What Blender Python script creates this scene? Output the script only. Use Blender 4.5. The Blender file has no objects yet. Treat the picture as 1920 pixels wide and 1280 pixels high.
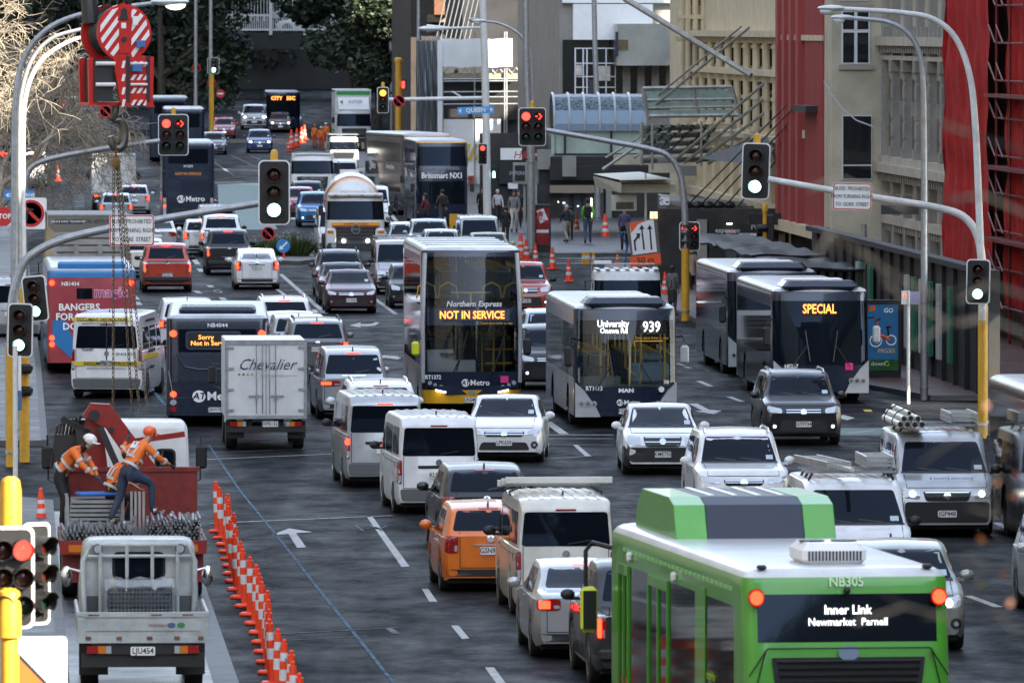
import bpy, bmesh, math, random
from math import sin, cos, pi, atan, atan2, sqrt, radians, hypot
from mathutils import Vector, Matrix
from mathutils.bvhtree import BVHTree
SC = bpy.context.scene
COL = SC.collection
random.seed(7)

# ---------------------------------------------------------------- camera, sky, sun
F = 17300.0; HC = 9.76; YH = 50.0          # focal length in photo pixels, eye height, horizon row
PITCH = atan((640 - YH) / F)
cd = bpy.data.cameras.new('camera'); cam = bpy.data.objects.new('camera', cd); COL.objects.link(cam)
cam.location = (0, 0, HC); cam.rotation_euler = (pi/2 - PITCH, 0, 0)
cd.sensor_width = 36; cd.lens = 36 * F / 1920; cd.clip_start = 1; cd.clip_end = 6000
cd.dof.use_dof = True; cd.dof.focus_distance = 215; cd.dof.aperture_fstop = 8
SC.camera = cam
SUN_EL, SUN_AZ = radians(31), radians(128)  # azimuth clockwise from the view direction (+Y)
w = bpy.data.worlds.new('World'); SC.world = w; w.use_nodes = True
nt = w.node_tree; bg = nt.nodes['Background']; sk = nt.nodes.new('ShaderNodeTexSky')
sk.sky_type = 'NISHITA'; sk.sun_disc = False; sk.sun_elevation = SUN_EL; sk.sun_rotation = SUN_AZ
sk.air_density = 1.0; sk.dust_density = 0.6; sk.ozone_density = 1.0
hs = nt.nodes.new('ShaderNodeHueSaturation'); hs.inputs['Saturation'].default_value = .62
nt.links.new(sk.outputs[0], hs.inputs['Color']); nt.links.new(hs.outputs[0], bg.inputs[0]); bg.inputs[1].default_value = 0.15
sl = bpy.data.lights.new('sun', 'SUN'); so = bpy.data.objects.new('sun', sl); COL.objects.link(so)
sl.energy = 5.0; sl.angle = radians(0.5); sl.color = (1, .9, .74)
sdir = Vector((sin(SUN_AZ)*cos(SUN_EL), cos(SUN_AZ)*cos(SUN_EL), sin(SUN_EL)))
so.rotation_euler = sdir.to_track_quat('Z', 'Y').to_euler()
SC.view_settings.view_transform = 'Standard'; SC.view_settings.look = 'None'
SC.view_settings.exposure = 2.35; SC.view_settings.gamma = 1

# ---------------------------------------------------------------- photo pixel -> world
def ray(px, py):
    dx = (px - 960) / F; dy = -(py - 640) / F; c, s = cos(PITCH), sin(PITCH)
    return Vector((dx, c + dy*s, -s + dy*c))
def at(px, py, s):                          # point at depth F/s (s = pixels per metre there)
    return Vector((0, 0, HC)) + ray(px, py) * (F / s)
def gz(Y):                                  # the road climbs gently beyond the second crossing
    d = Y - 410
    return 0 if d < 0 else (d*d*2.8e-5 if d < 230 else 1.4812 + (d-230)*0.0129)
def gnd(px, py):
    r = ray(px, py); lo, hi = 20.0, 2500.0
    for _ in range(50):
        m = (lo+hi)/2
        if HC + r.z*m > gz(r.y*m): lo = m
        else: hi = m
    p = Vector((0, 0, HC)) + r*lo; p.z = gz(p.y); return p
def adir(v): return Vector(((v-960)/F, 1, 0)).normalized()
RD = adir(20); RP = Vector((RD.y, -RD.x, 0))
def road(U, Y, z=0.0):                      # across the street, along the street
    p = RP*U + RD*Y; return Vector((p.x, p.y, gz(p.y) + z))
RYAW = atan2(-RD.x, RD.y)                   # rotation that turns +Y along the street

# ---------------------------------------------------------------- materials
MATS = {}
def M(name, col=(.5,.5,.5), rough=.5, metal=0, coat=0, em=0, emc=None, noise=0, ns=3, bump=0, bs=40, spec=.5, stretch=None, alpha=1):
    if name in MATS: return MATS[name]
    m = bpy.data.materials.new(name); m.use_nodes = True; MATS[name] = m
    t = m.node_tree; b = t.nodes['Principled BSDF']
    b.inputs['Base Color'].default_value = (*col, 1); b.inputs['Roughness'].default_value = rough
    b.inputs['Metallic'].default_value = metal; b.inputs['Coat Weight'].default_value = coat
    b.inputs['Coat Roughness'].default_value = .04; b.inputs['Specular IOR Level'].default_value = spec
    if em:
        b.inputs['Emission Color'].default_value = (*(emc or col), 1); b.inputs['Emission Strength'].default_value = em
    if alpha < 1: b.inputs['Alpha'].default_value = alpha
    if noise or bump:
        tc = t.nodes.new('ShaderNodeTexCoord'); mp = t.nodes.new('ShaderNodeMapping')
        t.links.new(tc.outputs['Object'], mp.inputs[0])
        if stretch: mp.inputs['Scale'].default_value = stretch
        if noise:
            n = t.nodes.new('ShaderNodeTexNoise'); n.inputs['Scale'].default_value = ns; n.inputs['Detail'].default_value = 6
            n.inputs['Roughness'].default_value = .65
            t.links.new(mp.outputs[0], n.inputs['Vector'])
            r = t.nodes.new('ShaderNodeValToRGB'); r.color_ramp.elements[0].position = .3; r.color_ramp.elements[1].position = .72
            lo = [c*(1-noise) for c in col]; hi = [min(1, c*(1+noise*.6)) for c in col]
            r.color_ramp.elements[0].color = (*lo, 1); r.color_ramp.elements[1].color = (*hi, 1)
            t.links.new(n.outputs[0], r.inputs[0]); t.links.new(r.outputs[0], b.inputs['Base Color'])
        if bump:
            n2 = t.nodes.new('ShaderNodeTexNoise'); n2.inputs['Scale'].default_value = bs; n2.inputs['Detail'].default_value = 4
            t.links.new(mp.outputs[0], n2.inputs['Vector'])
            bp = t.nodes.new('ShaderNodeBump'); bp.inputs['Strength'].default_value = bump; bp.inputs['Distance'].default_value = .02
            t.links.new(n2.outputs[0], bp.inputs['Height']); t.links.new(bp.outputs[0], b.inputs['Normal'])
    return m
PAINTS = dict(white=(.72,.73,.74), cream=(.66,.65,.58), silver=(.42,.43,.44), grey=(.16,.165,.175), dark=(.022,.024,.028), black=(.012,.012,.014),
    navy=(.012,.022,.055), blue=(.02,.16,.42), vwblue=(.01,.045,.22), red=(.30,.016,.014), utered=(.40,.035,.015), maroon=(.055,.010,.016), orange=(.68,.155,.012),
    green=(.085,.42,.035), lightblue=(.42,.5,.58), charcoal=(.022,.024,.027), gold=(.42,.36,.2), bronze=(.30,.31,.28))
def paint(n):
    metal = .75 if n in ('silver','grey','bronze','lightblue') else .0
    return M(n+'_paint', PAINTS[n], .3, metal*.6, coat=.7 if max(PAINTS[n]) > .1 else .3, noise=.16, ns=2.3, bump=.012, bs=9)
GLASS = M('dark_glass', (.005,.007,.011), .03, 0, spec=.17, bump=.015, bs=2.2)
BLACK = M('black_plastic', (.014,.014,.015), .5, noise=.3, ns=9)
RUB = M('tyre_rubber', (.013,.013,.013), .8, noise=.35, ns=18)
CHROME = M('chrome', (.75,.76,.78), .14, 1)
ALLOY = M('alloy', (.42,.43,.45), .3, .9, noise=.2, ns=20)
UNDER = M('underbody', (.008,.008,.009), .8)
WHITE = M('white_plastic', (.75,.75,.74), .4, noise=.08)
LETW = M('white_lettering', (.8,.8,.8), .5)
LETB = M('black_lettering', (.012,.012,.014), .5)
PLATE = M('plate_white', (.74,.74,.72), .4)
TAIL = M('tail_lens', (.28,.008,.008), .15, coat=.6)
TAILON = M('tail_lit', (.6,.02,.01), .2, em=1.5, emc=(1,.035,.012))
BRAKEHI = M('brake_strip_lit', (.6,.02,.01), .2, em=1.2, emc=(1,.03,.012))
AMBER = M('amber_lens', (.55,.16,.01), .2, coat=.5)
LENS = M('headlight_lens', (.5,.52,.54), .08, .35, coat=1)
LAMP = M('headlight_lit', (1,1,1), .1, em=5, emc=(1,.93,.8))
DRL = M('daylight_lit', (1,1,1), .1, em=1.8, emc=(.95,.97,1))
GALV = M('galvanised_steel', (.36,.37,.38), .42, .55, noise=.25, ns=6)
STEELW = M('white_steel', (.62,.62,.60), .42, noise=.15, ns=4)
YPOLE = M('yellow_pole', (.62,.33,.025), .45, noise=.2, ns=5)
LEDO = M('amber_led', (.2,.05,.01), .5, em=.8, emc=(1,.27,.05))
LEDW = M('white_led', (.6,.6,.6), .5, em=.5, emc=(1,1,1))
LEDD = M('dim_led', (.25,.1,.03), .5, em=.06, emc=(1,.4,.1))
SKIN = M('skin', (.42,.25,.17), .5, noise=.1); HAIR = M('dark_hair', (.02,.014,.01), .6, noise=.3, ns=30)

GLASS.node_tree.nodes['Principled BSDF'].inputs['Specular Tint'].default_value = (.55,.72,1,1)
# see-through glass: tinted transparency under a Fresnel reflection
def clearglass(name, tint, ior=1.45):
    if name in MATS: return MATS[name]
    m = bpy.data.materials.new(name); m.use_nodes = True; MATS[name] = m; t = m.node_tree
    t.nodes.remove(t.nodes['Principled BSDF'])
    tr = t.nodes.new('ShaderNodeBsdfTransparent'); tr.inputs[0].default_value = (*tint, 1)
    gl = t.nodes.new('ShaderNodeBsdfGlossy'); gl.inputs['Roughness'].default_value = .03
    fr = t.nodes.new('ShaderNodeFresnel'); fr.inputs[0].default_value = ior
    mx = t.nodes.new('ShaderNodeMixShader')
    t.links.new(fr.outputs[0], mx.inputs[0]); t.links.new(tr.outputs[0], mx.inputs[1]); t.links.new(gl.outputs[0], mx.inputs[2])
    t.links.new(mx.outputs[0], t.nodes['Material Output'].inputs[0]); return m
CLEAR = clearglass('window_glass', (.62,.68,.70)); TINT = clearglass('tinted_glass', (.45,.5,.53)); CANOPYG = clearglass('canopy_glass', (.66,.8,.76))

# ---------------------------------------------------------------- mesh builder
class MB:
    def __init__(s, m=None): s.v = []; s.f = []; s.fm = []; s.m = m; s.T = None
    def _add(s, vs, fs):
        o = len(s.v)
        if s.T: vs = [s.T @ Vector(p) for p in vs]
        s.v += [tuple(p) for p in vs]; s.f += [tuple(i+o for i in f) for f in fs]; s.fm += [s.m]*len(fs); return s
    def box(s, c, d, rz=0, rx=0, ry=0, taper=1, bev=0):
        x, y, z = d[0]/2, d[1]/2, d[2]/2; t = taper
        if bev:
            b = min(bev, x*.9, y*.9, z*.9); vs = []
            for zz, k in ((-z, b), (-z+b, 0), (z-b, 0), (z, b)):
                for sx, sy in ((-1,-1),(1,-1),(1,1),(-1,1)):
                    X, Y = x-k, y-k; q = b*.7
                    pr = [(sx*X, sy*(Y-q)), (sx*(X-q), sy*Y)]
                    if sx*sy < 0: pr = pr[::-1]
                    if sx*sy > 0: pass
                    vs += [(p[0], p[1], zz) for p in (pr if True else pr)]
            # order each ring by angle
            vs2 = []
            for r in range(4):
                ring = sorted(vs[r*8:r*8+8], key=lambda p: atan2(p[1], p[0])); vs2 += ring
            fs = [tuple(range(7,-1,-1)), tuple(range(24,32))]
            for r in range(3):
                for i in range(8): fs.append((r*8+i, r*8+(i+1)%8, r*8+8+(i+1)%8, r*8+8+i))
            vs = vs2
        else:
            vs = [(-x,-y,-z),(x,-y,-z),(x,y,-z),(-x,y,-z),(-x*t,-y*t,z),(x*t,-y*t,z),(x*t,y*t,z),(-x*t,y*t,z)]
            fs = [(3,2,1,0),(4,5,6,7),(0,1,5,4),(1,2,6,5),(2,3,7,6),(3,0,4,7)]
        R = Matrix.Rotation(rz,3,'Z') @ Matrix.Rotation(ry,3,'Y') @ Matrix.Rotation(rx,3,'X'); C = Vector(c)
        return s._add([R @ Vector(p) + C for p in vs], fs)
    def b2(s, a, b, bev=0):                    # box from two corners
        return s.box([(a[i]+b[i])/2 for i in range(3)], [abs(b[i]-a[i]) for i in range(3)], bev=bev)
    def tube(s, pts, r, n=8, cap=True):
        pts = [Vector(p) for p in pts]; rs = r if isinstance(r, (list, tuple)) else [r]*len(pts)
        vs = []; up = None
        for i, p in enumerate(pts):
            d = (pts[min(i+1,len(pts)-1)] - pts[max(i-1,0)])
            d = d.normalized() if d.length > 1e-9 else Vector((0,0,1))
            if up is None: a = Vector((0,0,1)) if abs(d.z) < .9 else Vector((1,0,0))
            else: a = up
            u = d.cross(a); u = u.normalized() if u.length > 1e-6 else d.orthogonal().normalized(); v = u.cross(d); up = v
            for k in range(n):
                t = 2*pi*k/n; vs.append(p + (u*cos(t) + v*sin(t))*rs[i])
        fs = [(i*n+k, i*n+(k+1)%n, (i+1)*n+(k+1)%n, (i+1)*n+k) for i in range(len(pts)-1) for k in range(n)]
        if cap: fs += [tuple(range(n-1,-1,-1)), tuple(range((len(pts)-1)*n, len(pts)*n))]
        return s._add(vs, fs)
    def cyl(s, a, b, r, n=16, r2=None): return s.tube([a, b], [r, r if r2 is None else r2], n)
    def lathe(s, prof, c=(0,0,0), axis='z', n=20):   # prof: (radius, height)
        vs = []; c = Vector(c)
        for r, h in prof:
            for k in range(n):
                t = 2*pi*k/n; a, b = r*cos(t), r*sin(t)
                vs.append(c + Vector({'z': (a,b,h), 'x': (h,a,b), 'y': (b,h,a)}[axis]))
        m = len(prof)
        fs = [(i*n+k, i*n+(k+1)%n, (i+1)*n+(k+1)%n, (i+1)*n+k) for i in range(m-1) for k in range(n)]
        fs += [tuple(range(n-1,-1,-1)), tuple(range((m-1)*n, m*n))]
        return s._add(vs, fs)
    def sphere(s, c, r, n=12, sc=(1,1,1)):
        vs = []; fs = []; m = n//2
        for i in range(m+1):
            a = pi*i/m
            for k in range(n):
                t = 2*pi*k/n; vs.append((c[0]+r*sc[0]*sin(a)*cos(t), c[1]+r*sc[1]*sin(a)*sin(t), c[2]+r*sc[2]*cos(a)))
        for i in range(m):
            for k in range(n): fs.append((i*n+k, (i+1)*n+k, (i+1)*n+(k+1)%n, i*n+(k+1)%n))
        return s._add(vs, fs)
    def prism(s, poly, a, b, plane='xz'):      # poly in plane, extruded from a to b along the third axis
        def P(p, h): return {'xz': (p[0], h, p[1]), 'yz': (h, p[0], p[1]), 'xy': (p[0], p[1], h)}[plane]
        n = len(poly); vs = [P(p, a) for p in poly] + [P(p, b) for p in poly]
        fs = [tuple(range(n)), tuple(range(2*n-1, n-1, -1))] + [(i, n+i, n+(i+1)%n, (i+1)%n) for i in range(n)]
        return s._add(vs, fs)
    def face(s, pts): return s._add(pts, [tuple(range(len(pts)))])
    def build(s, name, m=None, parent=None, smooth=False, fix=True, loc=None, sharp=35):
        me = bpy.data.meshes.new(name); me.from_pydata(s.v, [], s.f)
        mats = []
        for x in s.fm:
            x = x or m
            if x not in mats: mats.append(x)
        for x in mats: me.materials.append(x)
        if len(mats) > 1: me.polygons.foreach_set('material_index', [mats.index(x or m) for x in s.fm])
        if fix:
            bm = bmesh.new(); bm.from_mesh(me); bmesh.ops.recalc_face_normals(bm, faces=bm.faces); bm.to_mesh(me); bm.free()
        if smooth:
            me.shade_smooth(); me.set_sharp_from_angle(angle=radians(sharp))
        me.update(); return link(name, me, parent, loc)
def link(name, data, parent=None, loc=None):
    o = bpy.data.objects.new(name, data); COL.objects.link(o)
    if parent: o.parent = parent
    if loc is not None: o.location = loc
    return o
def thing(name, label, cat, loc=(0,0,0), rz=0, group=None):
    o = link(name, None); o.location = loc; o.rotation_euler = (0,0,rz); o.empty_display_size = .3
    return tag(o, label, cat, group)
def tag(o, label, cat, group=None, kind=None):
    if label: o['label'] = label
    if cat: o['category'] = cat
    if group: o['group'] = group
    if kind: o['kind'] = kind
    return o
def struct(o, kind='structure'): o['kind'] = kind; return o
def copy_tree(o, parent=None):
    c = o.copy(); COL.objects.link(c); c.parent = parent
    for ch in list(o.children): copy_tree(ch, c)
    return c
ROT = dict(rear=(pi/2,0,0), front=(pi/2,0,pi), left=(pi/2,0,-pi/2), right=(pi/2,0,pi/2), top=(0,0,0))
def txt(s, size, mat, parent, loc, rot='rear', name='lettering', bold=0, sx=1, align='CENTER', ext=.003, shear=0, space=1):
    c = bpy.data.curves.new(name, 'FONT'); c.body = s; c.size = size; c.align_x = align; c.align_y = 'CENTER'
    c.extrude = ext; c.offset = bold*size; c.resolution_u = 2; c.shear = shear; c.space_character = space; c.materials.append(mat)
    o = link(name, c, parent, loc); o.rotation_euler = ROT[rot] if isinstance(rot, str) else rot; o.scale = (sx,1,1); return o
def rrect(w, h, r, n=4, c=(0,0)):
    p = []
    for cx, cy, a in ((w/2-r,h/2-r,0),(-w/2+r,h/2-r,pi/2),(-w/2+r,-h/2+r,pi),(w/2-r,-h/2+r,3*pi/2)):
        for i in range(n+1): t = a+pi/2*i/n; p.append((c[0]+cx+r*cos(t), c[1]+cy+r*sin(t)))
    return p
def circ(r, n=20, c=(0,0)): return [(c[0]+r*cos(2*pi*i/n), c[1]+r*sin(2*pi*i/n)) for i in range(n)]
def lerp(a, b, t): return a + (b-a)*t
def interp(tab, y):
    if y <= tab[0][0]: return tab[0][1]
    for (a, p), (b, q) in zip(tab, tab[1:]):
        if y <= b: return p + (q-p)*(y-a)/max(b-a, 1e-9)
    return tab[-1][1]
def sstep(a, b, x): t = max(0, min(1, (x-a)/(b-a))); return t*t*(3-2*t)
# ---------------------------------------------------------------- vehicle helpers
def place(root, cx, gy, v, L, toward):
    n = gnd(cx, gy); a = adir(v); c = n + a*(L/2); hd = -a if toward else a
    root.location = (c.x, c.y, gz(n.y)); root.rotation_euler = (0, 0, atan2(-hd.x, hd.y))
def decal(mb, bvh, poly, side, off=.006, skirt=.03, rings=(.7,.38)):
    n = len(poly); cx = sum(p[0] for p in poly)/n; cy = sum(p[1] for p in poly)/n
    P = list(poly)
    for k in rings: P += [(cx+(p[0]-cx)*k, cy+(p[1]-cy)*k) for p in poly]
    P.append((cx, cy)); out = []; good = []
    for a, b in P:
        if side == 'rear': o, d = Vector((a,-50,b)), Vector((0,1,0))
        elif side == 'front': o, d = Vector((a,50,b)), Vector((0,-1,0))
        elif side == 'left': o, d = Vector((-50,a,b)), Vector((1,0,0))
        elif side == 'right': o, d = Vector((50,a,b)), Vector((-1,0,0))
        else: o, d = Vector((a,b,50)), Vector((0,0,-1))
        h = bvh.ray_cast(o, d)[0]; t = (h-o).dot(d) if h is not None else None
        if t is not None: good.append(t)
        out.append((o, d, t))
    av = sorted(good)[len(good)//2] if good else 49
    vs = [o + d*((av if (t is None or abs(t-av) > 1.3) else t) - off) for o, d, t in out]
    vs += [vs[i] + out[i][1]*(skirt+off) for i in range(n)]
    R = len(rings); fs = []
    for r in range(R):
        for i in range(n): fs.append((r*n+i, r*n+(i+1)%n, (r+1)*n+(i+1)%n, (r+1)*n+i))
    for i in range(n): fs.append((R*n+i, R*n+(i+1)%n, (R+1)*n)); fs.append((i, (R+1)*n+1+i, (R+1)*n+1+(i+1)%n, (i+1)%n))
    return mb._add(vs, fs)
def quad(p, r=.05, n=5):                     # rounded quad: four corners in order
    out = []
    for i in range(4):
        a = Vector(p[i-1]); b = Vector(p[i]); c = Vector(p[(i+1)%4])
        u = (a-b); w = (c-b); ru = min(r, u.length*.45); rw = min(r, w.length*.45)
        s, e = b + u.normalized()*ru, b + w.normalized()*rw
        for k in range(4):
            t = k/3; out.append(tuple((1-t)**2*s + 2*t*(1-t)*b + t*t*e))
        nx = Vector(p[(i+2)%4]); e2 = c + (b-c).normalized()*min(r, (b-c).length*.45)
        for k in range(1, n): out.append(tuple(e + (e2-e)*k/n))
    return out
def qr(x0, x1, z0, z1, r=.04, n=3): return quad([(x0,z1),(x1,z1),(x1,z0),(x0,z0)], r, n)
def trap(zb, zt, wb, wt, r=.055): return quad([(-wt,zt),(wt,zt),(wb,zb),(-wb,zb)], r)
def mirx(poly): return [(-x, z) for x, z in poly]
def dpart(name, bvh, polys, side, m, parent, off=.006, skirt=.03):
    mb = MB(m)
    for p in (polys if isinstance(polys[0], list) else [polys]): decal(mb, bvh, p, side, off, skirt)
    return mb.build(name, m, parent, smooth=True)
WHEELS = {}
def wheel(parent, x, y, r, w=.2, style='alloy'):
    k = (round(r,3), round(w,3), style)
    if k not in WHEELS:
        t = MB(RUB); t.lathe([(r*.62,-w/2),(r*.93,-w/2),(r,-w*.34),(r,w*.34),(r*.93,w/2),(r*.62,w/2)], axis='x', n=24)
        q = MB(ALLOY if style == 'alloy' else (M('steel_rim',(.14,.14,.145),.5,.5) if style == 'steel' else WHITE))
        q.lathe([(r*.1,w*.5),(r*.6,w*.44),(r*.66,w*.52),(r*.66,w*.2),(r*.1,w*.2)], axis='x', n=24)
        if style == 'alloy':
            q.m = BLACK
            for i in range(5):
                a = 2*pi*i/5
                q.box((w*.47, cos(a)*r*.36, sin(a)*r*.36), (.02, r*.16, r*.36), rx=a+pi/2-pi/2)
        else:
            q.m = BLACK
            for i in range(8): q.cyl((w*.44, cos(pi*i/4)*r*.4, sin(pi*i/4)*r*.4), (w*.5, cos(pi*i/4)*r*.4, sin(pi*i/4)*r*.4), r*.07, 6)
        a = t.build('wheel', RUB, None, True); b = q.build('rim', None, None, True)
        WHEELS[k] = (a.data, b.data); bpy.data.objects.remove(a); bpy.data.objects.remove(b)
    o = link('wheel', WHEELS[k][0], parent, (x, y, r)); rm = link('rim', WHEELS[k][1], o, (0,0,0))
    if x < 0: rm.rotation_euler = (0, 0, pi)
    return o
def plate(parent, s, x, y, z, side, bvh=None, w=.36, h=.13):
    if bvh is not None:
        o, d = (Vector((x,50,z)), Vector((0,-1,0))) if side == 'front' else (Vector((x,-50,z)), Vector((0,1,0)))
        hh = bvh.ray_cast(o, d)[0]
        if hh: y = hh.y + (.02 if side == 'front' else -.02)
    sg = 1 if side == 'front' else -1
    p = MB(PLATE).prism(rrect(w, h, .02, 3), 0, .012*sg, 'xz').build('number_plate', PLATE, parent, loc=(x, y, z))
    if s: txt(s, .125, LETB, p, (0, .015*sg, .002), side, bold=.012, sx=.86)
    return p

# ---------------------------------------------------------------- cars, vans and utes: lofted shells
def shell(L, W, top, belt, zb, arches, tum, tf=.12, tr=.10, rake=0):
    ys = set(-L/2 + L*i/46 for i in range(47)); ys |= {-L/2+.02, -L/2+.05, L/2-.02, L/2-.05}
    for ya, ra in arches:
        for k in range(9): ys.add(ya - ra*cos(pi*k/8)); 
        ys |= {ya-ra-.004, ya+ra+.004}
    ys = sorted(y for y in ys if -L/2 <= y <= L/2)
    def tp(y):
        s = 0; n = 0
        for k in range(-3, 4):
            wt = (1,3,5,6,5,3,1)[k+3]; s += wt*interp(top, max(-L/2, min(L/2, y+k*.045))); n += wt
        return s/n
    Hm = max(z for _, z in top); rings = []
    for y in ys:
        t = abs(y)/(L/2); tap = tf if y > 0 else tr
        w = W/2*(1 - .015*t*t - tap*max(0, (t-.80)/.20)**2.4)
        z1 = tp(y); b = min(interp(belt, y) if isinstance(belt, list) else belt, z1-.035)
        lo = zb + (.06*max(0,(t-.86)/.14) if zb else 0)
        for ya, ra in arches:
            if abs(y-ya) < ra: lo = max(lo, (ra-.05) + sqrt(max(0, ra*ra-(y-ya)**2))*1.0)
        h = z1 - b; k = sstep(.05, .40, h); wr = w*lerp(.90, tum, k); e = lerp(.018, .055, k)
        lo = min(lo, b-.06)
        hf = [(w*.93, lo), (w*.985, lo+(b-lo)*.12), (w, lo+(b-lo)*.45), (w*.992, lo+(b-lo)*.72), (w*.975, b-.012), (w*.955, b),
              (lerp(w*.955, wr, .5)+.012*k, lerp(b, z1-e, .5)), (wr, z1-e), (wr*.955, z1-e*.42), (wr*.82, z1-e*.16), (wr*.45, z1), (0, z1+.012*k)]
        rings.append([(x, y, z) for x, z in hf] + [(-x, y, z) for x, z in hf[-2::-1]])
    n = len(rings[0]); vs = [p for r in rings for p in r]
    fs = [(i*n+j, (i+1)*n+j, (i+1)*n+j+1, i*n+j+1) for i in range(len(rings)-1) for j in range(n-1)]
    fs += [tuple(range(n)), tuple(reversed(range((len(rings)-1)*n, len(rings)*n)))]
    return vs, fs
K = {}
K['sedan'] = dict(L=4.55, W=1.76, top=[(-2.275,.93),(-2.2,1.0),(-1.55,1.06),(-.85,1.36),(-.3,1.445),(.3,1.44),(1.15,1.0),(2.0,.84),(2.2,.74),(2.275,.60)], belt=.93,
    ws=(1.02,1.375,.66,.54), rw=(1.07,1.345,.62,.52), sw=[(-.05,.95,.38,-.02,.96,1.34),(-1.1,-.13,-.1,-.72,.97,1.335)], hl=(.52,.80,.63,.77), tl=(.46,.82,.76,.94), pr=(.78,), ax=(1.38,-1.3), wr=.31)
K['liftback'] = dict(L=4.45, W=1.73, top=[(-2.225,.98),(-2.15,1.10),(-1.5,1.27),(-.7,1.44),(-.1,1.49),(.25,1.48),(1.25,1.02),(1.95,.86),(2.15,.74),(2.225,.62)], belt=.95,
    ws=(1.03,1.41,.68,.56), rw=(1.13,1.33,.62,.53), sw=[(-.05,1.05,.40,-.02,.98,1.36),(-1.3,-.13,-.1,-.9,.99,1.33)], hl=(.48,.78,.66,.90), tl=(.58,.80,.72,1.06), pr=(.82,), ax=(1.35,-1.35), wr=.31)
K['hatch'] = dict(L=3.85, W=1.69, top=[(-1.925,.94),(-1.84,1.05),(-1.45,1.42),(-1.0,1.5),(.1,1.51),(.5,1.43),(1.15,.99),(1.75,.82),(1.88,.68),(1.925,.6)], belt=.95,
    ws=(1.02,1.41,.66,.54), rw=(1.06,1.39,.62,.53), sw=[(-.2,.85,.45,-.17,.98,1.38),(-1.15,-.28,-.25,-.95,1.0,1.37)], hl=(.46,.76,.62,.80), tl=(.56,.79,.68,.98), pr=(.72,), ax=(1.2,-1.22), wr=.30)
K['suv'] = dict(L=4.6, W=1.84, top=[(-2.3,1.02),(-2.22,1.15),(-1.9,1.58),(-1.5,1.67),(.2,1.69),(.6,1.6),(1.22,1.12),(2.05,1.0),(2.24,.86),(2.3,.72)], belt=1.05,
    ws=(1.14,1.58,.70,.58), rw=(1.16,1.54,.66,.56), sw=[(-.1,.98,.55,-.08,1.08,1.55),(-1.1,-.18,-.16,-1.05,1.09,1.55),(-1.85,-1.18,-1.12,-1.6,1.12,1.52)], hl=(.50,.84,.76,.92), tl=(.60,.86,.84,1.08), pr=(.86,), ax=(1.35,-1.35), wr=.35)
K['bigsuv'] = dict(L=4.8, W=1.86, top=[(-2.4,1.05),(-2.34,1.18),(-2.1,1.66),(-1.7,1.78),(.1,1.80),(.55,1.71),(1.15,1.2),(2.1,1.10),(2.34,.98),(2.4,.8)], belt=1.12,
    ws=(1.22,1.68,.71,.6), rw=(1.2,1.62,.68,.58), sw=[(-.15,.9,.5,-.12,1.16,1.65),(-1.15,-.22,-.2,-1.12,1.17,1.65),(-2.0,-1.22,-1.18,-1.85,1.2,1.62)], hl=(.46,.86,.84,.98), tl=(.62,.86,.9,1.12), pr=(.92,), ax=(1.42,-1.35), wr=.38)
K['mpv'] = dict(L=4.75, W=1.8, top=[(-2.375,.98),(-2.3,1.12),(-2.0,1.62),(-1.6,1.74),(.2,1.77),(.75,1.66),(1.55,1.08),(2.15,.9),(2.33,.74),(2.375,.62)], belt=1.02,
    ws=(1.12,1.64,.70,.58), rw=(1.14,1.60,.68,.58), sw=[(.1,1.25,.7,.12,1.05,1.58),(-1.0,.02,.04,-.98,1.05,1.6),(-2.0,-1.08,-1.06,-1.75,1.08,1.58)], hl=(.46,.8,.7,.86), tl=(.34,.84,.84,.98), pr=(1.0,), ax=(1.45,-1.4), wr=.32)
K['van'] = dict(L=4.7, W=1.70, top=[(-2.35,1.72),(-2.32,1.88),(-2.18,1.955),(-1.9,1.97),(1.0,1.97),(1.42,1.9),(2.05,1.16),(2.26,.98),(2.33,.8),(2.35,.66)], belt=1.14, tum=.90, tr=.035, tf=.08,
    ws=(1.2,1.80,.70,.62), rw=(1.18,1.74,.70,.655), sw=[(.95,1.95,1.5,.97,1.16,1.72),(-.75,.8,.82,-.73,1.18,1.74),(-2.15,-.9,-.88,-2.1,1.2,1.74)], hl=(.5,.80,.66,.90), tl=(.74,.835,.62,1.1), pr=(.80,), ax=(1.35,-1.22), wr=.32)
K['bonnetvan'] = dict(L=4.9, W=1.9, top=[(-2.45,1.7),(-2.42,1.86),(-2.25,1.95),(.7,1.96),(1.12,1.86),(1.85,1.2),(2.28,1.06),(2.41,.92),(2.45,.74)], belt=1.18, tum=.88, tr=.035, tf=.10,
    ws=(1.24,1.78,.78,.66), rw=(1.2,1.72,.74,.68), sw=[(.5,1.55,1.05,.52,1.2,1.72),(-.9,.3,.32,-.88,1.22,1.72),(-2.2,-1.1,-1.08,-2.1,1.22,1.72)], hl=(.52,.88,.74,.95), tl=(.78,.88,.7,1.2), pr=(.86,), ax=(1.55,-1.45), wr=.34)
K['hightransit'] = dict(L=5.2, W=1.97, top=[(-2.6,2.0),(-2.57,2.14),(-2.45,2.22),(.9,2.25),(1.4,2.1),(2.05,1.3),(2.45,1.1),(2.58,.9),(2.6,.75)], belt=1.25, tum=.90, tr=.03, tf=.1,
    ws=(1.35,2.0,.8,.7), rw=(1.32,1.9,.78,.72), sw=[(.6,1.7,1.2,.62,1.28,1.86),(-.9,.35,.37,-.88,1.3,1.86),(-2.3,-1.1,-1.08,-2.25,1.3,1.86)], hl=(.55,.9,.78,1.1), tl=(.84,.93,.75,1.3), pr=(.95,), ax=(1.65,-1.6), wr=.34)
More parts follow.
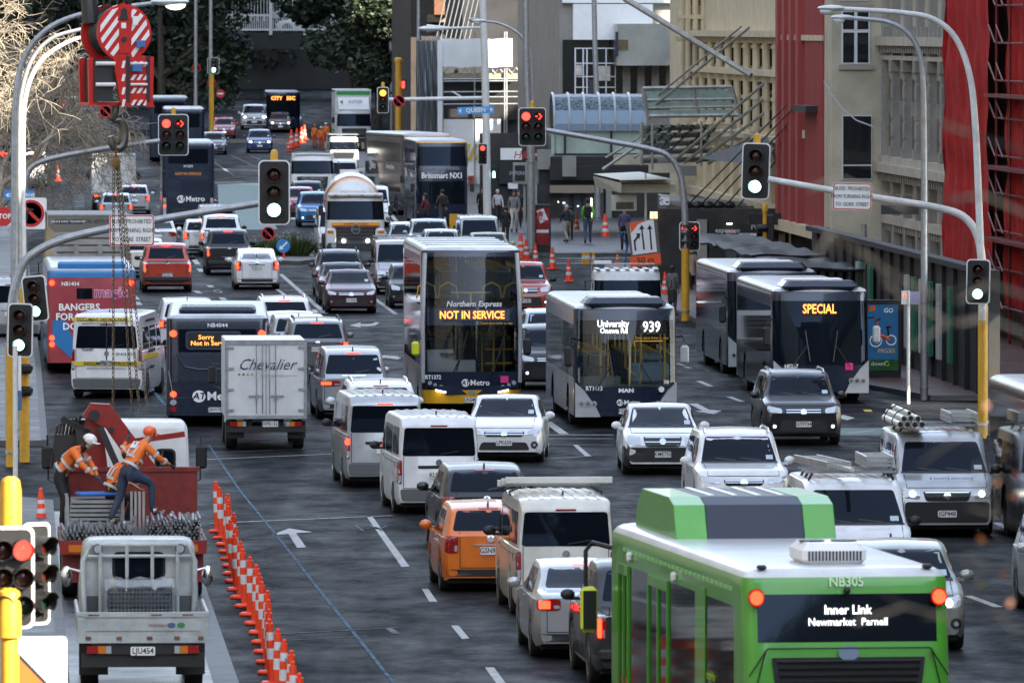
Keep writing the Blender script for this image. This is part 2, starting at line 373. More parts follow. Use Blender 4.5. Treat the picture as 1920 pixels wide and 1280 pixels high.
K['ute'] = dict(L=5.25, W=1.86, top=[(-2.625,1.06),(-2.56,1.09),(-1.2,1.10),(-1.06,1.16),(-.78,1.66),(-.35,1.76),(.35,1.77),(.72,1.67),(1.3,1.17),(2.25,1.05),(2.52,.94),(2.6,.8),(2.625,.68)], belt=1.06,
    ws=(1.22,1.65,.70,.58), rw=(1.2,1.63,.64,.55), sw=[(-.05,1.05,.62,-.03,1.12,1.63),(-.95,-.13,-.1,-.72,1.13,1.62)], hl=(.5,.86,.80,1.0), tl=(.74,.885,.72,1.06), pr=(.62,), ax=(1.6,-1.55), wr=.38)
CARS = []
def car(kind, col, cx, gy, v, toward, label, cat, name=None, pl=None, lit=None, group=None, s=1.0, rails=None, lower=None, extra=None, glass=None, brake=True, style='alloy', blackroof=False):
    k = K[kind]; L, W = k['L'], k['W']; H = max(z for _, z in k['top']); PT = paint(col) if isinstance(col, str) else col
    root = thing(name or ('ute' if kind == 'ute' else 'van' if 'van' in kind or 'transit' in kind else 'car'), label, cat, group=group)
    r = k['wr']; ax = k['ax']; zb = .24 if kind in ('suv','bigsuv','ute') else .19
    vs, fs = shell(L, W, k['top'], k['belt'], zb, [(a, r+.07) for a in ax], k.get('tum', .79), k.get('tf', .14), k.get('tr', .11))
    bvh = BVHTree.FromPolygons([Vector(p) for p in vs], fs)
    mb = MB(PT); mb._add(vs, fs)
    if lower == 'fascia':
        for i_, f_ in enumerate(fs):
            if len(f_) == 4:
                cy_ = sum(vs[j][1] for j in f_)/4; cz_ = sum(vs[j][2] for j in f_)/4
                if cy_ > L/2-.42 and cz_ < k['hl'][2]-.04: mb.fm[i_] = BLACK
    mb.build('body', PT, root, True, sharp=38)
    MB(UNDER).b2((-W/2*.86,-L/2*.93,zb-.03),(W/2*.86,L/2*.92,k['belt']-.18)).build('underbody', UNDER, root)
    for a in ax:
        for sx in (-1, 1): wheel(root, sx*(W/2-.115), a, r, .21, style)
    G = glass or GLASS
    wb0 = k['ws'][2]
    # glazing
    zb_, zt, wb, wt = k['ws']; wb *= 1.05; wt *= 1.05; zt += .005; o = dpart('windscreen', bvh, trap(zb_, zt, wb, wt), 'front', G, root)
    if toward:
        wm = MB(BLACK)
        for x in (-.5, .08): wm.tube([(x, interp([(0,0)],0)+10, zb_)], .01) if False else None
        lb = MB(M('paper_sticker', (.45,.55,.62), .6)); decal(lb, bvh, qr(-wb*.9, -wb*.72, zb_+.04, zb_+.12, .01, 2), 'front', .012, .003); lb.build('licence_label', None, root)
        # wiper blades and the dark cowl
        cb = MB(BLACK); decal(cb, bvh, quad([(-wb,zb_+.015),(wb,zb_+.015),(wb*1.02,zb_-.03),(-wb*1.02,zb_-.03)], .01), 'front', .008, .01)
        for x in (-wb*.55, wb*.12): decal(cb, bvh, quad([(x-.02,zb_+.03),(x+.5*wb,zb_+.075),(x+.5*wb,zb_+.055),(x-.02,zb_+.005)], .004, 3), 'front', .014, .012)
        cb.build('wiper', None, root)
    zb_, zt, wb, wt = k['rw']; wb *= 1.05; wt *= 1.05; zt += .005; dpart('rear_window', bvh, trap(zb_, zt, wb, wt), 'rear', G, root)
    if not toward:
        wp = MB(BLACK); decal(wp, bvh, quad([(.02,zb_+.02),(.04,zb_+.05),(wb*.55,zb_+.11),(wb*.55,zb_+.09)], .004, 3), 'rear', .014, .01); wp.build('wiper', None, root)
    for sd in ('left', 'right'):
        for (a, b, c, d, z0, z1) in k['sw']: dpart('side_window', bvh, quad([(d,z1),(c,z1),(b,z0),(a,z0)], .06), sd, G, root)
        sgn = -1 if sd == 'left' else 1; yd = k['sw'][0][1]; zc = k['sw'][0][4]
        m = MB(PT if col not in ('cream',) and kind not in ('van','bonnetvan','hightransit','ute') else BLACK)
        m.sphere((sgn*(W/2+.10), yd-.14, zc+.06), .12, 10, (.95,.55,.72)); m.box((sgn*(W/2-.01), yd-.12, zc), (.14,.05,.05))
        MR = m.build('door_mirror', None, root, True)
        hd = MB(M('door_line', tuple(c*.25 for c in PAINTS.get(col, (.3,.3,.3))) if isinstance(col, str) else (.05,.05,.05), .5))
        for (a, b, c, d, z0, z1) in k['sw'][:2]: decal(hd, bvh, qr(a-.035, a-.022, zb+.14, z0+.02, .003, 2), sd, .002, .003)
        decal(hd, bvh, qr(k['sw'][0][0]+.02, k['sw'][0][0]+.2, z0-.13, z0-.09, .01, 2), sd, .02, .02)
        if kind not in ('van','bonnetvan','hightransit'): decal(hd, bvh, qr(-ax[0]+.5, ax[0]-.5, zb+.015, zb+.07, .01, 2), sd, .01, .02)
        hd.build('door_trim', None, root)
    # front
    x0, x1, z0, z1 = k['hl']; on = lit in ('head', 'both')
    for sg in (1, -1):
        pts = quad([(x0*sg, z1-.05),(x1*sg, z1+.02),(x1*sg, z0+.03),(x0*sg, z0)], .05)
        h = dpart('headlight', bvh, pts, 'front', LENS, root, .012)
        q = MB(LAMP if on else LENS); decal(q, bvh, circ(.055, 12, ((x0*.6+x1*.4)*sg, (z0+z1)/2)), 'front', .02); q.build('lamp', None, h, True)
    gz0, gz1 = z0-.02, z1-.06; gw = x0-.05
    GR = BLACK
    g = dpart('grille', bvh, quad([(-gw,gz1),(gw,gz1),(gw*.86,gz0-.02),(-gw*.86,gz0-.02)], .05), 'front', GR, root, .01)
    cbar = MB(CHROME)
    for zz in (gz1-.015, (gz0+gz1)/2-.01): decal(cbar, bvh, qr(-gw*.9, gw*.9, zz-.012, zz+.008, .004, 4), 'front', .02)
    decal(cbar, bvh, circ(.07, 14, (0, (gz0+gz1)/2)), 'front', .03); cbar.build('grille_trim', None, g, True)
    LW = M('lower_black', (.018,.018,.02), .45, noise=.2) if lower != 'paint' else BLACK
    if lower == 'fascia':
        dpart('bumper', bvh, quad([(-W*.43,z0-.05),(W*.43,z0-.05),(W*.42,zb+.1),(-W*.42,zb+.1)], .08), 'front', LW, root, .008)
    else:
        dpart('air_intake', bvh, quad([(-.5,z0-.16),(.5,z0-.16),(.58,zb+.10),(-.58,zb+.10)], .06), 'front', LW, root, .008)
        for sg in (1, -1):
            q = MB(BLACK); decal(q, bvh, circ(.085, 12, (sg*.68, zb+.22)), 'front', .008); q.m = DRL if lit == 'drl' else LENS
            decal(q, bvh, circ(.036, 10, (sg*.68, zb+.22)), 'front', .014); q.build('fog_lamp', None, root)
    plate(root, pl if toward else None, 0, 0, zb+.27, 'front', bvh)
    pg = MB(M('shut_line',(.006,.006,.007),.7))          # bonnet and tailgate shut lines
    hx = wb0*.98; decal(pg, bvh, qr(-hx,hx,z1+.0,z1+.012,.004,6), 'front', .004, .004)
    for sg in (-1,1): decal(pg, bvh, quad([(sg*hx-.006,z1),(sg*hx+.006,z1),(sg*wb0+.006,k['ws'][0]-.03),(sg*wb0-.006,k['ws'][0]-.03)],.003,3), 'front', .004, .004)
    rb = .53 if 'van' in kind or kind == 'hightransit' else .42; rx = min(k['rw'][2]*1.08, k['tl'][0]-.03 if kind not in ('mpv','sedan') else 9)
    decal(pg, bvh, qr(-rx,rx,rb+.0,rb+.012,.004,6), 'rear', .005, .004)
    for sg in (-1,1): decal(pg, bvh, qr(sg*rx-.006,sg*rx+.006,rb,k['rw'][0]-.01,.003,4), 'rear', .005, .004)
    pg.build('shut_lines', None, root)
    # rear
    x0, x1, z0, z1 = k['tl']; von = kind in ('van','bonnetvan','hightransit')
    for sg in (1, -1):
        h = dpart('taillight', bvh, quad([(x0*sg, z1),(x1*sg, z1),(x1*sg, z0),(x0*sg, z0)], .05), 'rear', TAIL, root, .014)
        q = MB(TAILON if lit in ('brake',) else TAIL)
        if von:
            decal(q, bvh, qr(*sorted((x0*sg*1.012, x1*sg*.99)), z0+(z1-z0)*.62, z1-.04, .02), 'rear', .022); q.m = LENS
            decal(q, bvh, qr(*sorted((x0*sg*1.012, x1*sg*.99)), z0+.03, z0+(z1-z0)*.36, .02), 'rear', .022)
        else:
            xm = lerp(x0, x1, .45); decal(q, bvh, qr(*sorted((xm*sg, x1*.97*sg)), z0+.03, z1-.03, .02), 'rear', .022); q.m = LENS
            decal(q, bvh, qr(*sorted((x0*1.03*sg, lerp(x0,x1,.3)*sg)), z0+.03, z0+(z1-z0)*.45, .02), 'rear', .022)
        q.build('lamp', None, h)
    rwz = k['rw'][1]; q = MB(BRAKEHI if (lit == 'brake' and brake) else TAIL); decal(q, bvh, qr(-.17, .17, rwz+.025, rwz+.055, .01), 'rear', .012); q.build('brake_light', None, root)
    bz = M('bumper_grey', (.10,.105,.11), .5) if von else BLACK
    dpart('rear_bumper', bvh, quad([(-W*.46,.52 if von else .40),(W*.46,.52 if von else .40),(W*.44,zb+.09),(-W*.44,zb+.09)], .05), 'rear', bz, root, .03 if von else .012)
    e = MB(CHROME); decal(e, bvh, circ(.065, 14, (0, min(k['rw'][0]-.13, z1+.05))), 'rear', .02)
    if kind not in ('van','hightransit'): decal(e, bvh, qr(-.3,.3, k['pr'][0]+.085, k['pr'][0]+.115, .01), 'rear', .016)
    e.build('emblem', None, root, True)
    if von and kind == 'van':
        e = MB(BLACK); decal(e, bvh, qr(-.42,.42,.93,.99,.02), 'rear', .02); e.build('tailgate_handle', None, root)
    plate(root, None if toward else pl, 0, 0, k['pr'][0], 'rear', bvh)
    if kind == 'ute' and col != 'x':
        q = MB(M('bed_cover', (.02,.02,.022), .55, noise=.2)); decal(q, bvh, quad([(-.74,-1.28),(.74,-1.28),(.74,-2.52),(-.74,-2.52)], .05), 'top', .012); q.build('bed_cover', None, root)
        q = MB(BLACK); q.box((0,-2.66,.5),(1.7,.12,.16),bev=.03); q.build('step_bumper', None, root)
    if kind in ('van','bonnetvan','hightransit'):
        q = MB(PT)
        for i in range(-3, 4): decal(q, bvh, qr(i*.19-.035, i*.19+.035, -2.15, 1.0 if kind == 'van' else .5, .02, 8), 'top', .014)
        q.build('roof_ribs', None, root, True)
        if kind == 'van':
            for sd in ('left','right'):
                q = MB(BLACK); decal(q, bvh, qr(-2.0,.8, 1.02, 1.035, .004, 4), sd, .008, .01); q.build('door_rail', None, root)
    if rails or kind in ('bigsuv',):
        for sg in (-1, 1):
            xr = sg*W/2*k.get('tum',.79)*.86; q = MB(rails if rails else CHROME); zr = H
            q.tube([(xr,.4,zr-.05),(xr,.3,zr+.035),(xr,-1.2,zr+.035),(xr,-1.6,zr-.06)], .022, 6); q.build('roof_rail', None, root, True)
    if not toward or kind in ('bigsuv','hatch'):
        q = MB(BLACK); q.prism([(-.06,0),(.1,0),(-.03,.09)], -.015, .015, 'yz'); yb = -L/2+.65
        h = bvh.ray_cast(Vector((0,yb,50)), Vector((0,0,-1)))[0]; q.build('aerial', None, root, loc=(0, yb, (h.z if h else H)-.01))
    if extra: extra(root, bvh, k)
    if s != 1: root.scale = (s,s,s)
    place(root, cx, gy, v, L*s, toward); CARS.append(root); return root
# ---------------------------------------------------------------- road, pavements, markings
def asphalt():
    m = bpy.data.materials.new('wet_asphalt'); m.use_nodes = True; t = m.node_tree; b = t.nodes['Principled BSDF']; L = t.links
    tc = t.nodes.new('ShaderNodeTexCoord'); O = tc.outputs['Object']
    def noise(sc, det=6, stretch=None, rough=.6):
        n = t.nodes.new('ShaderNodeTexNoise'); n.inputs['Scale'].default_value = sc; n.inputs['Detail'].default_value = det; n.inputs['Roughness'].default_value = rough
        if stretch:
            mp = t.nodes.new('ShaderNodeMapping'); mp.inputs['Scale'].default_value = stretch; L.new(O, mp.inputs[0]); L.new(mp.outputs[0], n.inputs['Vector'])
        else: L.new(O, n.inputs['Vector'])
        return n.outputs[0]
    def ramp(v, stops):
        r = t.nodes.new('ShaderNodeValToRGB'); e = r.color_ramp.elements
        while len(e) < len(stops): e.new(.5)
        for i, (p, c) in enumerate(stops): e[i].position = p; e[i].color = (c, c, c, 1) if isinstance(c, float) else (*c, 1)
        L.new(v, r.inputs[0]); return r.outputs[0]
    def mix(a, b_, f, mode='MIX'):
        x = t.nodes.new('ShaderNodeMixRGB'); x.blend_type = mode
        for i, s in enumerate((f, a, b_)):
            if hasattr(s, 'links'): L.new(s, x.inputs[i])
            elif isinstance(s, float): x.inputs[i].default_value = s
            else: x.inputs[i].default_value = (*s, 1)
        return x.outputs[0]
    patch = noise(.12, 4, (1, .35, 1)); mid = noise(.8, 12, (1,.45,1), .72); fine = noise(30, 3)
    lanes = noise(.35, 3, (1, .03, 1))
    base = ramp(mid, [(.3, (.013,.014,.017)), (.5, (.017,.018,.021)), (.7, (.022,.023,.026))])
    base = mix(base, (.011,.011,.012), ramp(patch, [(.36, 0.0), (.70, .35)]))
    base = mix(base, ramp(fine, [(.3, .3), (.7, 1.0)]), .8, 'MULTIPLY')
    crack = t.nodes.new('ShaderNodeTexVoronoi'); crack.feature = 'DISTANCE_TO_EDGE'; crack.inputs['Scale'].default_value = .16
    wv = mix(O, noise(.8, 4), .12, 'ADD'); L.new(wv, crack.inputs['Vector'])
    base = mix((.012,.012,.013), base, ramp(crack.outputs[0], [(0.0, 0.0), (.006, 1.0)]))
    L.new(base, b.inputs['Base Color'])
    wet = mix(ramp(patch, [(.35, .36), (.6, .24)]), ramp(mid, [(.3, .26), (.7, .46)]), .5)
    b.inputs['Specular IOR Level'].default_value = 0; b.inputs['Roughness'].default_value = 1
    gl = t.nodes.new('ShaderNodeBsdfGlossy'); L.new(wet, gl.inputs['Roughness']); mx = t.nodes.new('ShaderNodeMixShader')
    streak = mix(ramp(mid, [(.40, .04), (.68, .14)]), ramp(lanes, [(.32, .35), (.6, 1.0)]), .8, 'MULTIPLY')
    L.new(streak, mx.inputs[0]); L.new(b.outputs[0], mx.inputs[1]); L.new(gl.outputs[0], mx.inputs[2]); L.new(mx.outputs[0], t.nodes['Material Output'].inputs[0])
    bp = t.nodes.new('ShaderNodeBump'); bp.inputs['Strength'].default_value = .8; bp.inputs['Distance'].default_value = .012
    L.new(fine, bp.inputs['Height']); L.new(bp.outputs[0], b.inputs['Normal']); L.new(bp.outputs[0], gl.inputs['Normal']); return m
ASPH = asphalt()
def paving(name, col, sx, sy, mortar=.012, rough=.5, mc=None):
    m = M(name, col, rough, spec=.12); t = m.node_tree; b = t.nodes['Principled BSDF']
    tc = t.nodes.new('ShaderNodeTexCoord'); br = t.nodes.new('ShaderNodeTexBrick'); br.inputs['Scale'].default_value = 1
    br.inputs['Brick Width'].default_value = sx; br.inputs['Row Height'].default_value = sy; br.inputs['Mortar Size'].default_value = mortar
    br.inputs['Color1'].default_value = (*[c*.75 for c in col], 1); br.inputs['Color2'].default_value = (*[c*1.2 for c in col], 1)
    br.inputs['Mortar'].default_value = (*(mc or [c*.3 for c in col]), 1); br.inputs['Bias'].default_value = 0
    n = t.nodes.new('ShaderNodeTexNoise'); n.inputs['Scale'].default_value = .9; n.inputs['Detail'].default_value = 7
    x = t.nodes.new('ShaderNodeMixRGB'); x.blend_type = 'MULTIPLY'; x.inputs[0].default_value = .8
    r = t.nodes.new('ShaderNodeValToRGB'); r.color_ramp.elements[0].position = .3; r.color_ramp.elements[0].color = (.35,.35,.36,1); r.color_ramp.elements[1].position = .65
    t.links.new(tc.outputs['Object'], br.inputs[0]); t.links.new(tc.outputs['Object'], n.inputs[0]); t.links.new(n.outputs[0], r.inputs[0])
    t.links.new(br.outputs[0], x.inputs[1]); t.links.new(r.outputs[0], x.inputs[2]); t.links.new(x.outputs[0], b.inputs['Base Color'])
    r2 = t.nodes.new('ShaderNodeMapRange'); r2.inputs['To Min'].default_value = rough-.25; r2.inputs['To Max'].default_value = rough+.2
    t.links.new(n.outputs[0], r2.inputs[0]); t.links.new(r2.outputs[0], b.inputs['Roughness']); return m
PAVE = paving('grey_paving', (.07,.07,.075), .6, .4)
BRICKP = paving('red_brick_paving', (.13,.062,.045), .22, .11)
BAY = paving('wet_bay_paving', (.055,.058,.064), .9, .35, .03, .36)
KERB = M('kerb_stone', (.12,.12,.12), .6, noise=.35, ns=2, spec=.1)
PAINTW = M('road_paint', (.42,.43,.43), .7, noise=.45, ns=5, spec=.1)
PAINTG = M('green_surfacing', (.012,.07,.058), .55, noise=.4, ns=1.3)
PAINTB = M('blue_survey_paint', (.13,.18,.24), .9, noise=.75, ns=2.5, spec=0)
CHALK = M('worn_paint', (.20,.215,.24), .8, noise=.7, ns=5, spec=0)
# one sheet to the horizon
mb = MB(ASPH); Ys = [-80, 0, 60, 120, 180, 240, 300, 360, 400] + list(range(420, 1000, 15)) + [1100, 1400, 1800, 2600, 4000]
Xs = [-2500, -600, -120, -40, 0, 40, 90, 160, 700, 2500]
for a, b in zip(Ys, Ys[1:]):
    for x0, x1 in zip(Xs, Xs[1:]): mb.face([(x0,a,gz(a)-0),(x1,a,gz(a)),(x1,b,gz(b)),(x0,b,gz(b))])
def weld(o):
    bm = bmesh.new(); bm.from_mesh(o.data); bmesh.ops.remove_doubles(bm, verts=bm.verts, dist=.0005); bm.to_mesh(o.data); bm.free(); return o
struct(weld(mb.build('road', ASPH, fix=False, smooth=True)))
def slab(name, poly, h, m, kerb=True, kind='structure'):   # poly of (U, Y) points: a raised pavement with a stone kerb round it
    mb = MB(m); P = []
    n = len(poly)
    for i in range(n):                                     # subdivide long edges so the slab follows the slope
        a, b = poly[i], poly[(i+1) % n]; k = max(1, int(abs(b[1]-a[1])/20))
        P += [(lerp(a[0],b[0],j/k), lerp(a[1],b[1],j/k)) for j in range(k)]
    top = [road(u, y, h) for u, y in P]; bot = [road(u, y, -.3) for u, y in P]; N = len(P)
    mb._add(top, [tuple(range(N))])
    mb.m = KERB if kerb else m; mb._add(top + bot, [(i, N+i, N+(i+1)%N, (i+1)%N) for i in range(N)])
    if kerb:
        c = Vector((sum(p.x for p in top)/N, sum(p.y for p in top)/N, 0))
        for i in range(N):
            a, b = top[i], top[(i+1)%N]; d = (b-a); 
            if d.length < .01: continue
            nrm = Vector((-d.y, d.x, 0)).normalized(); mid = (a+b)/2
            ins = nrm if (mid+nrm*.01-c).length < (mid-nrm*.01-c).length else -nrm
            up = Vector((0,0,.004)); mb.face([a+up, b+up, b+up+ins*.16, a+up+ins*.16])
    return struct(mb.build(name, m), kind)
slab('pavement_left', [(.85,215),(.85,262),(.7,400),(-1,560),(-30,560),(-30,215)], .13, PAVE)
slab('pavement_near_left', [(.85,70),(.85,188),(-2,194),(-30,194),(-30,70)], .13, PAVE)
slab('pavement_right', [(22.5,252),(22.6,330),(23.2,352),(24.0,374),(70,374),(70,240),(24,240)], .13, BRICKP)
slab('pavement_far_right', [(21.6,392),(21.2,470),(19,620),(80,620),(80,392)], .13, PAVE)
slab('pavement_near_right', [(22.5,60),(22.5,190),(24,197),(70,197),(70,60)], .13, PAVE)
# paved parking bay with its concrete channel under the parked trucks
mb = MB(BAY); mb.face([road(.85,70,.004),road(3.0,70,.004),road(3.0,186,.004),road(.85,186,.004)]); struct(mb.build('parking_bay', BAY))
mb = MB(M('wet_concrete', (.07,.074,.08), .5, noise=.5, ns=1.5, spec=.1)); mb.face([road(3.0,70,.008),road(3.38,70,.008),road(3.38,168,.008),road(3.0,168,.008)]); struct(mb.build('drain_channel'))
mk = MB(PAINTW)
def mark(pts, m=PAINTW, z=.008):
    mk.m = m; P = [gnd(*p) for p in pts]; mk.face([(p.x, p.y, p.z+z) for p in P])
def line(a, b, wa, wb=None, m=PAINTW, z=.008):           # stripe between two photo points, metres wide
    A, B = gnd(*a), gnd(*b); d = B-A; n = Vector((-d.y, d.x, 0)).normalized(); wb = wa if wb is None else wb
    k = max(1, int(d.length/12)); mk.m = m
    for i in range(k):
        p, q = A.lerp(B, i/k), A.lerp(B, (i+1)/k); p.z = gz(p.y)+z; q.z = gz(q.y)+z
        mk.face([p+n*wa/2, q+n*wb/2, q-n*wb/2, p-n*wa/2])
# near approach: lane line, arrow, stop lines
mark([(687,968),(698,968),(768,1062),(753,1063)])
for a in ([(791,1104),(803,1104),(820,1128),(805,1128)], [(846,1173),(860,1173),(880,1197),(866,1198)], [(909,1251),(926,1251),(950,1283),(932,1283)]): mark(a)
mark([(541,1001),(555,999.5),(574,1026),(557,1027)]); mark([(510,1003),(542,990.5),(586,997.5),(556,999.5),(541,1001)])
line((395,981),(735,966.5),.14); line((440,971),(690,960),.07, m=CHALK); line((430,1011),(640,1003),.05, m=CHALK); line((390,1014),(560,1004),.05, m=CHALK)
line((370,862),(627,851),.13); line((365,850.5),(625,839),.10, m=CHALK)
line((530,1188),(745,1176),.08, m=CHALK); line((545,1200),(690,1192),.06, m=CHALK); line((727,1177),(745,1188),.12, m=CHALK)
line((900,955),(1185,949),.10, m=CHALK); line((1030,947),(1180,945),.06, m=CHALK)
for p in [(766,1081,.8),(768,1087,.7),(830,1150,.6),(888,1223,.6),(840,1240,1.0),(620,1031,.8),(710,1024,.5),(455,1000,1.4),(640,1000,.9),(600,1137,.8),(1440,1250,.8)]:
    line((p[0]-p[2]*30, p[1]+.7), (p[0]+p[2]*30, p[1]-.7), .05, m=CHALK)
line((392,835),(450,920),.05, m=PAINTB); line((450,920),(530,1018),.055, m=PAINTB); line((530,1018),(600,1108),.06, m=PAINTB); line((600,1108),(668,1192),.06, m=PAINTB); line((668,1192),(742,1285),.06, m=PAINTB)
line((520,620),(560,680),.1, m=PAINTB); line((260,700),(310,760),.1, m=PAINTB)
for i in range(9): line((640+i*9, 985+i%3*3),(640+i*9+14, 986+i%4*3),.05, m=CHALK)
PATCH = M('tar_patch',(.010,.010,.011),.9,noise=.4,ns=2,spec=0)
# middle: stop lines and boxes by the single-decker
line((1025,815.5),(1150,815.5),.25); line((1025,822.5),(1150,822.5),.18); line((1025,834),(1150,834),.08); mark([(1074,834),(1083,834),(1108,855),(1097,855)])
line((1018,860.5),(1108,855),.07); line((1026,791),(1058,814),.22); mark([(1291,757),(1308,757),(1330,768.5),(1353,770),(1338,776.5),(1302,771),(1317,770)])
for a in ((1310,714.5,1333,724.5),(1367,744,1391,753),(1815,1117,1872,1138),(1868,980,1907,1000),(1268,681,1283,686),(1284,687.5,1294,690.5),(1908,985,1940,1003)): line(a[:2], a[2:], .16)
for i, x in enumerate(range(1322, 1430, 36)): line((x,694+i*9),(x+7,696+i*9),.12, m=CHALK)
mark([(1575,803.5),(1660,803.5),(1660,815),(1575,815)], PAINTG, .006); line((1560,803),(1662,803),.16); line((1560,816.5),(1662,816.5),.16); line((1560,826),(1660,826),.12, m=CHALK); line((1590,812),(1640,807),.1)
mark([(1565,782),(1582,778),(1603,784),(1588,788)]); mark([(1618,768),(1633,768),(1636,772),(1622,772)], M('yellow_road_paint',(.5,.33,.04),.6))
# far side of the first crossing
for i, y in enumerate((500.5, 509, 517.5, 526, 535.5, 544.5)): line((520, y),(596, y),.16)
line((526,514),(610,588),.18); line((520,543),(543,560),.14); line((540,567),(607,588),.10)
line((702,560),(742,589),.16); line((702,585),(760,588.5),.10); line((610,593),(760,593),.08, m=CHALK); line((610,600.5),(760,600),.16); line((640,617),(760,611),.10)
mark([(654,610.5),(676,605),(676,608),(696,607.5),(704,604),(712,605),(704,610.5),(690,612),(676,611.5),(676,614)])
line((720,647.5),(760,647.5),.1); mark([(724,702),(752,701),(756,708),(728,709)], CHALK); mark([(709,669),(720,666),(745,668),(752,672),(745,674),(722,671),(713,673)])
for a in ((364,487,371,496),(373,504,379,510),(392,535,397,538.5),(407,545,412,549),(415,558,421,563),(405,544,409,548),(366,545,374,550),(378,559,386,565),(250,555,257,562),(256,566,262,572)): line(a[:2], a[2:], .22)
for i in range(7): line((148,366+i*4.2),(151,368+i*4.2),.5, m=CHALK)
for i in range(7): line((296+i*9,386+i*14),(299+i*9,390+i*14),.2, m=CHALK)
mark([(408,346),(484,344),(520,430),(412,432)], PAINTG, .005)
def ground_text(s, px, py, w_, h_, m=PAINTW):
    p = gnd(px, py); o = txt(s, 1, m, None, (p.x, p.y, p.z+.012), (0,0,RYAW+pi), name='lane_lettering', ext=.001, bold=.02); o.scale = (w_, h_, 1); return struct(o)
ground_text('BUS', 462, 369, 1.9, 7.5); ground_text('ONLY', 455, 375.5, 1.5, 7); ground_text('BUS', 492, 410, 2.2, 6.5)
for a in ((395,300,440,330),(440,330,540,316),(418,318,560,300),(430,290,520,330),(404,338,490,325),(470,292,560,330),(520,340,640,332)):
    line(a[:2], a[2:], .14, m=CHALK)
line((400,343),(560,337),.25, m=CHALK); line((732,400),(745,418),.2)
line((725,408),(735,420),.15); line((520,470),(596,466),.1, m=CHALK)
# crossing stripes over the side street
for i in range(6): line((1040, 471+i*4.6),(1262, 470+i*4.6),.7 if i % 2 else .35, m=M('pale_stripe',(.30,.29,.25),.6,noise=.35,ns=2))
for i in range(4): line((960+i*14, 604+i*6),(1005+i*14, 604+i*6),.12, m=CHALK)
struct(mk.build('road_markings', PAINTW, fix=False))
# ---------------------------------------------------------------- cars, from the camera outwards
WY = -60
OG = 'traffic driving towards the camera'; AG = 'traffic driving away from the camera'
# towards the camera (front shown)
def taxi_face(root, bvh, k):
    pass
car('sedan','white',945,868,1600,True,'white hatchback turning beside the silver van, wide black lower grille, plate LPK650','car',pl='LPK650',group=OG,lower='x',s=1.0)
car('liftback','white',1243,891,500,True,'white liftback with an unpainted charcoal front bumper, plate KME755','car',pl='KME755',group=OG,lower='fascia')
car('bigsuv','white',1395,987,60,True,'tall white off-roader with chrome grille bars, half hidden by the green bus','suv',group=OG,lit='drl',lower='x',rails=CHROME)
def captiva(root,bvh,k): pass
car('suv','black',1507,836,20,True,'glossy black crossover with silver roof rails and chrome grille, plate GTF734','suv',pl='GTF734',group=OG,rails=CHROME,lit='drl')
car('wagon' if 'wagon' in K else 'hatch','bronze',1705,1222,200,True,'silver car beside the green bus with its headlights on','car',group=OG,lit='head',s=1.08)
car('suv','silver',2052,1165,20,True,'silver car cut off by the right edge of the picture','car',group=OG)
car('suv','dark',1036,731,20,True,'black crossover squeezed between the double-decker and the single-decker bus','suv',group=OG,lit='drl')
car('hatch','lightblue',1040,692,20,True,'pale blue car tucked behind the black crossover between two buses','car',group=OG,s=1.1)
car('ute','utered',986,592,20,True,'red pickup beside the traffic cones, front half hidden by the double-decker, plate MFC827','ute',pl='MFC827',group=OG,lit='drl')
car('sedan','maroon',659,588,20,True,'dark maroon saloon leading the turning queue, plate DCY661','car',pl='DCY661',group=OG,brake=False)
car('sedan','dark',645,572,20,True,'dark blue-grey saloon directly behind the maroon saloon','car',group=OG,lit='drl')
car('suv','charcoal',640,558,20,True,'charcoal four-wheel drive with roof rails, third in the turning queue','suv',group=OG,rails=BLACK)
# away from the camera (rear shown)
car('van','silver',722,915,-600,False,'silver delivery van with lit left tail lamp and no plate in view','van',group=AG,lit='brake')
car('van','white',823,965,-700,False,'white delivery van with ribbed roof and mirrored rear window, plate KUG190','van',pl='KUG190',group=AG)
car('mpv','silver',664,787,-300,False,'silver people carrier with glowing brake lamps and rounded rear glass','car',group=AG,lit='brake')
car('suv','white',716,855,-200,False,'white estate with roof rails hidden in front of the silver van','car',group=AG,rails=CHROME)
car('suv','grey',596,713,-100,False,'blue-grey crossover with red corner lamps, plate KCG939','suv',pl='KCG939',group=AG,lit='brake',rails=BLACK)
car('hatch','silver',562,695,-100,False,'silver hatchback second in line ahead of the blue-grey crossover','car',group=AG,lit='brake',s=1.05)
car('sedan','silver',548,680,-100,False,'silver saloon third in line ahead of the blue-grey crossover','car',group=AG)
car('suv','white',534,664,-100,False,'white crossover with roof rails, farthest of the four queued by the navy bus','suv',group=AG,lit='brake',rails=CHROME)
car('suv','white',352,668,-100,False,'white car passing left of the navy bus, roof and brake strip showing','car',group=AG,lit='brake')
car('ute','utered',314,548,-150,False,'burnt red pickup with black bumper and tow ball, plate JEX497','ute',pl='JEX497',group=AG,lit='brake')
car('ute','black',430,516,-60,False,'black pickup with wide tail lamps, plate LDM644','ute',pl='LDM644',group=AG,lit='brake')
car('liftback','white',482,543,20,False,'white liftback with split rear window beside the planted island','car',pl='KZA153',group=AG,lit='brake')
car('hatch','orange',920,1110,-400,False,'small orange hatchback with round tail lamps, plate GSN943','car',pl='GSN943',group=AG)
car('hatch','black',913,1034,-500,False,'black hatchback in front of the orange hatchback','car',group=AG,s=1.05)
car('van','cream',1061,1157,-400,False,'cream van with a white ladder lashed on its roof','van',group=AG)
car('sedan','silver',1107,1236,-200,False,'silver saloon with red brake strip behind the cream van','car',group=AG,lit='brake')
car('ute','charcoal',1230,1290,-300,False,'dark grey pickup squeezed beside the green bus','ute',group=AG,lit='brake')
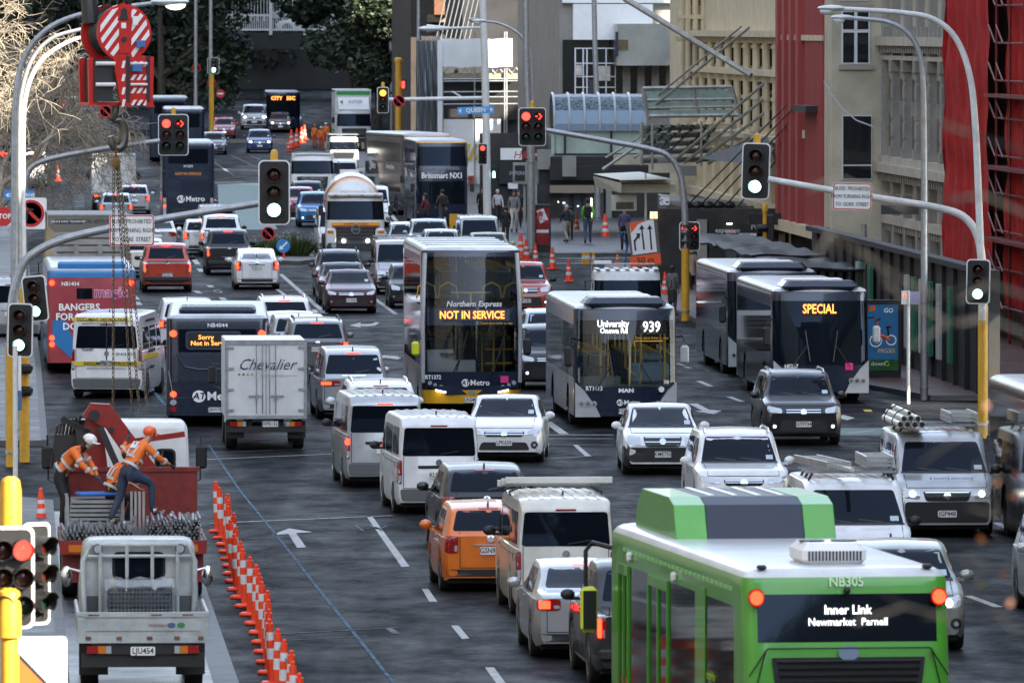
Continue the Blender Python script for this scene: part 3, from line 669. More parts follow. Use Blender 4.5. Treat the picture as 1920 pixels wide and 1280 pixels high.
car('bonnetvan','silver',20,640,-60,False,'grey van parked at the left edge behind the signal poles','van',group=AG)
car('hightransit','white',58,352,60,False,'white van far off at the left beyond the no-turn board','van',group=AG)
# ---------------------------------------------------------------- buses and truck cabs: stacked rings, so every opening is a real opening
def ring_body(levels, ys, cls, arches=(), nx=8, nc=4):
    """levels: (z, yf, yr, w, rf, rr, bulge). Returns {part key: MB}, grouped by cls(tag, x, y, z)."""
    rows = []; tags = None
    for li, (z, yf, yr, w, rf, rr, bu) in enumerate(levels):
        P = []; T = []
        for i in range(nx+1): P.append((lerp(w-rf, -(w-rf), i/nx), yf)); T.append('front')
        T[-1] = 'fl'
        for i in range(1, nc+1): a = pi/2 + pi/2*i/nc; P.append((-(w-rf)+rf*cos(a), yf-rf+rf*sin(a))); T.append('fl')
        T[-1] = 'left'
        for y in sorted(ys, reverse=True): P.append((-w, min(yf-rf-.001, max(yr+rr+.001, y)))); T.append('left')
        P.append((-w, yr+rr)); T.append('rl')
        for i in range(1, nc+1): a = pi + pi/2*i/nc; P.append((-(w-rr)+rr*cos(a), yr+rr+rr*sin(a))); T.append('rl')
        T[-1] = 'rear'
        for i in range(1, nx+1): P.append((lerp(-(w-rr), w-rr, i/nx), yr)); T.append('rear')
        T[-1] = 'rr'
        for i in range(1, nc+1): a = 3*pi/2 + pi/2*i/nc; P.append(((w-rr)+rr*cos(a), yr+rr+rr*sin(a))); T.append('rr')
        T[-1] = 'right'
        for y in sorted(ys): P.append((w, min(yf-rf-.001, max(yr+rr+.001, y)))); T.append('right')
        P.append((w, yf-rf)); T.append('fr')
        for i in range(1, nc): a = pi/2*i/nc; P.append(((w-rf)+rf*cos(a), yf-rf+rf*sin(a))); T.append('fr')
        R = []
        for (x, y) in P:
            zz = z
            if li == 0:
                for ya, ra in arches:
                    if abs(y-ya) < ra: zz = max(zz, (ra-.05) + sqrt(max(0, ra*ra-(y-ya)**2)))
            if y > yf-rf-.01: y -= bu*(x/w)**2
            R.append((x, y, zz))
        rows.append(R); tags = T
    out = {}; n = len(tags)
    def put(key, m, pts):
        if key not in out: out[key] = MB()
        out[key].m = m; out[key].face(pts)
    for j in range(len(rows)-1):
        for i in range(n):
            q = [rows[j][i], rows[j][(i+1)%n], rows[j+1][(i+1)%n], rows[j+1][i]]
            if hypot(q[0][0]-q[1][0], q[0][1]-q[1][1]) < 1e-5 and hypot(q[2][0]-q[3][0], q[2][1]-q[3][1]) < 1e-5: continue
            c = [sum(p[k] for p in q)/4 for k in range(3)]; key, m = cls(tags[i], *c); put(key, m, q)
    c = (0, (levels[-1][1]+levels[-1][2])/2, levels[-1][0]); key, m = cls('roof', *c); put(key, m, rows[-1])
    return out
def finish_rings(out, parent, sharp=28):
    first = None
    for key, mb in out.items():
        o = mb.build(key if isinstance(key, str) else key[0], None, parent, True, fix=False, sharp=sharp); weld(o)
        bm = bmesh.new(); bm.from_mesh(o.data); bmesh.ops.recalc_face_normals(bm, faces=bm.faces); bm.to_mesh(o.data); bm.free()
        o.data.set_sharp_from_angle(angle=radians(sharp))
        if key == 'body': first = o
    return first
def zlev(zs, H, yf, yr, w, rf=.22, rr=.2, bu=.14, tf=None, tr=None, tw=None, rc=.2):
    L = []
    for z in zs:
        a = interp(tf, z) if tf else 0; b = interp(tr, z) if tr else 0; c = interp(tw, z) if tw else 0
        L.append((z, yf+a, yr-b, w+c, rf, rr, bu))
    a, b, c = L[-1][1], L[-1][2], L[-1][3]
    for k in (1,2,3,4):
        t = pi/2*k/4; i = rc*(1-cos(t)); L.append((zs[-1]+rc*sin(t)*.75*(H-zs[-1])/(rc*.75), a-i, b+i, c-i, rf, rr, bu))
    return L
def arch_ys(axles): return [ya + ra*cos(pi*k/8) for ya, ra in axles for k in range(9)] + [ya+s*(ra+.004) for ya, ra in axles for s in (-1,1)]
NAVY = M('metro_navy', (.010,.018,.040), .25, .1, coat=.45, noise=.15, ns=1.5)
BSILV = M('metro_silver', (.42,.43,.45), .32, .12, coat=.5, noise=.22, ns=1.6, bump=.01, bs=6)
BGREY = M('metro_grey_glass', (.012,.014,.017), .05, spec=.4, bump=.025, bs=1.6)
ROOFW = M('bus_roof_white', (.62,.64,.66), .3, noise=.22, ns=1.1, coat=.3)
ROOFG = M('bus_roof_grey', (.40,.42,.44), .35, .2, noise=.25, ns=1.1)
YEL = M('bus_yellow', (.70,.36,.015), .3, coat=.5, noise=.12, ns=2)
GRN = M('bus_green', (.062,.32,.02), .3, coat=.35, noise=.10, ns=1.4, bump=.008, bs=5)
SEAT = M('seat_blue', (.05,.08,.14), .8, noise=.6, ns=30); SEATL = M('seat_headrest', (.16,.26,.34), .8, noise=.5, ns=40)
RAIL = M('yellow_rail', (.75,.44,.03), .35); INTW = M('bus_interior', (.34,.36,.38), .6, noise=.2); INTF = M('bus_floor', (.10,.105,.11), .6)
def metro_logo(parent, x, y, z, h, side, mat=LETW, word='Metro', dark=NAVY):
    s = {'front': -1, 'rear': 1}.get(side, 0); R = h*.62
    nrm = {'front': (0,1), 'rear': (0,-1), 'left': (-1,0), 'right': (1,0)}[side]
    ux = {'front': (-1,0), 'rear': (1,0), 'left': (0,-1), 'right': (0,1)}[side]
    wl = h*2.35; c0 = -(wl)/2
    def pt(u, d=0): return (x+ux[0]*u+nrm[0]*d, y+ux[1]*u+nrm[1]*d, z)
    d = MB(mat); p = circ(R, 20); e = .006
    if side in ('front','rear'): d.prism(p, -e, e, 'xz')
    else: d.prism(p, -e, e, 'yz')
    d = d.build('logo_disc', mat, parent, loc=pt(c0, .004))
    txt('AT', h*.95, dark, d, (nrm[0]*.012, nrm[1]*.012, 0), side, bold=.02, shear=.2)
    txt(word, h*1.22, mat, parent, pt(c0+R*1.2, .008), side, bold=.02, align='LEFT', name='logo_word')
def lamp_disc(mb, x, y, z, r, side, m, d=.03):
    mb.m = m; a = {'front': (0,1,0), 'rear': (0,-1,0), 'left': (-1,0,0), 'right': (1,0,0)}[side]; p = Vector((x,y,z)); mb.cyl(p - Vector(a)*.03, p + Vector(a)*d, r, 14)
def bus_base(name, label, L, W, H, zs, bands, wins, cls_body, axles, tf=None, tr=None, front=(), rear=(), glass=BGREY, fglass=None, roof=ROOFW, group=None, bu=.14, rc=.2, rf=.22, doors=()):
    """bands: side window (z0,z1); front/rear: glazed (z0,z1,half width) areas"""
    root = thing(name, label, 'bus', group=group)
    zall = sorted(set([zs[0], 1.12, *[z for b in bands for z in b], *[z for b in front for z in b[:2]], *[z for b in rear for z in b[:2]], *zs[1:]]))
    zall = [z for z in zall if z <= H-.2]; zall.append(H-.16)
    ys = list(wins) + arch_ys(axles); ys += [y for d in doors for y in d]
    ws = sorted(wins)
    def cls(tag, x, y, z):
        if tag == 'roof' or z > H-.10: return 'body', roof
        if tag in ('left','right'):
            for z0, z1 in bands:
                if z0 < z < z1:
                    for k, (a, b) in enumerate(zip(ws, ws[1:])):
                        if a < y < b and (b-a) > .3: return ('side_window', tag, z0, k), glass
        if tag in ('front','fl','fr'):
            for z0, z1, hw in front:
                if z0 < z < z1 and abs(x) < hw: return ('windscreen', z0), (fglass or GLASS)
        if tag in ('rear','rl','rr'):
            for z0, z1, hw in rear:
                if z0 < z < z1 and abs(x) < hw: return ('rear_window', z0), GLASS
        return 'body', cls_body(tag, x, y, z)
    lv = zlev(zall, H, L/2, -L/2, W/2, rf, .16, bu, tf, tr, None, rc)
    finish_rings(ring_body(lv, ys, cls, axles, nx=16), root)
    for ya, ra in axles:
        for sx in (-1,1): wheel(root, sx*(W/2-.17), ya, ra-.07, .28, 'steel')
    MB(UNDER).b2((-W/2*.9,-L/2+.2,.32),(W/2*.9,L/2-.35,1.0)).build('underbody', UNDER, root)
    return root
def bus_interior(root, L, W, floors, y0, y1):
    st = MB(SEAT); hr = MB(SEATL); rl = MB(RAIL); it = MB(INTF)
    for fz, ch, rows in floors:
        it.m = INTF; it.b2((-W/2+.06,-L/2+.2,fz-.08),(W/2-.06,y1,fz)); it.m = INTW; it.b2((-W/2+.06,-L/2+.2,fz+ch),(W/2-.06,y1-.25,fz+ch+.04))
        for i in range(rows):
            y = y0 - i*.82
            for x in (-.9,-.46,.46,.9):
                st.box((x,y,fz+.42),(.42,.42,.1),bev=.03); st.box((x,y-.2,fz+.72),(.41,.08,.62),rx=.12,bev=.03); hr.box((x,y-.25,fz+1.02),(.36,.09,.14),rx=.12,bev=.03)
                rl.tube([(x-.19,y-.24,fz+.7),(x-.19,y-.28,fz+1.1),(x,y-.29,fz+1.14),(x+.19,y-.28,fz+1.1),(x+.19,y-.24,fz+.7)], .018, 5)
            if i % 2 == 0:
                for x in (-.28,.28): rl.tube([(x,y-.25,fz+.5),(x,y-.25,fz+ch)], .02, 6)
    it.build('interior_shell', None, root); st.build('seats', None, root); hr.build('headrests', None, root, True); rl.build('handrails', None, root, True)
def bus_mirror(root, x, y, z, h=.42, m=BLACK, drop=.0):
    q = MB(BLACK); s = 1 if x > 0 else -1
    q.tube([(x*.86,y,z+.42),(x*.97,y+.18,z+.45),(x,y+.2,z+.3)], .022, 6); q.m = m; q.box((x, y+.18, z), (.2,.14,h), bev=.05); q.build('door_mirror', None, root)
def roof_unit(root, y, z, d=(1.7,1.5,.26), m=WHITE, bev=.1, grill=True):
    q = MB(m); q.box((0,y,z+d[2]/2-.02), d, bev=bev); o = q.build('air_conditioner', m, root)
    if grill:
        for sx in (-.25,.25): g = MB(BLACK); g.lathe([(.26*d[1]*.6,0),(.26*d[1]*.6,.015)], (sx*d[0]*1.0, y, z+d[2]-.02), n=16); g.build('fan', None, o)
        g = MB(BLACK)
        for k in range(16): g.box((-d[0]*.4+k*d[0]*.8/15, y-d[1]/2-.004, z+d[2]*.4), (.02,.02,d[2]*.4))
        g.build('fan_grille', None, o)
    return o

# ---- green single-decker, rear and left side shown
def green_cls(tag, x, y, z):
    if z < .34: return BLACK
    return GRN
L = 10.8
g = bus_base('city_bus','bright green single-decker filling the lower right corner, white roof with green and navy pod', L, 2.48, 3.06, [.3,1.0,1.35,1.9,2.85], [(1.22,2.62)],
    [-4.55,-2.52,-2.5,-1.75,-1.73,.35,.37,2.0,2.02,3.55,3.57,4.45], green_cls, [(-2.95,.56),(3.1,.56)], tr=[(.3,0),(1.2,0),(1.9,-.02),(3.0,-.22)], rear=[(2.26,2.78,1.06)], front=[(1.1,2.6,2)], bu=.1, rc=.2)
yb = -L/2
q = MB(BLACK)   # louvres
for k in range(14): q.box((0, yb-.01, 2.06-k*.075), (1.72-.025*k, .05, .028), rx=.5)
q.prism([(-.92,2.10),(.92,2.10),(.78,.95),(-.78,.95)], yb+.02, yb-.006, 'xz'); q.build('engine_grille', None, g)
q = MB(BLACK)   # panel gaps
for s in (-1,1):
    q.tube([(s*1.2,yb-.0,1.9),(s*.98,yb-.012,2.20)], .009, 4); q.tube([(s*1.0,yb-.012,2.17),(s*1.12,yb-.005,1.75),(s*1.16,yb-.005,1.0)], .009, 4)
q.tube([(-.98,yb-.012,2.20),(.98,yb-.012,2.20)], .009, 4); q.build('panel_gap', None, g)
q = MB(M('badge_blue', (.25,.33,.45), .3, .3)); q.prism([(p[0]*1.5,p[1]) for p in circ(.085,18)], yb-.012, yb+.01, 'xz'); q.build('badge', None, g, loc=(0,0,2.15))
txt('NB305', .15, M('pale_green_lettering',(.55,.8,.5),.5), g, (0, yb+.17, 2.91), (pi/2-.2,0,0), bold=.02)
q = MB(BLACK); q.sphere((0, yb+.12, 2.82), .045, 10); q.build('camera_dome', None, g, True)
txt('Inner Link', .14, LEDW, g, (0, yb+.07, 2.61), 'rear', bold=.012); txt('Newmarket  Parnell', .118, LEDW, g, (0, yb+.05, 2.48), 'rear', bold=.004)
for s in (-1,1):
    q = MB(); lamp_disc(q, s*1.10, yb+.12, 2.75, .10, 'rear', TAIL, .06); lamp_disc(q, s*1.10, yb+.11, 2.75, .078, 'rear', TAILON, .07); q.build('tail_lamp', None, g)
    for z in (1.1,1.3): q = MB(); lamp_disc(q, s*1.08, yb+.0, z, .08, 'rear', TAIL); q.build('tail_lamp', None, g)
    q = MB(BLACK); q.box((s*1.0, yb+.3, 3.07), (.12,.1,.05), bev=.02); q.build('roof_vent', None, g)
roof_unit(g, yb+1.45, 3.05, (.78,1.0,.26), WHITE, .08)
# tall pod over the front axle: green end cheeks, navy middle
pod = MB(); pr = [(-1.45,0),(-1.2,.42),(-.8,.5),(1.3,.5),(1.75,.3),(1.9,0)]
for x0, x1, m in ((-1.02,-.62,GRN),(-.62,.62,M('pod_navy',(.006,.012,.035),.5)),(.62,1.02,GRN)): pod.m = m; pod.prism([(y+2.6, z+3.02) for y, z in pr], x0, x1, 'yz')
pod.m = WHITE
for k in range(4): pod.box((-.45+k*.3, 2.9, 3.525), (.08,1.9,.02))
o = pod.build('roof_pod', None, g); bv = o.modifiers.new('b','BEVEL'); bv.width = .05; bv.segments = 3
# left side: doors, pale sill lettering band, white lamps
for y0, y1 in ((3.6,4.42),(.40,1.96)):
    q = MB(GRN)
    for y in (y0, (y0+y1)/2, y1): q.box((-1.25, y, 1.5), (.03,.07,2.2))
    q.box((-1.25,(y0+y1)/2,2.56),(.03,y1-y0,.12))
    q.m = BGREY; q.b2((-1.244,y0,.45),(-1.252,y1,1.3)); q.build('door', None, g)
q = MB(GRN); q.b2((-1.246,-2.5,1.1),(-1.256,-1.75,2.7)); q.build('side_pillar', None, g)
for y, z in ((3.4,2.74),(-.2,2.7)): q = MB(WHITE); q.box((-1.27,y,z),(.07,.14,.12),bev=.03); q.build('door_camera', None, g)
q = MB(GALV)
for y in (-4.2,-1.0,1.2): q.m = AMBER; q.box((-1.25,y,.72),(.03,.12,.07))
q.build('side_marker', None, g)
metro_logo(g, -1.252, -3.4, 1.42, .34, 'left'); txt('simply for', .16, M('lime_lettering',(.3,.5,.03),.5), g, (-1.256,-2.95,1.75), 'left')
q = MB(M('pale_green_band',(.26,.55,.2),.4))
for k in range(26): q.box((-1.235, -4.3+k*.33, 2.80), (.035,.22,.045))
q.build('side_lettering', None, g)
q = MB(BLACK); q.tube([(-1.2,5.3,2.75),(-1.42,5.6,2.8),(-1.5,5.62,2.7),(-1.5,5.62,2.25)], .03, 6); q.m = M('lime_mirror',(.6,.68,.03),.4); q.box((-1.46,5.6,2.0),(.22,.14,.55),bev=.05); q.m = BLACK; q.box((-1.46,5.53,2.0),(.17,.02,.46)); q.build('door_mirror', None, g)
n = at(1592,900,151); place(g, 1591, 50+158*HC, -1500, L, False); g.scale = (1,1,1.09)

# ---- navy city buses seen from behind
def navy_cls(tag, x, y, z):
    if z < .34: return BLACK
    if tag in ('left','right') and z < 1.22: return BSILV
    if tag in ('left','right') and z > 2.6: return BSILV
    return NAVY
WINS = [-5.6,-4.2,-4.17,-2.6,-2.57,-1.0,-.97,.6,.63,2.2,2.23,3.8,3.83,5.2]
def single(label, cx, gy, v, toward, name='city_bus', L=12.0, H=3.0, cls=navy_cls, group=None, rear=(), front=(), fglass=None, **k):
    b = bus_base(name, label, L, 2.5, H, [.3,1.0,1.2,1.9,2.3,2.7], [(1.22,2.5)], [w_*L/12 for w_ in WINS], cls, [(-L*.25,.56),(L*.27,.56)], rear=rear, front=front, fglass=fglass, group=group, **k)
    place(b, cx, gy, v, L, toward); return b
AG2, OG2 = AG, OG
b = single('navy single-decker with amber Sorry Not in Service sign, left of the white box truck', 408, 800, 420, False, rear=[(2.0,2.62,.95)], group=AG2, roof=ROOFG, tr=[(.3,0),(1.5,0),(3,-.12)])
yb = -6.0
txt('NB4044', .15, LETW, b, (0, yb+.07, 2.72), 'rear', bold=.02)
q = MB(M('sign_surround',(.03,.05,.09),.3)); q.prism(rrect(1.36,.5,.1), yb+.06, yb+.0, 'xz'); q.m = BLACK; q.prism(rrect(1.26,.4,.07), yb+.06, yb-.006, 'xz'); q.build('destination_sign', None, b, loc=(-.1,0,2.32))
txt('Sorry', .17, LEDO, b, (-.28, yb-.02, 2.40), 'rear', bold=.01); txt('Not in Service', .17, LEDO, b, (-.16, yb-.02, 2.24), 'rear', bold=.01)
metro_logo(b, -.15, yb-.012, .82, .26, 'rear')
q = MB(M('rib_navy',(.02,.035,.065),.3,coat=.6)); q.tube([(-1.0,yb-.02,1.95),(-.8,yb-.02,1.62),(-.5,yb-.02,1.55),(.8,yb-.02,1.55)], .02, 6); q.tube([(-1.2,yb-.01,1.5),(-1.05,yb-.01,.6)], .012, 5); q.tube([(-1.2,yb-.01,.78),(1.2,yb-.01,.78)], .008, 4); q.build('panel_seam', None, b)
for s in (-1,1):
    for z, m in ((2.5,TAILON),(.88,TAILON),(.66,LENS),(.48,TAIL)): q = MB(); lamp_disc(q, s*1.08, yb-.0 if z < 2 else yb+.05, z, .09 if z > 1 else .08, 'rear', m, .04); q.build('tail_lamp', None, b)
plate(b, 'GBW784', -.05, yb-.02, .46, 'rear'); b.scale = (1,1,.91); roof_unit(b, yb+2.2, 3.0, (1.9,2.2,.2), NAVY, .08, False); roof_unit(b, yb+4.6, 3.0, (1.5,1.2,.12), WHITE, .05, False)
# advert bus: red and blue wrapped rear
ADR = M('advert_red',(.34,.045,.06),.3,coat=.5,noise=.3,ns=1.5); ADB = M('advert_blue',(.02,.17,.42),.3,coat=.5)
def ad_cls(tag, x, y, z):
    if z < .34: return BLACK
    if z > 2.72: return ADB
    if tag in ('rear','rl','rr'): return ADR
    return ADB if tag in ('left',) and z < 1.6 else ADR
b = single('single-decker wrapped in red and blue advertising, blue roof edge, at the left kerb', 172, 700, -100, False, cls=ad_cls, group=AG2, roof=ROOFG, L=12.4)
yb = -6.2
txt('magic', .42, LETW, b, (.55, yb-.02, 2.28), 'rear', bold=.04); txt('magic', .42, M('magenta_lettering',(.45,.03,.2),.4), b, (.55, yb-.028, 2.28), 'rear', bold=.012)
for i, s in enumerate(('BANGERS','FOR YOUR','DOORS')): txt(s, .27, LETW, b, (-.35, yb-.02, 1.86-i*.27), 'rear', bold=.03)
txt('NB1434', .15, LETW, b, (-.6, yb-.02, 2.52), 'rear', bold=.02)
q = MB(GLASS); q.b2((-.42,yb+.0,2.1),(.02,yb-.012,2.4)); q.build('rear_window', None, b)
q = MB(ADB); q.prism([(-1.1,1.5),(-.75,1.5),(-.5,.9),(-.3,.5),(-.6,.45),(-1.1,.9)], yb, yb-.01, 'xz'); q.m = LETW; q.prism([(-.2,.45),(.5,.9),(1.15,1.1),(1.15,.45)], yb, yb-.01, 'xz'); q.build('advert_shape', None, b)
for s in (-1,1):
    for z in (2.55,1.0,.82): q = MB(); lamp_disc(q, s*1.12, yb, z, .075, 'rear', TAILON, .04); q.build('tail_lamp', None, b)
q = MB(ADB); q.box((0,yb+.5,2.98),(1.9,.9,.32),bev=.06); q.build('roof_pod', None, b)

# ---- double-deckers
def dd_cls(tag, x, y, z):
    if tag in ('left','right'):
        if z < .34: return BLACK
        return BSILV
    if tag in ('front','fl','fr','rear','rl','rr') and z < .62: return YEL
    return NAVY
DW = [-5.0,-3.5,-3.47,-1.9,-1.87,-.3,-.27,1.3,1.33,2.9,2.93,4.4]
def decker(label, cx, gy, v, toward, cls=dd_cls, L=11.4, H=4.22, fglass=None, group=None, glass=BGREY, **k):
    b = bus_base('double_decker_bus', label, L, 2.5, H, [.28,.62,1.0,1.9,2.3,2.66,3.9], [(1.2,2.05),(2.72,3.72)], DW, cls, [(-L*.28,.56),(L*.27,.56)], tf=[(.28,0),(1.1,.05),(2.3,-.05),(2.7,-.10),(4.2,-.42)], fglass=fglass, glass=glass, group=group, **k)
    place(b, cx, gy, v, L, toward); return b
b = decker('yellow and navy double-decker showing NOT IN SERVICE in the middle of the picture', 885, 777, 20, True, fglass=CLEAR, glass=TINT, group=OG2,
    front=[(1.08,2.24,1.17),(2.68,3.96,1.17)], rear=[(2.7,3.8,1.1)], bu=.2)
yf = 5.7
bus_interior(b, 11.4, 2.5, [(.78,1.5,5),(2.5,1.55,10)], 3.4, 5.1)
q = MB(RAIL); q.tube([(-.5,5.0,3.05),(.5,5.0,3.05)], .025, 6); q.tube([(0,5.0,3.05),(0,5.05,2.72)], .03, 6)
for x in (-1.1,-.55,.55,1.1): q.tube([(x-.25,4.6,2.9),(x-.2,4.7,3.2),(x,4.72,3.3),(x+.2,4.7,3.2),(x+.25,4.6,2.9)], .022, 6)
for x, y in ((-.6,4.6),(-.9,4.0),(-.35,3.8)): q.tube([(x,y,.8),(x,y,2.3)], .022, 6)
for z in (1.25,1.6): q.tube([(-1.1,4.4,z),(-.4,4.4,z)], .022, 6)
q.build('front_handrail', None, b, True)
q = MB(M('dashboard_white',(.55,.55,.55),.5)); q.b2((-.1,5.0,.8),(1.12,5.42,1.36)); q.b2((.45,4.9,.8),(1.12,5.3,1.62)); q.m = BLACK; q.lathe([(.2,0),(.2,.03),(.16,.03)], (.6,5.3,1.5), n=16); q.build('dashboard', None, b)
q = MB(NAVY); q.b2((-1.1,5.3,2.3),(1.1,5.42,2.72)); q.build('destination_box', None, b)
q = MB(M('led_panel',(.06,.08,.12),.3)); q.b2((-.95,yf-.12,2.36),(.75,yf-.02,2.64)); q.build('destination_sign', None, b)
txt('NOT IN SERVICE', .27, LEDO, b, (.0, yf+.0, 2.50), 'front', bold=.02, sx=.82); txt('Northern Express', .20, LETW, b, (-.05, yf-.02, 2.78), 'front', bold=.02, shear=.2, sx=.95)
txt('Please signal driver to stop', .075, YEL, b, (-.62, yf+.0, 2.30), 'front', bold=.02)
metro_logo(b, -.02, yf+.035, .80, .16, 'front'); txt('RT1372', .14, LETW, b, (.98, yf-.03, .94), 'front', bold=.03, sx=.9)
q = MB(M('pink_sticker',(.7,.03,.2),.5)); q.b2((-.72,yf+.0,.80),(-.92,yf-.04,.97)); q.build('sticker', None, b)
plate(b, 'LRG491', .02, yf+.04, .37, 'front')
q = MB(NAVY); q.prism([(-1.12,.72),(-.8,.60),(-.62,.50),(.62,.50),(.8,.60),(1.12,.72)], yf+.012, yf-.12, 'xz'); q.build('lower_mask', None, b)
q = MB(M('fleet_badge',(.3,.33,.38),.3,.5)); q.prism([(p[0]*1.5,p[1]) for p in circ(.055,16)], yf+.035, yf, 'xz'); q.build('badge', None, b, loc=(0,0,.56))
for s in (-1,1):
    q = MB()
    for x, z, r in ((1.06,.80,.055),(.93,.75,.045),(.78,.70,.05)): lamp_disc(q, s*x, yf-.06-.05*(x-.7), z, r, 'front', LENS, .05)
    q.build('headlight', None, b); q = MB(DRL)
    for k in range(5): q.box((s*(.9-k*.055), yf-.0-.0, .615-k*.012), (.045,.05,.035))
    q.build('daylight_lamp', None, b)
    q = MB(BSILV); q.tube([(s*1.22,yf-.2,.8),(s*1.23,yf-.22,2.3),(s*1.2,yf-.36,3.2),(s*1.16,yf-.55,4.05)], .055, 8); q.build('corner_trim', None, b, True)
q = MB(BLACK); q.tube([(1.2,yf-.3,1.95),(1.38,yf-.1,1.9)], .03, 6); q.m = M('lime_mirror',(.6,.68,.03),.4); q.box((1.42,yf-.1,1.66),(.2,.14,.36),bev=.05); q.build('door_mirror', None, b); bus_mirror(b, -1.4, yf-.35, 1.7)
wp = MB(BLACK)
for x in (.5,-.45): wp.tube([(x,yf+.07,1.02),(x-.35,yf+.03,1.75)], .014, 5); wp.tube([(x-.1,yf+.05,1.1),(x-.4,yf+.02,2.1)], .02, 5)
wp.build('wiper', None, b)
# silver roof ribs
q = MB(ROOFG)
for k in range(5): q.box((0,-4.5+k*2.1,4.23),(2.2,.08,.02))
q.build('roof_rib', None, b)
def nx_cls(tag, x, y, z):
    if z < .45 and tag in ('front','fl','fr'): return YEL
    if z > 3.98 and tag in ('front','fl','fr'): return YEL
    return NAVY
for lab, cx, gy, v, ft in (('navy double-decker with yellow trim signed Britomart, waiting by the pedestrians', 829, 425, -150, 1), ('navy double-decker with grey roof standing behind the Britomart one', 806, 405, -2400, 0)):
    b = decker(lab, cx, gy, v, True, cls=nx_cls, group=OG2, front=[(1.1,2.2,1.1),(2.95,3.88,1.17)], roof=ROOFG, L=12)
    if ft:
        txt('Britomart NX1', .38, LETW, b, (0, 6.02, 2.47), 'front', bold=.03, sx=.85); txt('NORTHERN EXPRESS', .2, M('grey_lettering',(.3,.32,.36),.5), b, (0,5.98,2.82), 'front', sx=.9)
    q = MB(NAVY if ft else YEL)
    for s in (-1,1): q.tube([(s*1.22,5.75,2.9),(s*1.22,5.7,3.3),(s*1.18,5.4,4.05)], .05, 6)
    q.build('corner_trim', None, b)
    metro_logo(b, 1.253, -3.8, 2.45, .42, 'right'); txt('Northern Express', .32, LETW, b, (1.256,1.5,2.45), 'right', bold=.02, shear=.2)
    q = MB(M('bus_red_line',(.3,.06,.03),.4)); q.b2((1.251,-5.8,2.64),(1.256,5.3,2.67)); q.build('coach_line', None, b); bus_mirror(b, 1.45, 5.9, 1.9); bus_mirror(b, -1.45, 5.9, 1.9)
    plate(b, 'RT1402', 0, 6.03, .4, 'front')
# double-deckers driving away on the left
b = decker('navy double-decker seen from behind with a dim dot-matrix sign, left lane', 353, 430, 150, False, cls=lambda t,x,y,z: NAVY, group=AG2, rear=[(3.15,3.85,.95)], roof=ROOFG)
yb = -5.7
txt('RT1275', .14, LETW, b, (0,yb-.015,3.02),'rear',bold=.02); q = MB(BLACK); q.b2((-.62,yb+.02,2.55),(.62,yb-.008,2.78)); q.build('destination_sign', None, b); txt('NOT IN SERVICE', .17, LEDD, b, (0,yb-.02,2.66),'rear',bold=.02)
metro_logo(b, 0, yb-.012, 1.45, .3, 'rear')
for s in (-1,1):
    q = MB(BSILV); q.b2((s*1.06,yb+.02,.5),(s*1.2,yb-.012,1.5)); q.m = TAILON; q.cyl((s*1.13,yb,1.1),(s*1.13,yb-.03,1.1),.06,10); q.m = AMBER; q.cyl((s*1.13,yb,1.3),(s*1.13,yb-.03,1.3),.06,10); q.m = LENS; q.cyl((s*1.13,yb,.9),(s*1.13,yb-.03,.9),.06,10); q.build('tail_lamp', None, b)
q = MB(RAIL); q.b2((-.55,yb+.3,3.25),(-.3,yb+.25,3.6)); q.b2((.35,yb+.3,3.3),(.7,yb+.25,3.6)); q.build('seats', None, b)
q = MB(M('bus_vent_black',(.01,.011,.013),.4)); q.b2((-.8,yb+.02,.45),(.8,yb-.01,1.0)); q.build('engine_grille', None, b)
b = decker('navy double-decker second in the row of departing buses, white roof', 345, 332, 200, False, cls=lambda t,x,y,z: NAVY, group=AG2, rear=[(3.0,3.85,1.0)])
b = decker('navy double-decker farthest along the row of departing buses', 317, 303, 200, False, cls=lambda t,x,y,z: NAVY, group=AG2, rear=[(3.1,3.85,1.0)], roof=ROOFG)

# ---- metro single-deckers driving towards the camera
def man_cls(tag, x, y, z):
    if z < .30: return BLACK
    if tag in ('left','right'): return BSILV if z < 1.22 or z > 2.55 else NAVY
    return NAVY
def dark_cls(tag, x, y, z):
    if z < .30: return BLACK
    return SIDED if tag in ('left','right') else NAVY
SIDED = M('bus_side_dark',(.010,.012,.017),.22,.2,coat=.3,noise=.3,ns=1.2)
def metro_front(b, L, code, rt=True, dark=False):
    yf = L/2
    for s in (-1,1):
        q = MB(BSILV); q.prism([(s*1.235,1.12),(s*1.02,.92),(s*.72,.5),(s*.62,.28),(s*1.235,.28)], yf-.22, yf-.015, 'xz'); q.build('corner_panel', None, b)
        q = MB()
        for x, r in ((1.09,.075),(.93,.085),(.78,.07)): lamp_disc(q, s*x, yf-.03, .60, r, 'front', LENS, .035); lamp_disc(q, s*x, yf-.03, .60, r*.55, 'front', CHROME, .045)
        q.build('headlight', None, b)
    txt(code, .145, LETW, b, (.78,yf+.0,.97), 'front', bold=.03, sx=.9)
    q = MB(NAVY)
    q.box((0,yf-1.1,3.02),(2.0,1.7,.30),bev=.14); q.build('roof_dome', None, b); o = roof_unit(b, yf-2.6, 3.0, (1.6,1.6,.2), WHITE, .08, False)
    wp = MB(BLACK)
    for s in (1,-1): wp.tube([(s*.75,yf+.06,.95),(s*.35,yf+.02,1.55)], .016, 5); wp.tube([(s*.30,yf+.05,1.1),(s*.42,yf-.02,1.9)], .018, 5)
    wp.build('wiper', None, b)
    bus_mirror(b, -1.42, yf-.1, 1.8, .45, BSILV); bus_mirror(b, 1.4, yf-.3, 1.75, .5)
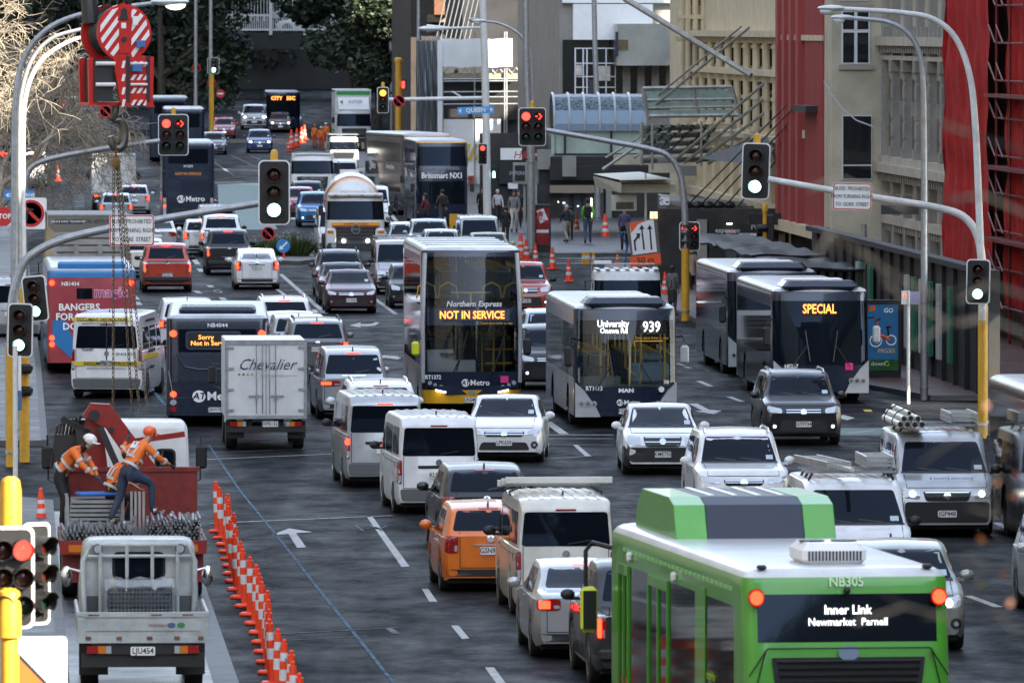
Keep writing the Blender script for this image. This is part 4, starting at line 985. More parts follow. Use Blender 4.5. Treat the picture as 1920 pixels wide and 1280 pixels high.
b = single('silver and navy single-decker numbered 939 with bright corner panels', 1174, 803, 20, True, cls=man_cls, group=OG2, L=12.3, front=[(1.0,2.62,1.2)], fglass=CLEAR, glass=TINT, tf=[(.3,0),(1.0,.02),(2.0,-.08),(3.0,-.3)], bu=.18)
L = 12.3; yf = L/2; metro_front(b, L, 'RT1413')
bus_interior(b, L, 2.5, [(.62,1.95,8)], 2.8, 5.3)
q = MB(RAIL)
for x, y in ((-.15,5.2),(-.3,4.9),(-.45,4.7),(-1.0,5.2),(-.95,4.4),(.55,5.0),(.3,3.9)): q.tube([(x,y,.65),(x,y,2.5)], .028, 6)
q.tube([(-.3,5.15,1.25),(-.05,5.2,1.45),(-.05,5.2,2.4)], .028, 6); q.build('front_handrail', None, b, True)
q = MB(M('seat_pale',(.25,.38,.46),.8,noise=.7,ns=35)); q.box((-.75,4.5,1.3),(.8,.14,.5),bev=.05); q.box((-.75,4.5,1.68),(.5,.12,.16),bev=.04); q.box((-.28,4.9,1.3),(.3,.12,.5),bev=.05); q.build('seat', None, b)
q = MB(M('dash_grey',(.16,.19,.18),.5)); q.b2((-1.1,5.3,.7),(1.1,5.75,1.05)); q.b2((.1,5.2,.7),(1.1,5.6,1.25)); q.m = BLACK; q.lathe([(.24,0),(.24,.03),(.2,.03)], (.6,5.3,1.45), n=16); q.build('dashboard', None, b)
q = MB(BLACK); q.b2((-1.0,5.55,2.28),(1.05,5.7,2.62)); q.build('destination_box', None, b)
txt('University', .23, LEDW, b, (.32,yf-.02,2.54),'front',bold=.015,sx=.82); txt('Onewa Rd', .19, LEDW, b, (.3,yf-.02,2.37),'front',bold=.012,sx=.82); txt('939', .36, LEDW, b, (-.62,yf-.02,2.46),'front',bold=.012,sx=.82)
txt('Please signal driver to stop', .075, YEL, b, (-.62, yf+.0, 2.2), 'front', bold=.02); q = MB(YEL)
q.tube([(-.2,yf-.02,2.12),(-.9,yf-.06,2.12)], .016, 5); q.tube([(-.2,yf-.02,2.12),(-.2,yf-.02,2.0)], .016, 5); q.build('sticker_frame', None, b)
txt('MAN', .13, LETW, b, (0,yf+.035,.92),'front',bold=.05,sx=1.3); metro_logo(b, .0, yf+.03, .63, .13, 'front'); txt('78', .13, LETW, b, (-.98,yf-.04,1.12),'front',bold=.03)
q = MB(WHITE); lamp_disc(q, -.86, yf-.02, .95, .07, 'front', WHITE, .02); q.build('badge', None, b)
q = MB(BLACK); q.tube([(0,yf+.0,1.02),(0,yf-.12,2.3)], .012, 5); q.build('screen_divider', None, b)
plate(b, 'FZM412', 0, yf+.02, .42, 'front')
b = single('dark single-decker signed SPECIAL standing at the right kerb', 1540, 757, 20, True, cls=dark_cls, group=OG2, L=12.3, front=[(1.0,2.66,1.22)], fglass=GLASS, glass=BGREY, tf=[(.3,0),(1.0,.02),(2.0,-.08),(3.0,-.3)], bu=.18)
metro_front(b, 12.3, 'HE257'); txt('SPECIAL', .34, LEDO, b, (.05,6.15,2.45),'front',bold=.015,sx=.72)
q = MB(M('pink_sticker',(.7,.03,.2),.5)); q.b2((-.62,6.15,.88),(-.82,6.1,1.06)); q.build('sticker', None, b)
b = single('grey single-decker with a white roof unit queued behind the SPECIAL bus', 1449, 706, 20, True, cls=dark_cls, group=OG2, L=12.3, front=[(1.0,2.66,1.22)], tf=[(.3,0),(1.0,.02),(2.0,-.08),(3.0,-.3)]); metro_front(b, 12.3, 'HE214')
b = single('grey single-decker cut off by the right edge, side windows and wheel showing', 2110, 1055, 20, True, cls=dark_cls, group=OG2, L=12.0, front=[(1.0,2.66,1.22)]); metro_logo(b, 1.256, -4.2, 1.6, .3, 'right'); metro_logo(b, 1.256, 1.5, 1.6, .3, 'right')
b = single('distant bus numbered 55C among headlights at the far crossing', 531, 247, 250, True, cls=man_cls, group=OG2, front=[(1.0,2.66,1.22)], roof=ROOFG); txt('CITY   55C', .38, LEDO, b, (0,6.1,2.45),'front',bold=.03)
b = single('navy bus with a white roof behind the bus shelter on the right', 1600, 560, 20, True, cls=lambda t,x,y,z: NAVY, group=None, front=[(1.0,2.66,1.22)])
b = single('small dark bus far off on the left behind the bare trees', 148, 262, 150, False, cls=lambda t,x,y,z: NAVY, group=AG2, roof=ROOFG)
for s in (-1,1): q = MB(); lamp_disc(q, s*1.1, -6, 2.5, .1, 'rear', TAILON, .04); q.build('tail_lamp', None, b)
# ---------------------------------------------------------------- trucks
TW = M('truck_white', (.68,.69,.69), .35, coat=.4, noise=.18, ns=2); TDIRTY = M('truck_white_worn', (.40,.43,.43), .45, noise=.35, ns=2.6, coat=.2)
BOXW = M('box_white', (.66,.67,.66), .42, noise=.14, ns=1.6); BOXG = M('box_grey_white', (.46,.47,.46), .5, noise=.25, ns=1.4)
RUST = M('rusty_steel', (.16,.08,.05), .8, noise=.5, ns=9); CRED = M('crane_red', (.26,.014,.010), .35, coat=.4, noise=.25, ns=3); DREAD = M('deck_red_worn', (.19,.015,.012), .55, noise=.5, ns=5)
def cabover(root, W, yf, ln, z0, z1, wb, wt, m, glass=GLASS, mirrors=True, name='cab', rearwin=None, grille=True, lit=False, stripe=None):
    def cls(tag, x, y, z):
        if tag in ('front','fl','fr') and wb < z < wt and abs(x) < W/2*.96: return ('windscreen', 0), glass
        if tag in ('left','right') and wb-.05 < z < wt-.05 and yf-ln+.45 < y < yf-.3: return ('side_window', tag), glass
        return name, m
    zs = sorted([z0, z0+.3, wb-.05, wb, wt-.05, wt, z1-.14]); tf = [(z0,0),(wb,-.03),(z1,-.32)]
    lv = zlev(zs, z1, yf, yf-ln, W/2, .16, .08, .12, tf, [(0,0)], [(wb,0),(z1,-.06)], .14)
    finish_rings(ring_body(lv, [yf-ln+.45, yf-.3], cls, (), nx=10), root)
    if rearwin:
        x0, x1, a, b = rearwin; q = MB(RUB); q.prism(rrect(x1-x0+.08, b-a+.08, .1, 4, ((x0+x1)/2,(a+b)/2)), yf-ln+.02, yf-ln-.012, 'xz'); q.m = GLASS; q.prism(rrect(x1-x0, b-a, .08, 4, ((x0+x1)/2,(a+b)/2)), yf-ln, yf-ln-.018, 'xz'); q.build('rear_window', None, root)
    if mirrors:
        for s in (-1,1):
            q = MB(BLACK); q.tube([(s*W/2,yf-.25,wb-.1),(s*(W/2+.22),yf-.05,wb),(s*(W/2+.24),yf-.02,wt),(s*W/2,yf-.3,wt)], .018, 5); q.box((s*(W/2+.24),yf-.03,(wb+wt)/2),(.2,.1,.42),bev=.04); q.build('door_mirror', None, root)
    if grille:
        q = MB(BLACK); q.prism([(-W*.36,wb-.14),(W*.36,wb-.14),(W*.33,z0+.34),(-W*.33,z0+.34)], yf-.06, yf+.012, 'xz')
        q.m = CHROME
        for k in range(3): q.box((0,yf+.015,wb-.24-k*.13),(W*.6,.02,.03))
        q.build('grille', None, root)
        q = MB(BLACK); q.box((0,yf-.05,z0+.12),(W*.99,.24,.34),bev=.06); q.build('bumper', None, root)
        for s in (-1,1): q = MB(); lamp_disc(q, s*W*.38, yf+.04, z0+.18, .10, 'front', LENS, .04); lamp_disc(q, s*W*.36, yf+.04, z0+.18, .06, 'front', LAMP if lit else CHROME, .05); q.build('headlight', None, root)
        q = MB(BLACK); q.tube([(-W*.2,yf+.0,wb),(-W*.02,yf-.02,wb+.22)], .014, 4); q.tube([(W*.15,yf+.0,wb),(W*.33,yf-.02,wb+.22)], .014, 4); q.build('wiper', None, root)
def chassis(root, W, L, axles, r=.42, dual=True, z=.75):
    q = MB(UNDER)
    for s in (-1,1): q.b2((s*.36-.05,-L/2+.1,z-.22),(s*.36+.05,L/2-.3,z))
    q.build('chassis_rail', UNDER, root)
    for y in axles:
        for s in (-1,1): wheel(root, s*(W/2-.16), y, r, .26 if y < 0 and dual else .22, 'steel')
def rear_lamps(root, W, y, z, on=False):
    for s in (-1,1):
        q = MB(TAILON if on else TAIL); q.box((s*W*.40,y,z),(.16,.06,.11)); q.m = AMBER; q.box((s*W*.40-s*.14,y,z),(.11,.06,.11)); q.m = LENS; q.box((s*W*.40+s*-.24,y,z),(.08,.06,.11)); q.build('tail_lamp', None, root)
def doors(root, W, y, z0, z1, m=GALV):
    q = MB(m)                       # locking bars, hinges and the frame of two rear doors
    for x in (-.22,-.08,.08,.22): q.cyl((x,y-.03,z0+.04),(x,y-.03,z1-.04),.016,6)
    for x in (-W/2+.03, W/2-.03): q.b2((x-.03,y-.025,z0),(x+.03,y+.0,z1))
    q.b2((-W/2,y-.02,z1-.06),(W/2,y+.01,z1)); q.b2((-W/2,y-.03,z0-.08),(W/2,y+.02,z0)); q.b2((-.012,y-.006,z0),(.012,y,z1))
    for s in (-1,1):
        for k in range(4): q.box((s*(W/2-.09), y-.02, lerp(z0+.12,z1-.12,k/3)),(.2,.03,.05))
        q.box((s*.26,y-.04,z0+.45),(.3,.03,.03)); q.box((s*.22,y-.05,z0+.42),(.05,.05,.16))
    return q.build('door_hardware', m, root)
def box_truck(label, cx, gy, v, toward, W, L, zb, zt, cabH, m=BOXW, cm=TW, cabW=None, name='box_truck', wb=1.45, group=None, lit=False, r=.40, cablen=1.75):
    t = thing(name, label, 'truck', group=group); cw = cabW or W-.1
    q = MB(m); q.b2((-W/2,-L/2,zb),(W/2,L/2-cablen-.15,zt), bev=.02); q.build('cargo_box', m, t)
    cabover(t, cw, L/2, cablen, .5, cabH, wb, cabH-.3, cm, lit=lit); chassis(t, W, L, (L/2-1.0,-L/2+1.2), r)
    q = MB(GALV)
    for x in (-W/2,W/2): q.b2((x-.012,-L/2-.012,zb),(x+.012,-L/2+.05,zt))
    q.b2((-W/2,-L/2-.014,zt-.03),(W/2,-L/2+.03,zt+.012)); q.build('box_edging', None, t)
    place(t, cx, gy, v, L, toward); return t
# white box truck with script lettering
t = box_truck('small white box truck with handwritten style lettering on its rear doors, plate KPE132','' and 0 or 499,845,-60,False,1.86,5.6,.74,2.54,2.1,BOXW,cabW=1.7,group=AG,r=.34,wb=1.3) if False else box_truck('small white box truck with flowing script lettering on its rear doors, plate KPE132',499,845,-60,False,1.86,5.6,.74,2.54,2.1,BOXW,cabW=1.7,group=AG,r=.34,wb=1.3)
yb = -2.8; doors(t, 1.86, yb, .82, 2.5); txt('Chevalier', .36, M('script_navy',(.03,.035,.07),.5), t, (.0,yb-.01,1.98), 'rear', shear=.45, sx=.95, bold=-.004)
txt('fine produce specialists since 1971', .06, M('faint_lettering',(.45,.47,.46),.6), t, (.3,yb-.012,1.74), 'rear')
q = MB(M('fruit_red',(.3,.03,.05),.5)); 
for k, mm in enumerate(('fruit_red',(.01,.01,.01),'fg','fr2')): q.m = M(('fruit_red','fruit_dark','fruit_green','fruit_orange')[k],((.3,.03,.05),(.02,.02,.03),(.15,.3,.03),(.5,.15,.02))[k],.5); q.prism(circ(.025,8,(-.62+k*.1,1.76)), yb, yb-.008, 'xz')
q.build('door_emblem', None, t)
q = MB(BLACK); q.box((0,yb+.1,.5),(1.8,.12,.14)); q.b2((-.92,yb+.3,.28),(-.5,yb+.33,.68)); q.b2((.5,yb+.3,.28),(.92,yb+.33,.68)); q.build('rear_bumper', None, t); rear_lamps(t, 1.86, yb+.03, .62); plate(t,'KPE132',.1,yb+.02,.62,'rear')
# curtain-sided truck and distant box truck
t = box_truck('tall beige truck with a slatted tailgate behind the advertising bus', 166, 668, -100, False, 2.42, 8, 1.1, 4.2, 2.9, M('truck_beige',(.13,.12,.10),.55,noise=.3,ns=1.6), group=AG, r=.46, name='tipper_truck')
q = MB(M('slat_grey',(.28,.28,.265),.5,noise=.3,ns=2))
for k in range(11): q.box((0,-4.02,1.5+k*.21),(2.1,.05,.155))
for x in (-1.0,-.35,.35,1.0): q.box((x,-4.06,2.3),(.14,.06,2.0))
q.build('tailgate', None, t); txt('PH: (027) 9244 880', .15, LETB, t, (.5,-4.02,4.0),'rear'); q = MB(LETB); q.b2((-1.0,-4.0,3.93),(-.15,-4.012,4.05)); txt('LANCE KING TRANSPORT', .09, LETW, q.build('name_board', None, t), (-.58,-4.02,3.99),'rear')
q = MB(M('tarpaulin',(.33,.27,.16),.7,noise=.3)); q.prism([(-1.22,3.9),(-1.02,3.7),(-1.1,2.2),(-1.35,1.6),(-1.32,2.6)], -4.1, 0, 'xz'); q.build('tarpaulin', None, t)
q = MB(M('emblem_grey',(.2,.25,.28),.5))
for k in range(4): q.box((-.1+.12*cos(k*1.6),-4.08,2.35+.12*sin(k*1.6)),(.18,.02,.05),ry=k*.8)
q.build('emblem', None, t)
t = box_truck('small grey-white box truck in the left lane beneath the bare tree', 213, 396, 150, False, 2.3, 6.5, .95, 2.95, 2.3, BOXG, group=AG); doors(t, 2.3, -3.25, 1.0, 2.9); rear_lamps(t, 2.3, -3.25, .8, True)
q = MB(BLACK); q.box((0,-3.2,.6),(2.2,.1,.3)); q.build('rear_bumper', None, t)
# truck with green trimmed box, far right lane
t = box_truck('white and green box truck with an air deflector beyond the orange barrier', 664, 281, 60, True, 2.46, 9, 1.1, 4.1, 2.75, BOXW, wb=1.6, group=OG, name='box_truck', r=.46)
q = MB(M('box_green',(.03,.30,.07),.4)); q.b2((-1.15,2.56,3.72),(1.15,2.62,3.98)); q.b2((1.231,-4.4,3.9),(1.238,2.5,4.05)); q.b2((1.231,-4.4,1.2),(1.238,2.5,1.36)); q.build('box_stripe', None, t)
q = MB(WHITE); q.prism([(4.2,2.74),(2.75,2.74),(2.7,3.6),(3.1,3.55)], -1.05, 1.05, 'yz'); q.build('air_deflector', None, t)
txt('INTESI', .34, M('grey_letters',(.2,.22,.22),.5), t, (-.1,4.05,3.25), (pi/2-.5,0,pi), bold=.02); q = MB(M('box_green',(.03,.30,.07),.4)); q.prism([(.95,3.25),(.75,3.4),(.75,3.1)], 3.85, 3.92, 'xz'); q.build('emblem', None, t)
for k in range(5): txt('LABX', .3, M('faint_grey',(.3,.3,.3),.6), t, (1.24,.5-k*1.0,2.6), (pi/2,pi/2,pi/2))
# white truck with 'FILLMORE' style lettering, seen above the blue crossover
t = box_truck('white tipper truck with dark windscreen above the blue crossover', 586, 388, 100, True, 2.4, 7.5, 1.1, 2.2, 2.75, M('tipper_grey',(.3,.31,.32),.5,noise=.2), wb=1.75, group=OG, name='tipper_truck'); txt('FILLMORE', .26, M('grey_letters',(.2,.22,.22),.5), t, (0,3.83,1.5),'front',bold=.02,shear=.2)
q = MB(STEELW); q.box((0,3.4,2.8),(2.2,.2,.1),bev=.03); q.build('roof_visor', None, t)
t = box_truck('white flatbed with ladder rack parked by the road crew', 645, 322, 100, True, 1.95, 5.6, .8, 1.25, 2.15, M('tipper_grey',(.3,.31,.32),.5), cm=TW, wb=1.35, group=OG, name='flatbed_truck', r=.36)
q = MB(GALV)
for x in (-.9,.9): q.tube([(x,-2.6,1.2),(x,-2.6,2.3),(x,2.3,2.3)], .03, 5)
for y in (-2.6,-1,.8,2.3): q.tube([(-.9,y,2.3),(.9,y,2.3)], .03, 5)
q.build('ladder_rack', None, t)
car('van','white',700,426,20,True,'white van just right of the concrete mixer','van',group=OG)
car('van','white',632,477,20,True,'white van hidden behind the concrete mixer, left side showing','van',group=OG)
car('van','white',645,366,60,True,'white van between the tipper truck and the double-deckers','van',group=OG)
# concrete mixer
t = thing('concrete_mixer','white concrete mixer truck with striped drum and orange nose band','truck',group=OG); L = 8.4; yf = L/2; W = 2.42
cabover(t, W, yf, 1.9, .55, 2.78, 1.72, 2.5, TW, lit=True, grille=False)
q = MB(BLACK); q.prism([(-.86,1.40),(.86,1.40),(.78,.78),(-.78,.78)], yf-.1, yf+.012, 'xz'); q.m = M('grille_grey',(.05,.052,.055),.4)
for k in range(4): q.box((0,yf+.015,.86+k*.14),(1.5,.03,.05))
q.build('grille', None, t)
q = MB(M('mixer_orange',(.75,.36,.03),.4)); q.prism([(-1.0,1.62),(1.0,1.62),(1.0,1.49),(-1.0,1.49)], yf-.1, yf+.012,'xz'); q.m = M('mixer_maroon',(.25,.02,.03),.4); q.prism([(-1.0,1.48),(1.0,1.48),(.92,1.42),(-.92,1.42)], yf-.1, yf+.012,'xz'); q.build('nose_band', None, t)
txt('CERTIFIED CONCRETE', .1, LETB, t, (0,yf+.02,1.555),'front')
q = MB(CHROME); q.lathe([(.2,0),(.2,.03),(.15,.03),(.15,0)],(0,yf+.01,1.33),'y',20); q.box((0,yf+.03,1.33),(.3,.02,.06)); q.build('emblem', None, t)
q = MB(M('bumper_charcoal',(.03,.032,.036),.45)); q.box((0,yf-.05,.62),(2.4,.3,.42),bev=.08); q.b2((-.7,yf,.42),(.7,yf+.13,.62)); q.build('bumper', None, t)
for s in (-1,1):
    q = MB(TW); q.box((s*1.02,yf-.05,1.0),(.4,.26,.72),bev=.06); q.m = AMBER; q.box((s*1.05,yf+.06,1.22),(.24,.06,.12)); q.build('corner_panel', None, t)
    q = MB(); lamp_disc(q, s*.92, yf+.08, .66, .11, 'front', LENS, .05); lamp_disc(q, s*.5, yf+.05, .86, .07, 'front', LAMP, .05); q.build('headlight', None, t)
q = MB(TW); q.box((0,yf-.35,2.76),(2.3,.5,.16),bev=.05); q.m = AMBER
for k in range(4): q.box((-.84+k*.56,yf-.09,2.74),(.14,.04,.05))
q.build('roof_visor', None, t)
dr = MB(); A, B = Vector((0,1.7,2.0)), Vector((0,-3.6,3.0)); ax_ = (B-A).normalized(); up = Vector((1,0,0)); vv = ax_.cross(up)
prof = [(0,.3),(.25,.62),(.7,.9),(1.3,1.12),(1.55,1.15),(1.85,1.17),(2.5,1.18),(3.4,1.04),(4.0,.86),(5.0,.5),(5.2,.42)]; n = 32
pts = [[A + ax_*d + up*r*cos(2*pi*k/n) + vv*r*sin(2*pi*k/n) for k in range(n)] for d, r in prof]
cols = [TW,TW,TW,M('mixer_orange',(.75,.36,.03),.4),M('mixer_maroon',(.25,.02,.03),.4),TW,TW,TW,TW,TW]; _c = [TW,TW,M('mixer_maroon',(.25,.02,.03),.4),M('mixer_orange',(.75,.36,.03),.4),TW,M('mixer_orange',(.75,.36,.03),.4),M('mixer_maroon',(.25,.02,.03),.4),TW,TW,TW]
for i in range(len(prof)-1):
    dr.m = cols[i]
    dr._add(pts[i]+pts[i+1], [(k, (k+1)%n, n+(k+1)%n, n+k) for k in range(n)])
dr.m = TW; dr.face(pts[0]); dr.face(pts[-1]); dr.build('drum', None, t, True)
q = MB(TW); q.prism([(-.9,2.2),(.9,2.2),(.5,2.9),(-.5,2.9)],1.75,1.9,'xz'); q.build('drum_frame', None, t)
q = MB(TW); q.b2((-.4,-3.6,3.3),(.4,-3.0,3.7)); q.build('loading_hopper', None, t)
chassis(t, W, L, (yf-1.3,-1.6,-2.9), .5); plate(t,'HKN482',0,yf+.09,.45,'front'); place(t, 667, 490, 20, L, True)
# dropside truck with a plain white cab behind the single-decker
t = box_truck('white-cabbed dropside truck between the 939 bus and the works sign', 1178, 688, 20, True, 2.05, 6.4, .95, 1.5, 2.78, M('dropside_grey',(.33,.34,.33),.5,noise=.3), wb=1.62, cabW=2.0, group=OG, name='dropside_truck', r=.4)
q = MB(STEELW)
for k in range(7): q.box((-.84+k*.28,2.3,2.8),(.13,1.2,.05),bev=.02)
q.build('roof_ribs', None, t)
q = MB(GALV); q.tube([(-.9,.9,1.5),(-.9,.9,2.9),(.9,.9,2.9),(.9,.9,1.5)], .03, 6); q.m = WHITE; q.box((.6,1.0,2.95),(.5,.25,.09)); q.build('headboard_frame', None, t)
# old white dropside truck, rear towards us
t = thing('dropside_truck','battered white dropside truck with cab guard frame, plate LJU454, parked in the bay','truck',group=AG); L = 4.7; yb = -L/2
cabover(t, 1.78, L/2, 1.55, .62, 2.06, 1.35, 1.85, TDIRTY, rearwin=(-.36,.36,1.50,1.84), mirrors=False)
cb = L/2-1.55
q = MB(TDIRTY); q.b2((-.93,yb,.80),(.93,cb-.06,.87)); q.build('tray_floor', None, t)
for s in (-1,1):
    q = MB(TDIRTY); q.b2((s*.93,yb+.06,.85),(s*.965,cb-.06,1.14)); q.tube([(s*.95,yb+.1,1.15),(s*.95,cb-.1,1.15)], .03, 6); q.build('side_board', None, t)
    q = MB(CHROME); q.tube([(s*.86,L/2-.1,1.5),(s*1.06,L/2+.02,1.55),(s*1.06,L/2+.02,1.35)], .018, 5); q.sphere((s*1.07,L/2,1.42),.13,12,(.7,.45,1.25)); q.build('door_mirror', None, t, True)
    q = MB(M('red_reflector',(.5,.02,.02),.25,coat=.5)); q.b2((s*.86,yb-.035,1.0),(s*.94,yb-.02,1.12)); q.build('reflector', None, t)
    q = MB(BLACK); q.b2((s*.5,yb+.75,.2),(s*.93,yb+.78,.7)); q.build('mudflap', None, t)
    q = MB(BLACK); q.cyl((s*.62,cb-.14,1.93),(s*.62,cb-.06,1.93),.075,16); q.m = LENS; q.cyl((s*.62,cb-.15,1.93),(s*.62,cb-.1,1.93),.06,16); q.build('work_lamp', None, t)
q = MB(TDIRTY); q.b2((-.965,yb-.03,.80),(.965,yb+.03,1.12)); q.b2((-.97,yb-.05,1.10),(.97,yb+.05,1.17)); q.b2((-.9,yb-.045,.9),(.9,yb-.035,1.05)); q.b2((-.96,yb-.05,.80),(-.84,yb-.04,1.12)); q.b2((.84,yb-.05,.80),(.96,yb-.04,1.12)); q.b2((-.97,yb-.05,.72),(.97,yb+.06,.80))
q.m = RUST
for x in (-.8,-.35,.1,.5,.85): q.box((x,yb-.05,.79),(.08,.03,.05))
for x in (-.72,.2,.66): q.box((x,yb-.047,1.13),(.16,.01,.025))
q.build('tailgate', None, t)
for x, c, n_ in ((.42,(.05,.1,.2),'sticker_blue'),(.56,(.03,.2,.06),'sticker_green')): q = MB(M(n_,c,.5)); q.prism([(p[0]*1.5+x,p[1]+.98) for p in circ(.04,14)], yb-.045, yb-.052,'xz'); q.build('sticker', None, t)
txt('TRUCKHELP', .05, M('faint_red',(.3,.12,.1),.6), t, (.22,yb-.06,.98),'rear'); txt('ELF', .13, M('faint_grey2',(.35,.35,.35),.6), t, (.55,yb+.08,.42),'rear',bold=.02,sx=1.5)
q = MB(TDIRTY)
for x in (-.58,-.18,.2,.58): q.cyl((x,cb-.1,.87),(x,cb-.12,2.0),.03,6)
q.tube([(-.82,cb-.1,.87),(-.84,cb-.1,1.75),(-.72,cb-.1,1.99),(.72,cb-.1,1.99),(.84,cb-.1,1.75),(.82,cb-.1,.87)], .04, 8); q.tube([(-.8,cb-.1,1.82),(.8,cb-.1,1.82)], .028, 6)
q.m = M('guard_board',(.06,.062,.065),.6,noise=.4); q.b2((-.84,cb-.06,.87),(-.55,cb-.05,1.22)); q.b2((.55,cb-.06,.87),(.84,cb-.05,1.22)); q.build('cab_guard', None, t, True)
q = MB(BLACK); q.box((0,yb+.1,.46),(1.8,.1,.2)); q.b2((-.75,yb-.0,.55),(.75,yb+.1,.78)); q.build('rear_bumper', None, t)
rear_lamps(t, 1.86, yb+.0, .62); plate(t,'LJU454',.0,yb-.03,.60,'rear',w=.36); chassis(t, 1.86, L, (L/2-.8,yb+1.15), .35, z=.78); place(t, 268, 1296, -60, L, False); ELF = t
# mesh cage wrapped in clear film standing in its tray
def on_truck(tr, x, y, z):
    return tr.location + Matrix.Rotation(tr.rotation_euler.z, 3, 'Z') @ Vector((x,y,z))
c = thing('wire_cage','wire mesh cage wrapped in clear film in the bed of the battered white truck','cage', on_truck(ELF,0,.2,.87), ELF.rotation_euler.z)
q = MB(GALV)
for k in range(19): q.cyl((-.5+k/18,-.3,0),(-.5+k/18,-.3,.52),.006,4)
for k in range(9): q.cyl((-.5,-.3,k*.065),(.5,-.3,k*.065),.006,4)
for x in (-.5,.5): q.b2((x-.015,-.3,0),(x+.015,.3,.52))
q.b2((-.5,.28,0),(.5,.3,.5)); q.build('mesh_panel', None, c)
film = clearglass('plastic_film', (.86,.88,.9), 1.7); q = MB(film); n = 20
P = [[(-.52+1.04*i/n, -.33-.02*random.random()-.06*sin(pi*j/5), .22+.45*j/5+.025*sin(i*.9+j)) for i in range(n+1)] for j in range(6)] + [[(-.52+1.04*i/n, -.2+.4*j/3, .64+.03*random.random()) for i in range(n+1)] for j in range(4)]
q._add([p for r in P for p in r], [(j*(n+1)+i, j*(n+1)+i+1, (j+1)*(n+1)+i+1, (j+1)*(n+1)+i) for j in range(len(P)-1) for i in range(n)]); q.build('film_wrap', film, c, True)
q = MB(M('contents_dark',(.05,.05,.055),.6,noise=.5,ns=8)); q.box((0,0,.25),(.9,.4,.45),bev=.05); q.build('contents', None, c)
# crane truck: red flatbed with folded loader crane
t = thing('crane_truck','red flatbed crane truck loaded with scaffold tubes, white cab and red folded boom','truck',group=AG); L = 9.6; yb = -L/2; hb = yb+4.6
q = MB(M('deck_steel',(.10,.095,.09),.6,.2,noise=.5,ns=4)); q.b2((-1.24,yb,.94),(1.24,hb,1.02)); q.build('deck', None, t)
q = MB(DREAD); q.b2((-1.25,yb-.04,.86),(1.25,yb,1.03)); q.b2((-1.25,yb,.88),(-1.22,hb,1.04)); q.b2((1.22,yb,.88),(1.25,hb,1.04)); q.build('deck_edge', None, t)
q = MB(DREAD); q.b2((-1.2,hb,1.0),(1.2,hb+.06,2.02)); q.b2((-1.24,hb-.03,1.98),(1.24,hb+.08,2.06)); q.build('headboard', None, t)
for s in (-1,1):
    q = MB(CRED); q.b2((s*.72,yb-.055,.80),(s*1.24,yb-.03,1.0)); q.m = AMBER; q.b2((s*.8,yb-.065,.84),(s*1.1,yb-.05,.96)); q.build('lamp_board', None, t)
    q = MB(DREAD); q.b2((s*.7,yb+.3,.3),(s*1.2,yb+.34,.85)); q.build('mudguard', None, t)
q = MB(BLACK); q.b2((-.9,yb+.02,.5),(.9,yb+.1,.62)); q.build('rear_bumper', None, t)
cabover(t, 2.3, L/2, 1.9, .6, 2.72, 1.6, 2.4, TW, rearwin=(.55,.85,1.5,2.2)); chassis(t, 2.45, L, (L/2-1.4,yb+1.4,yb+2.7), .5, z=.94)
q = MB(); bc = hb+.75
def beam(a, b, w_, h_, m):
    q.m = m; a, b = Vector(a), Vector(b); d = (b-a).normalized(); u = d.cross(Vector((0,1,0))).normalized()*h_/2; v = Vector((0,w_/2,0))
    q._add([a+u+v,a-u+v,a-u-v,a+u-v,b+u+v,b-u+v,b-u-v,b+u-v], [(0,1,2,3),(7,6,5,4),(0,4,5,1),(1,5,6,2),(2,6,7,3),(3,7,4,0)])
q.m = CRED; q.prism([(-.62,1.0),(-.28,1.0),(-.38,2.2),(-.5,3.0),(-.72,3.02),(-.78,2.7)], bc-.16, bc+.16, 'xz')
q.prism([(-.80,2.95),(-.66,3.16),(-.32,3.14),(.45,2.1),(1.0,1.3),(.8,1.15),(.2,1.85),(-.4,2.72)], bc-.34, bc-.05, 'xz')
q.m = BLACK; q.cyl((-.6,bc-.4,2.95),(-.6,bc+.2,2.95),.10,14); q.cyl((-.3,bc-.4,2.7),(-.3,bc+.2,2.7),.05,10)
beam((-.72,bc-.2,1.1),(-.86,bc-.2,2.7),.16,.14,M('crane_dark',(.02,.02,.022),.4)); beam((-.5,bc-.38,2.75),(.05,bc-.38,1.5),.1,.12,M('crane_dark',(.02,.02,.022),.4))
beam((-.1,bc+.1,2.45),(1.0,bc+.1,2.6),.12,.1,CRED)
q.m = M('yellow_label',(.6,.5,.08),.5); q.b2((-.2,bc-.36,1.72),(.02,bc-.345,1.85)); q.b2((.55,bc-.36,1.5),(.8,bc-.35,1.62)); q.build('crane_boom', None, t)
q = MB(M('crane_dark',(.02,.02,.022),.4))
for k in range(7): q.tube([(-1.35+k*.07,bc,2.0+.1*k),(-1.25+k*.07,bc-.05,2.75+.03*k),(-1.0+k*.05,bc-.1,2.85),(-.85,bc,2.4)], .03, 6)
for k in range(5): q.lathe([(.07,-.02),(.07,.02),(.04,.02),(.04,-.02)],(-1.12+k*.1,bc-.2,2.86-.05*k),'y',10)
q.b2((-1.3,bc-.1,2.1),(-.9,bc+.2,2.6)); q.build('hydraulic_hoses', None, t, True)
q = MB(M('tank_dark',(.05,.06,.08),.4)); q.b2((-1.2,bc-.2,1.0),(-.8,bc+.3,1.7)); q.b2((.3,bc-.1,1.0),(1.1,bc+.3,1.35)); q.build('hydraulic_tank', None, t)
place(t, 250, 1126, -40, L, False); CRANE = t
HBY, CYB = hb, yb
def cargo(name, label, cat, x, y, z, group=None): return thing(name, label, cat, on_truck(CRANE,x,y,z), CRANE.rotation_euler.z, group)
TUBEM = M('scaffold_tube',(.20,.21,.22),.45,.6,noise=.35,ns=8)
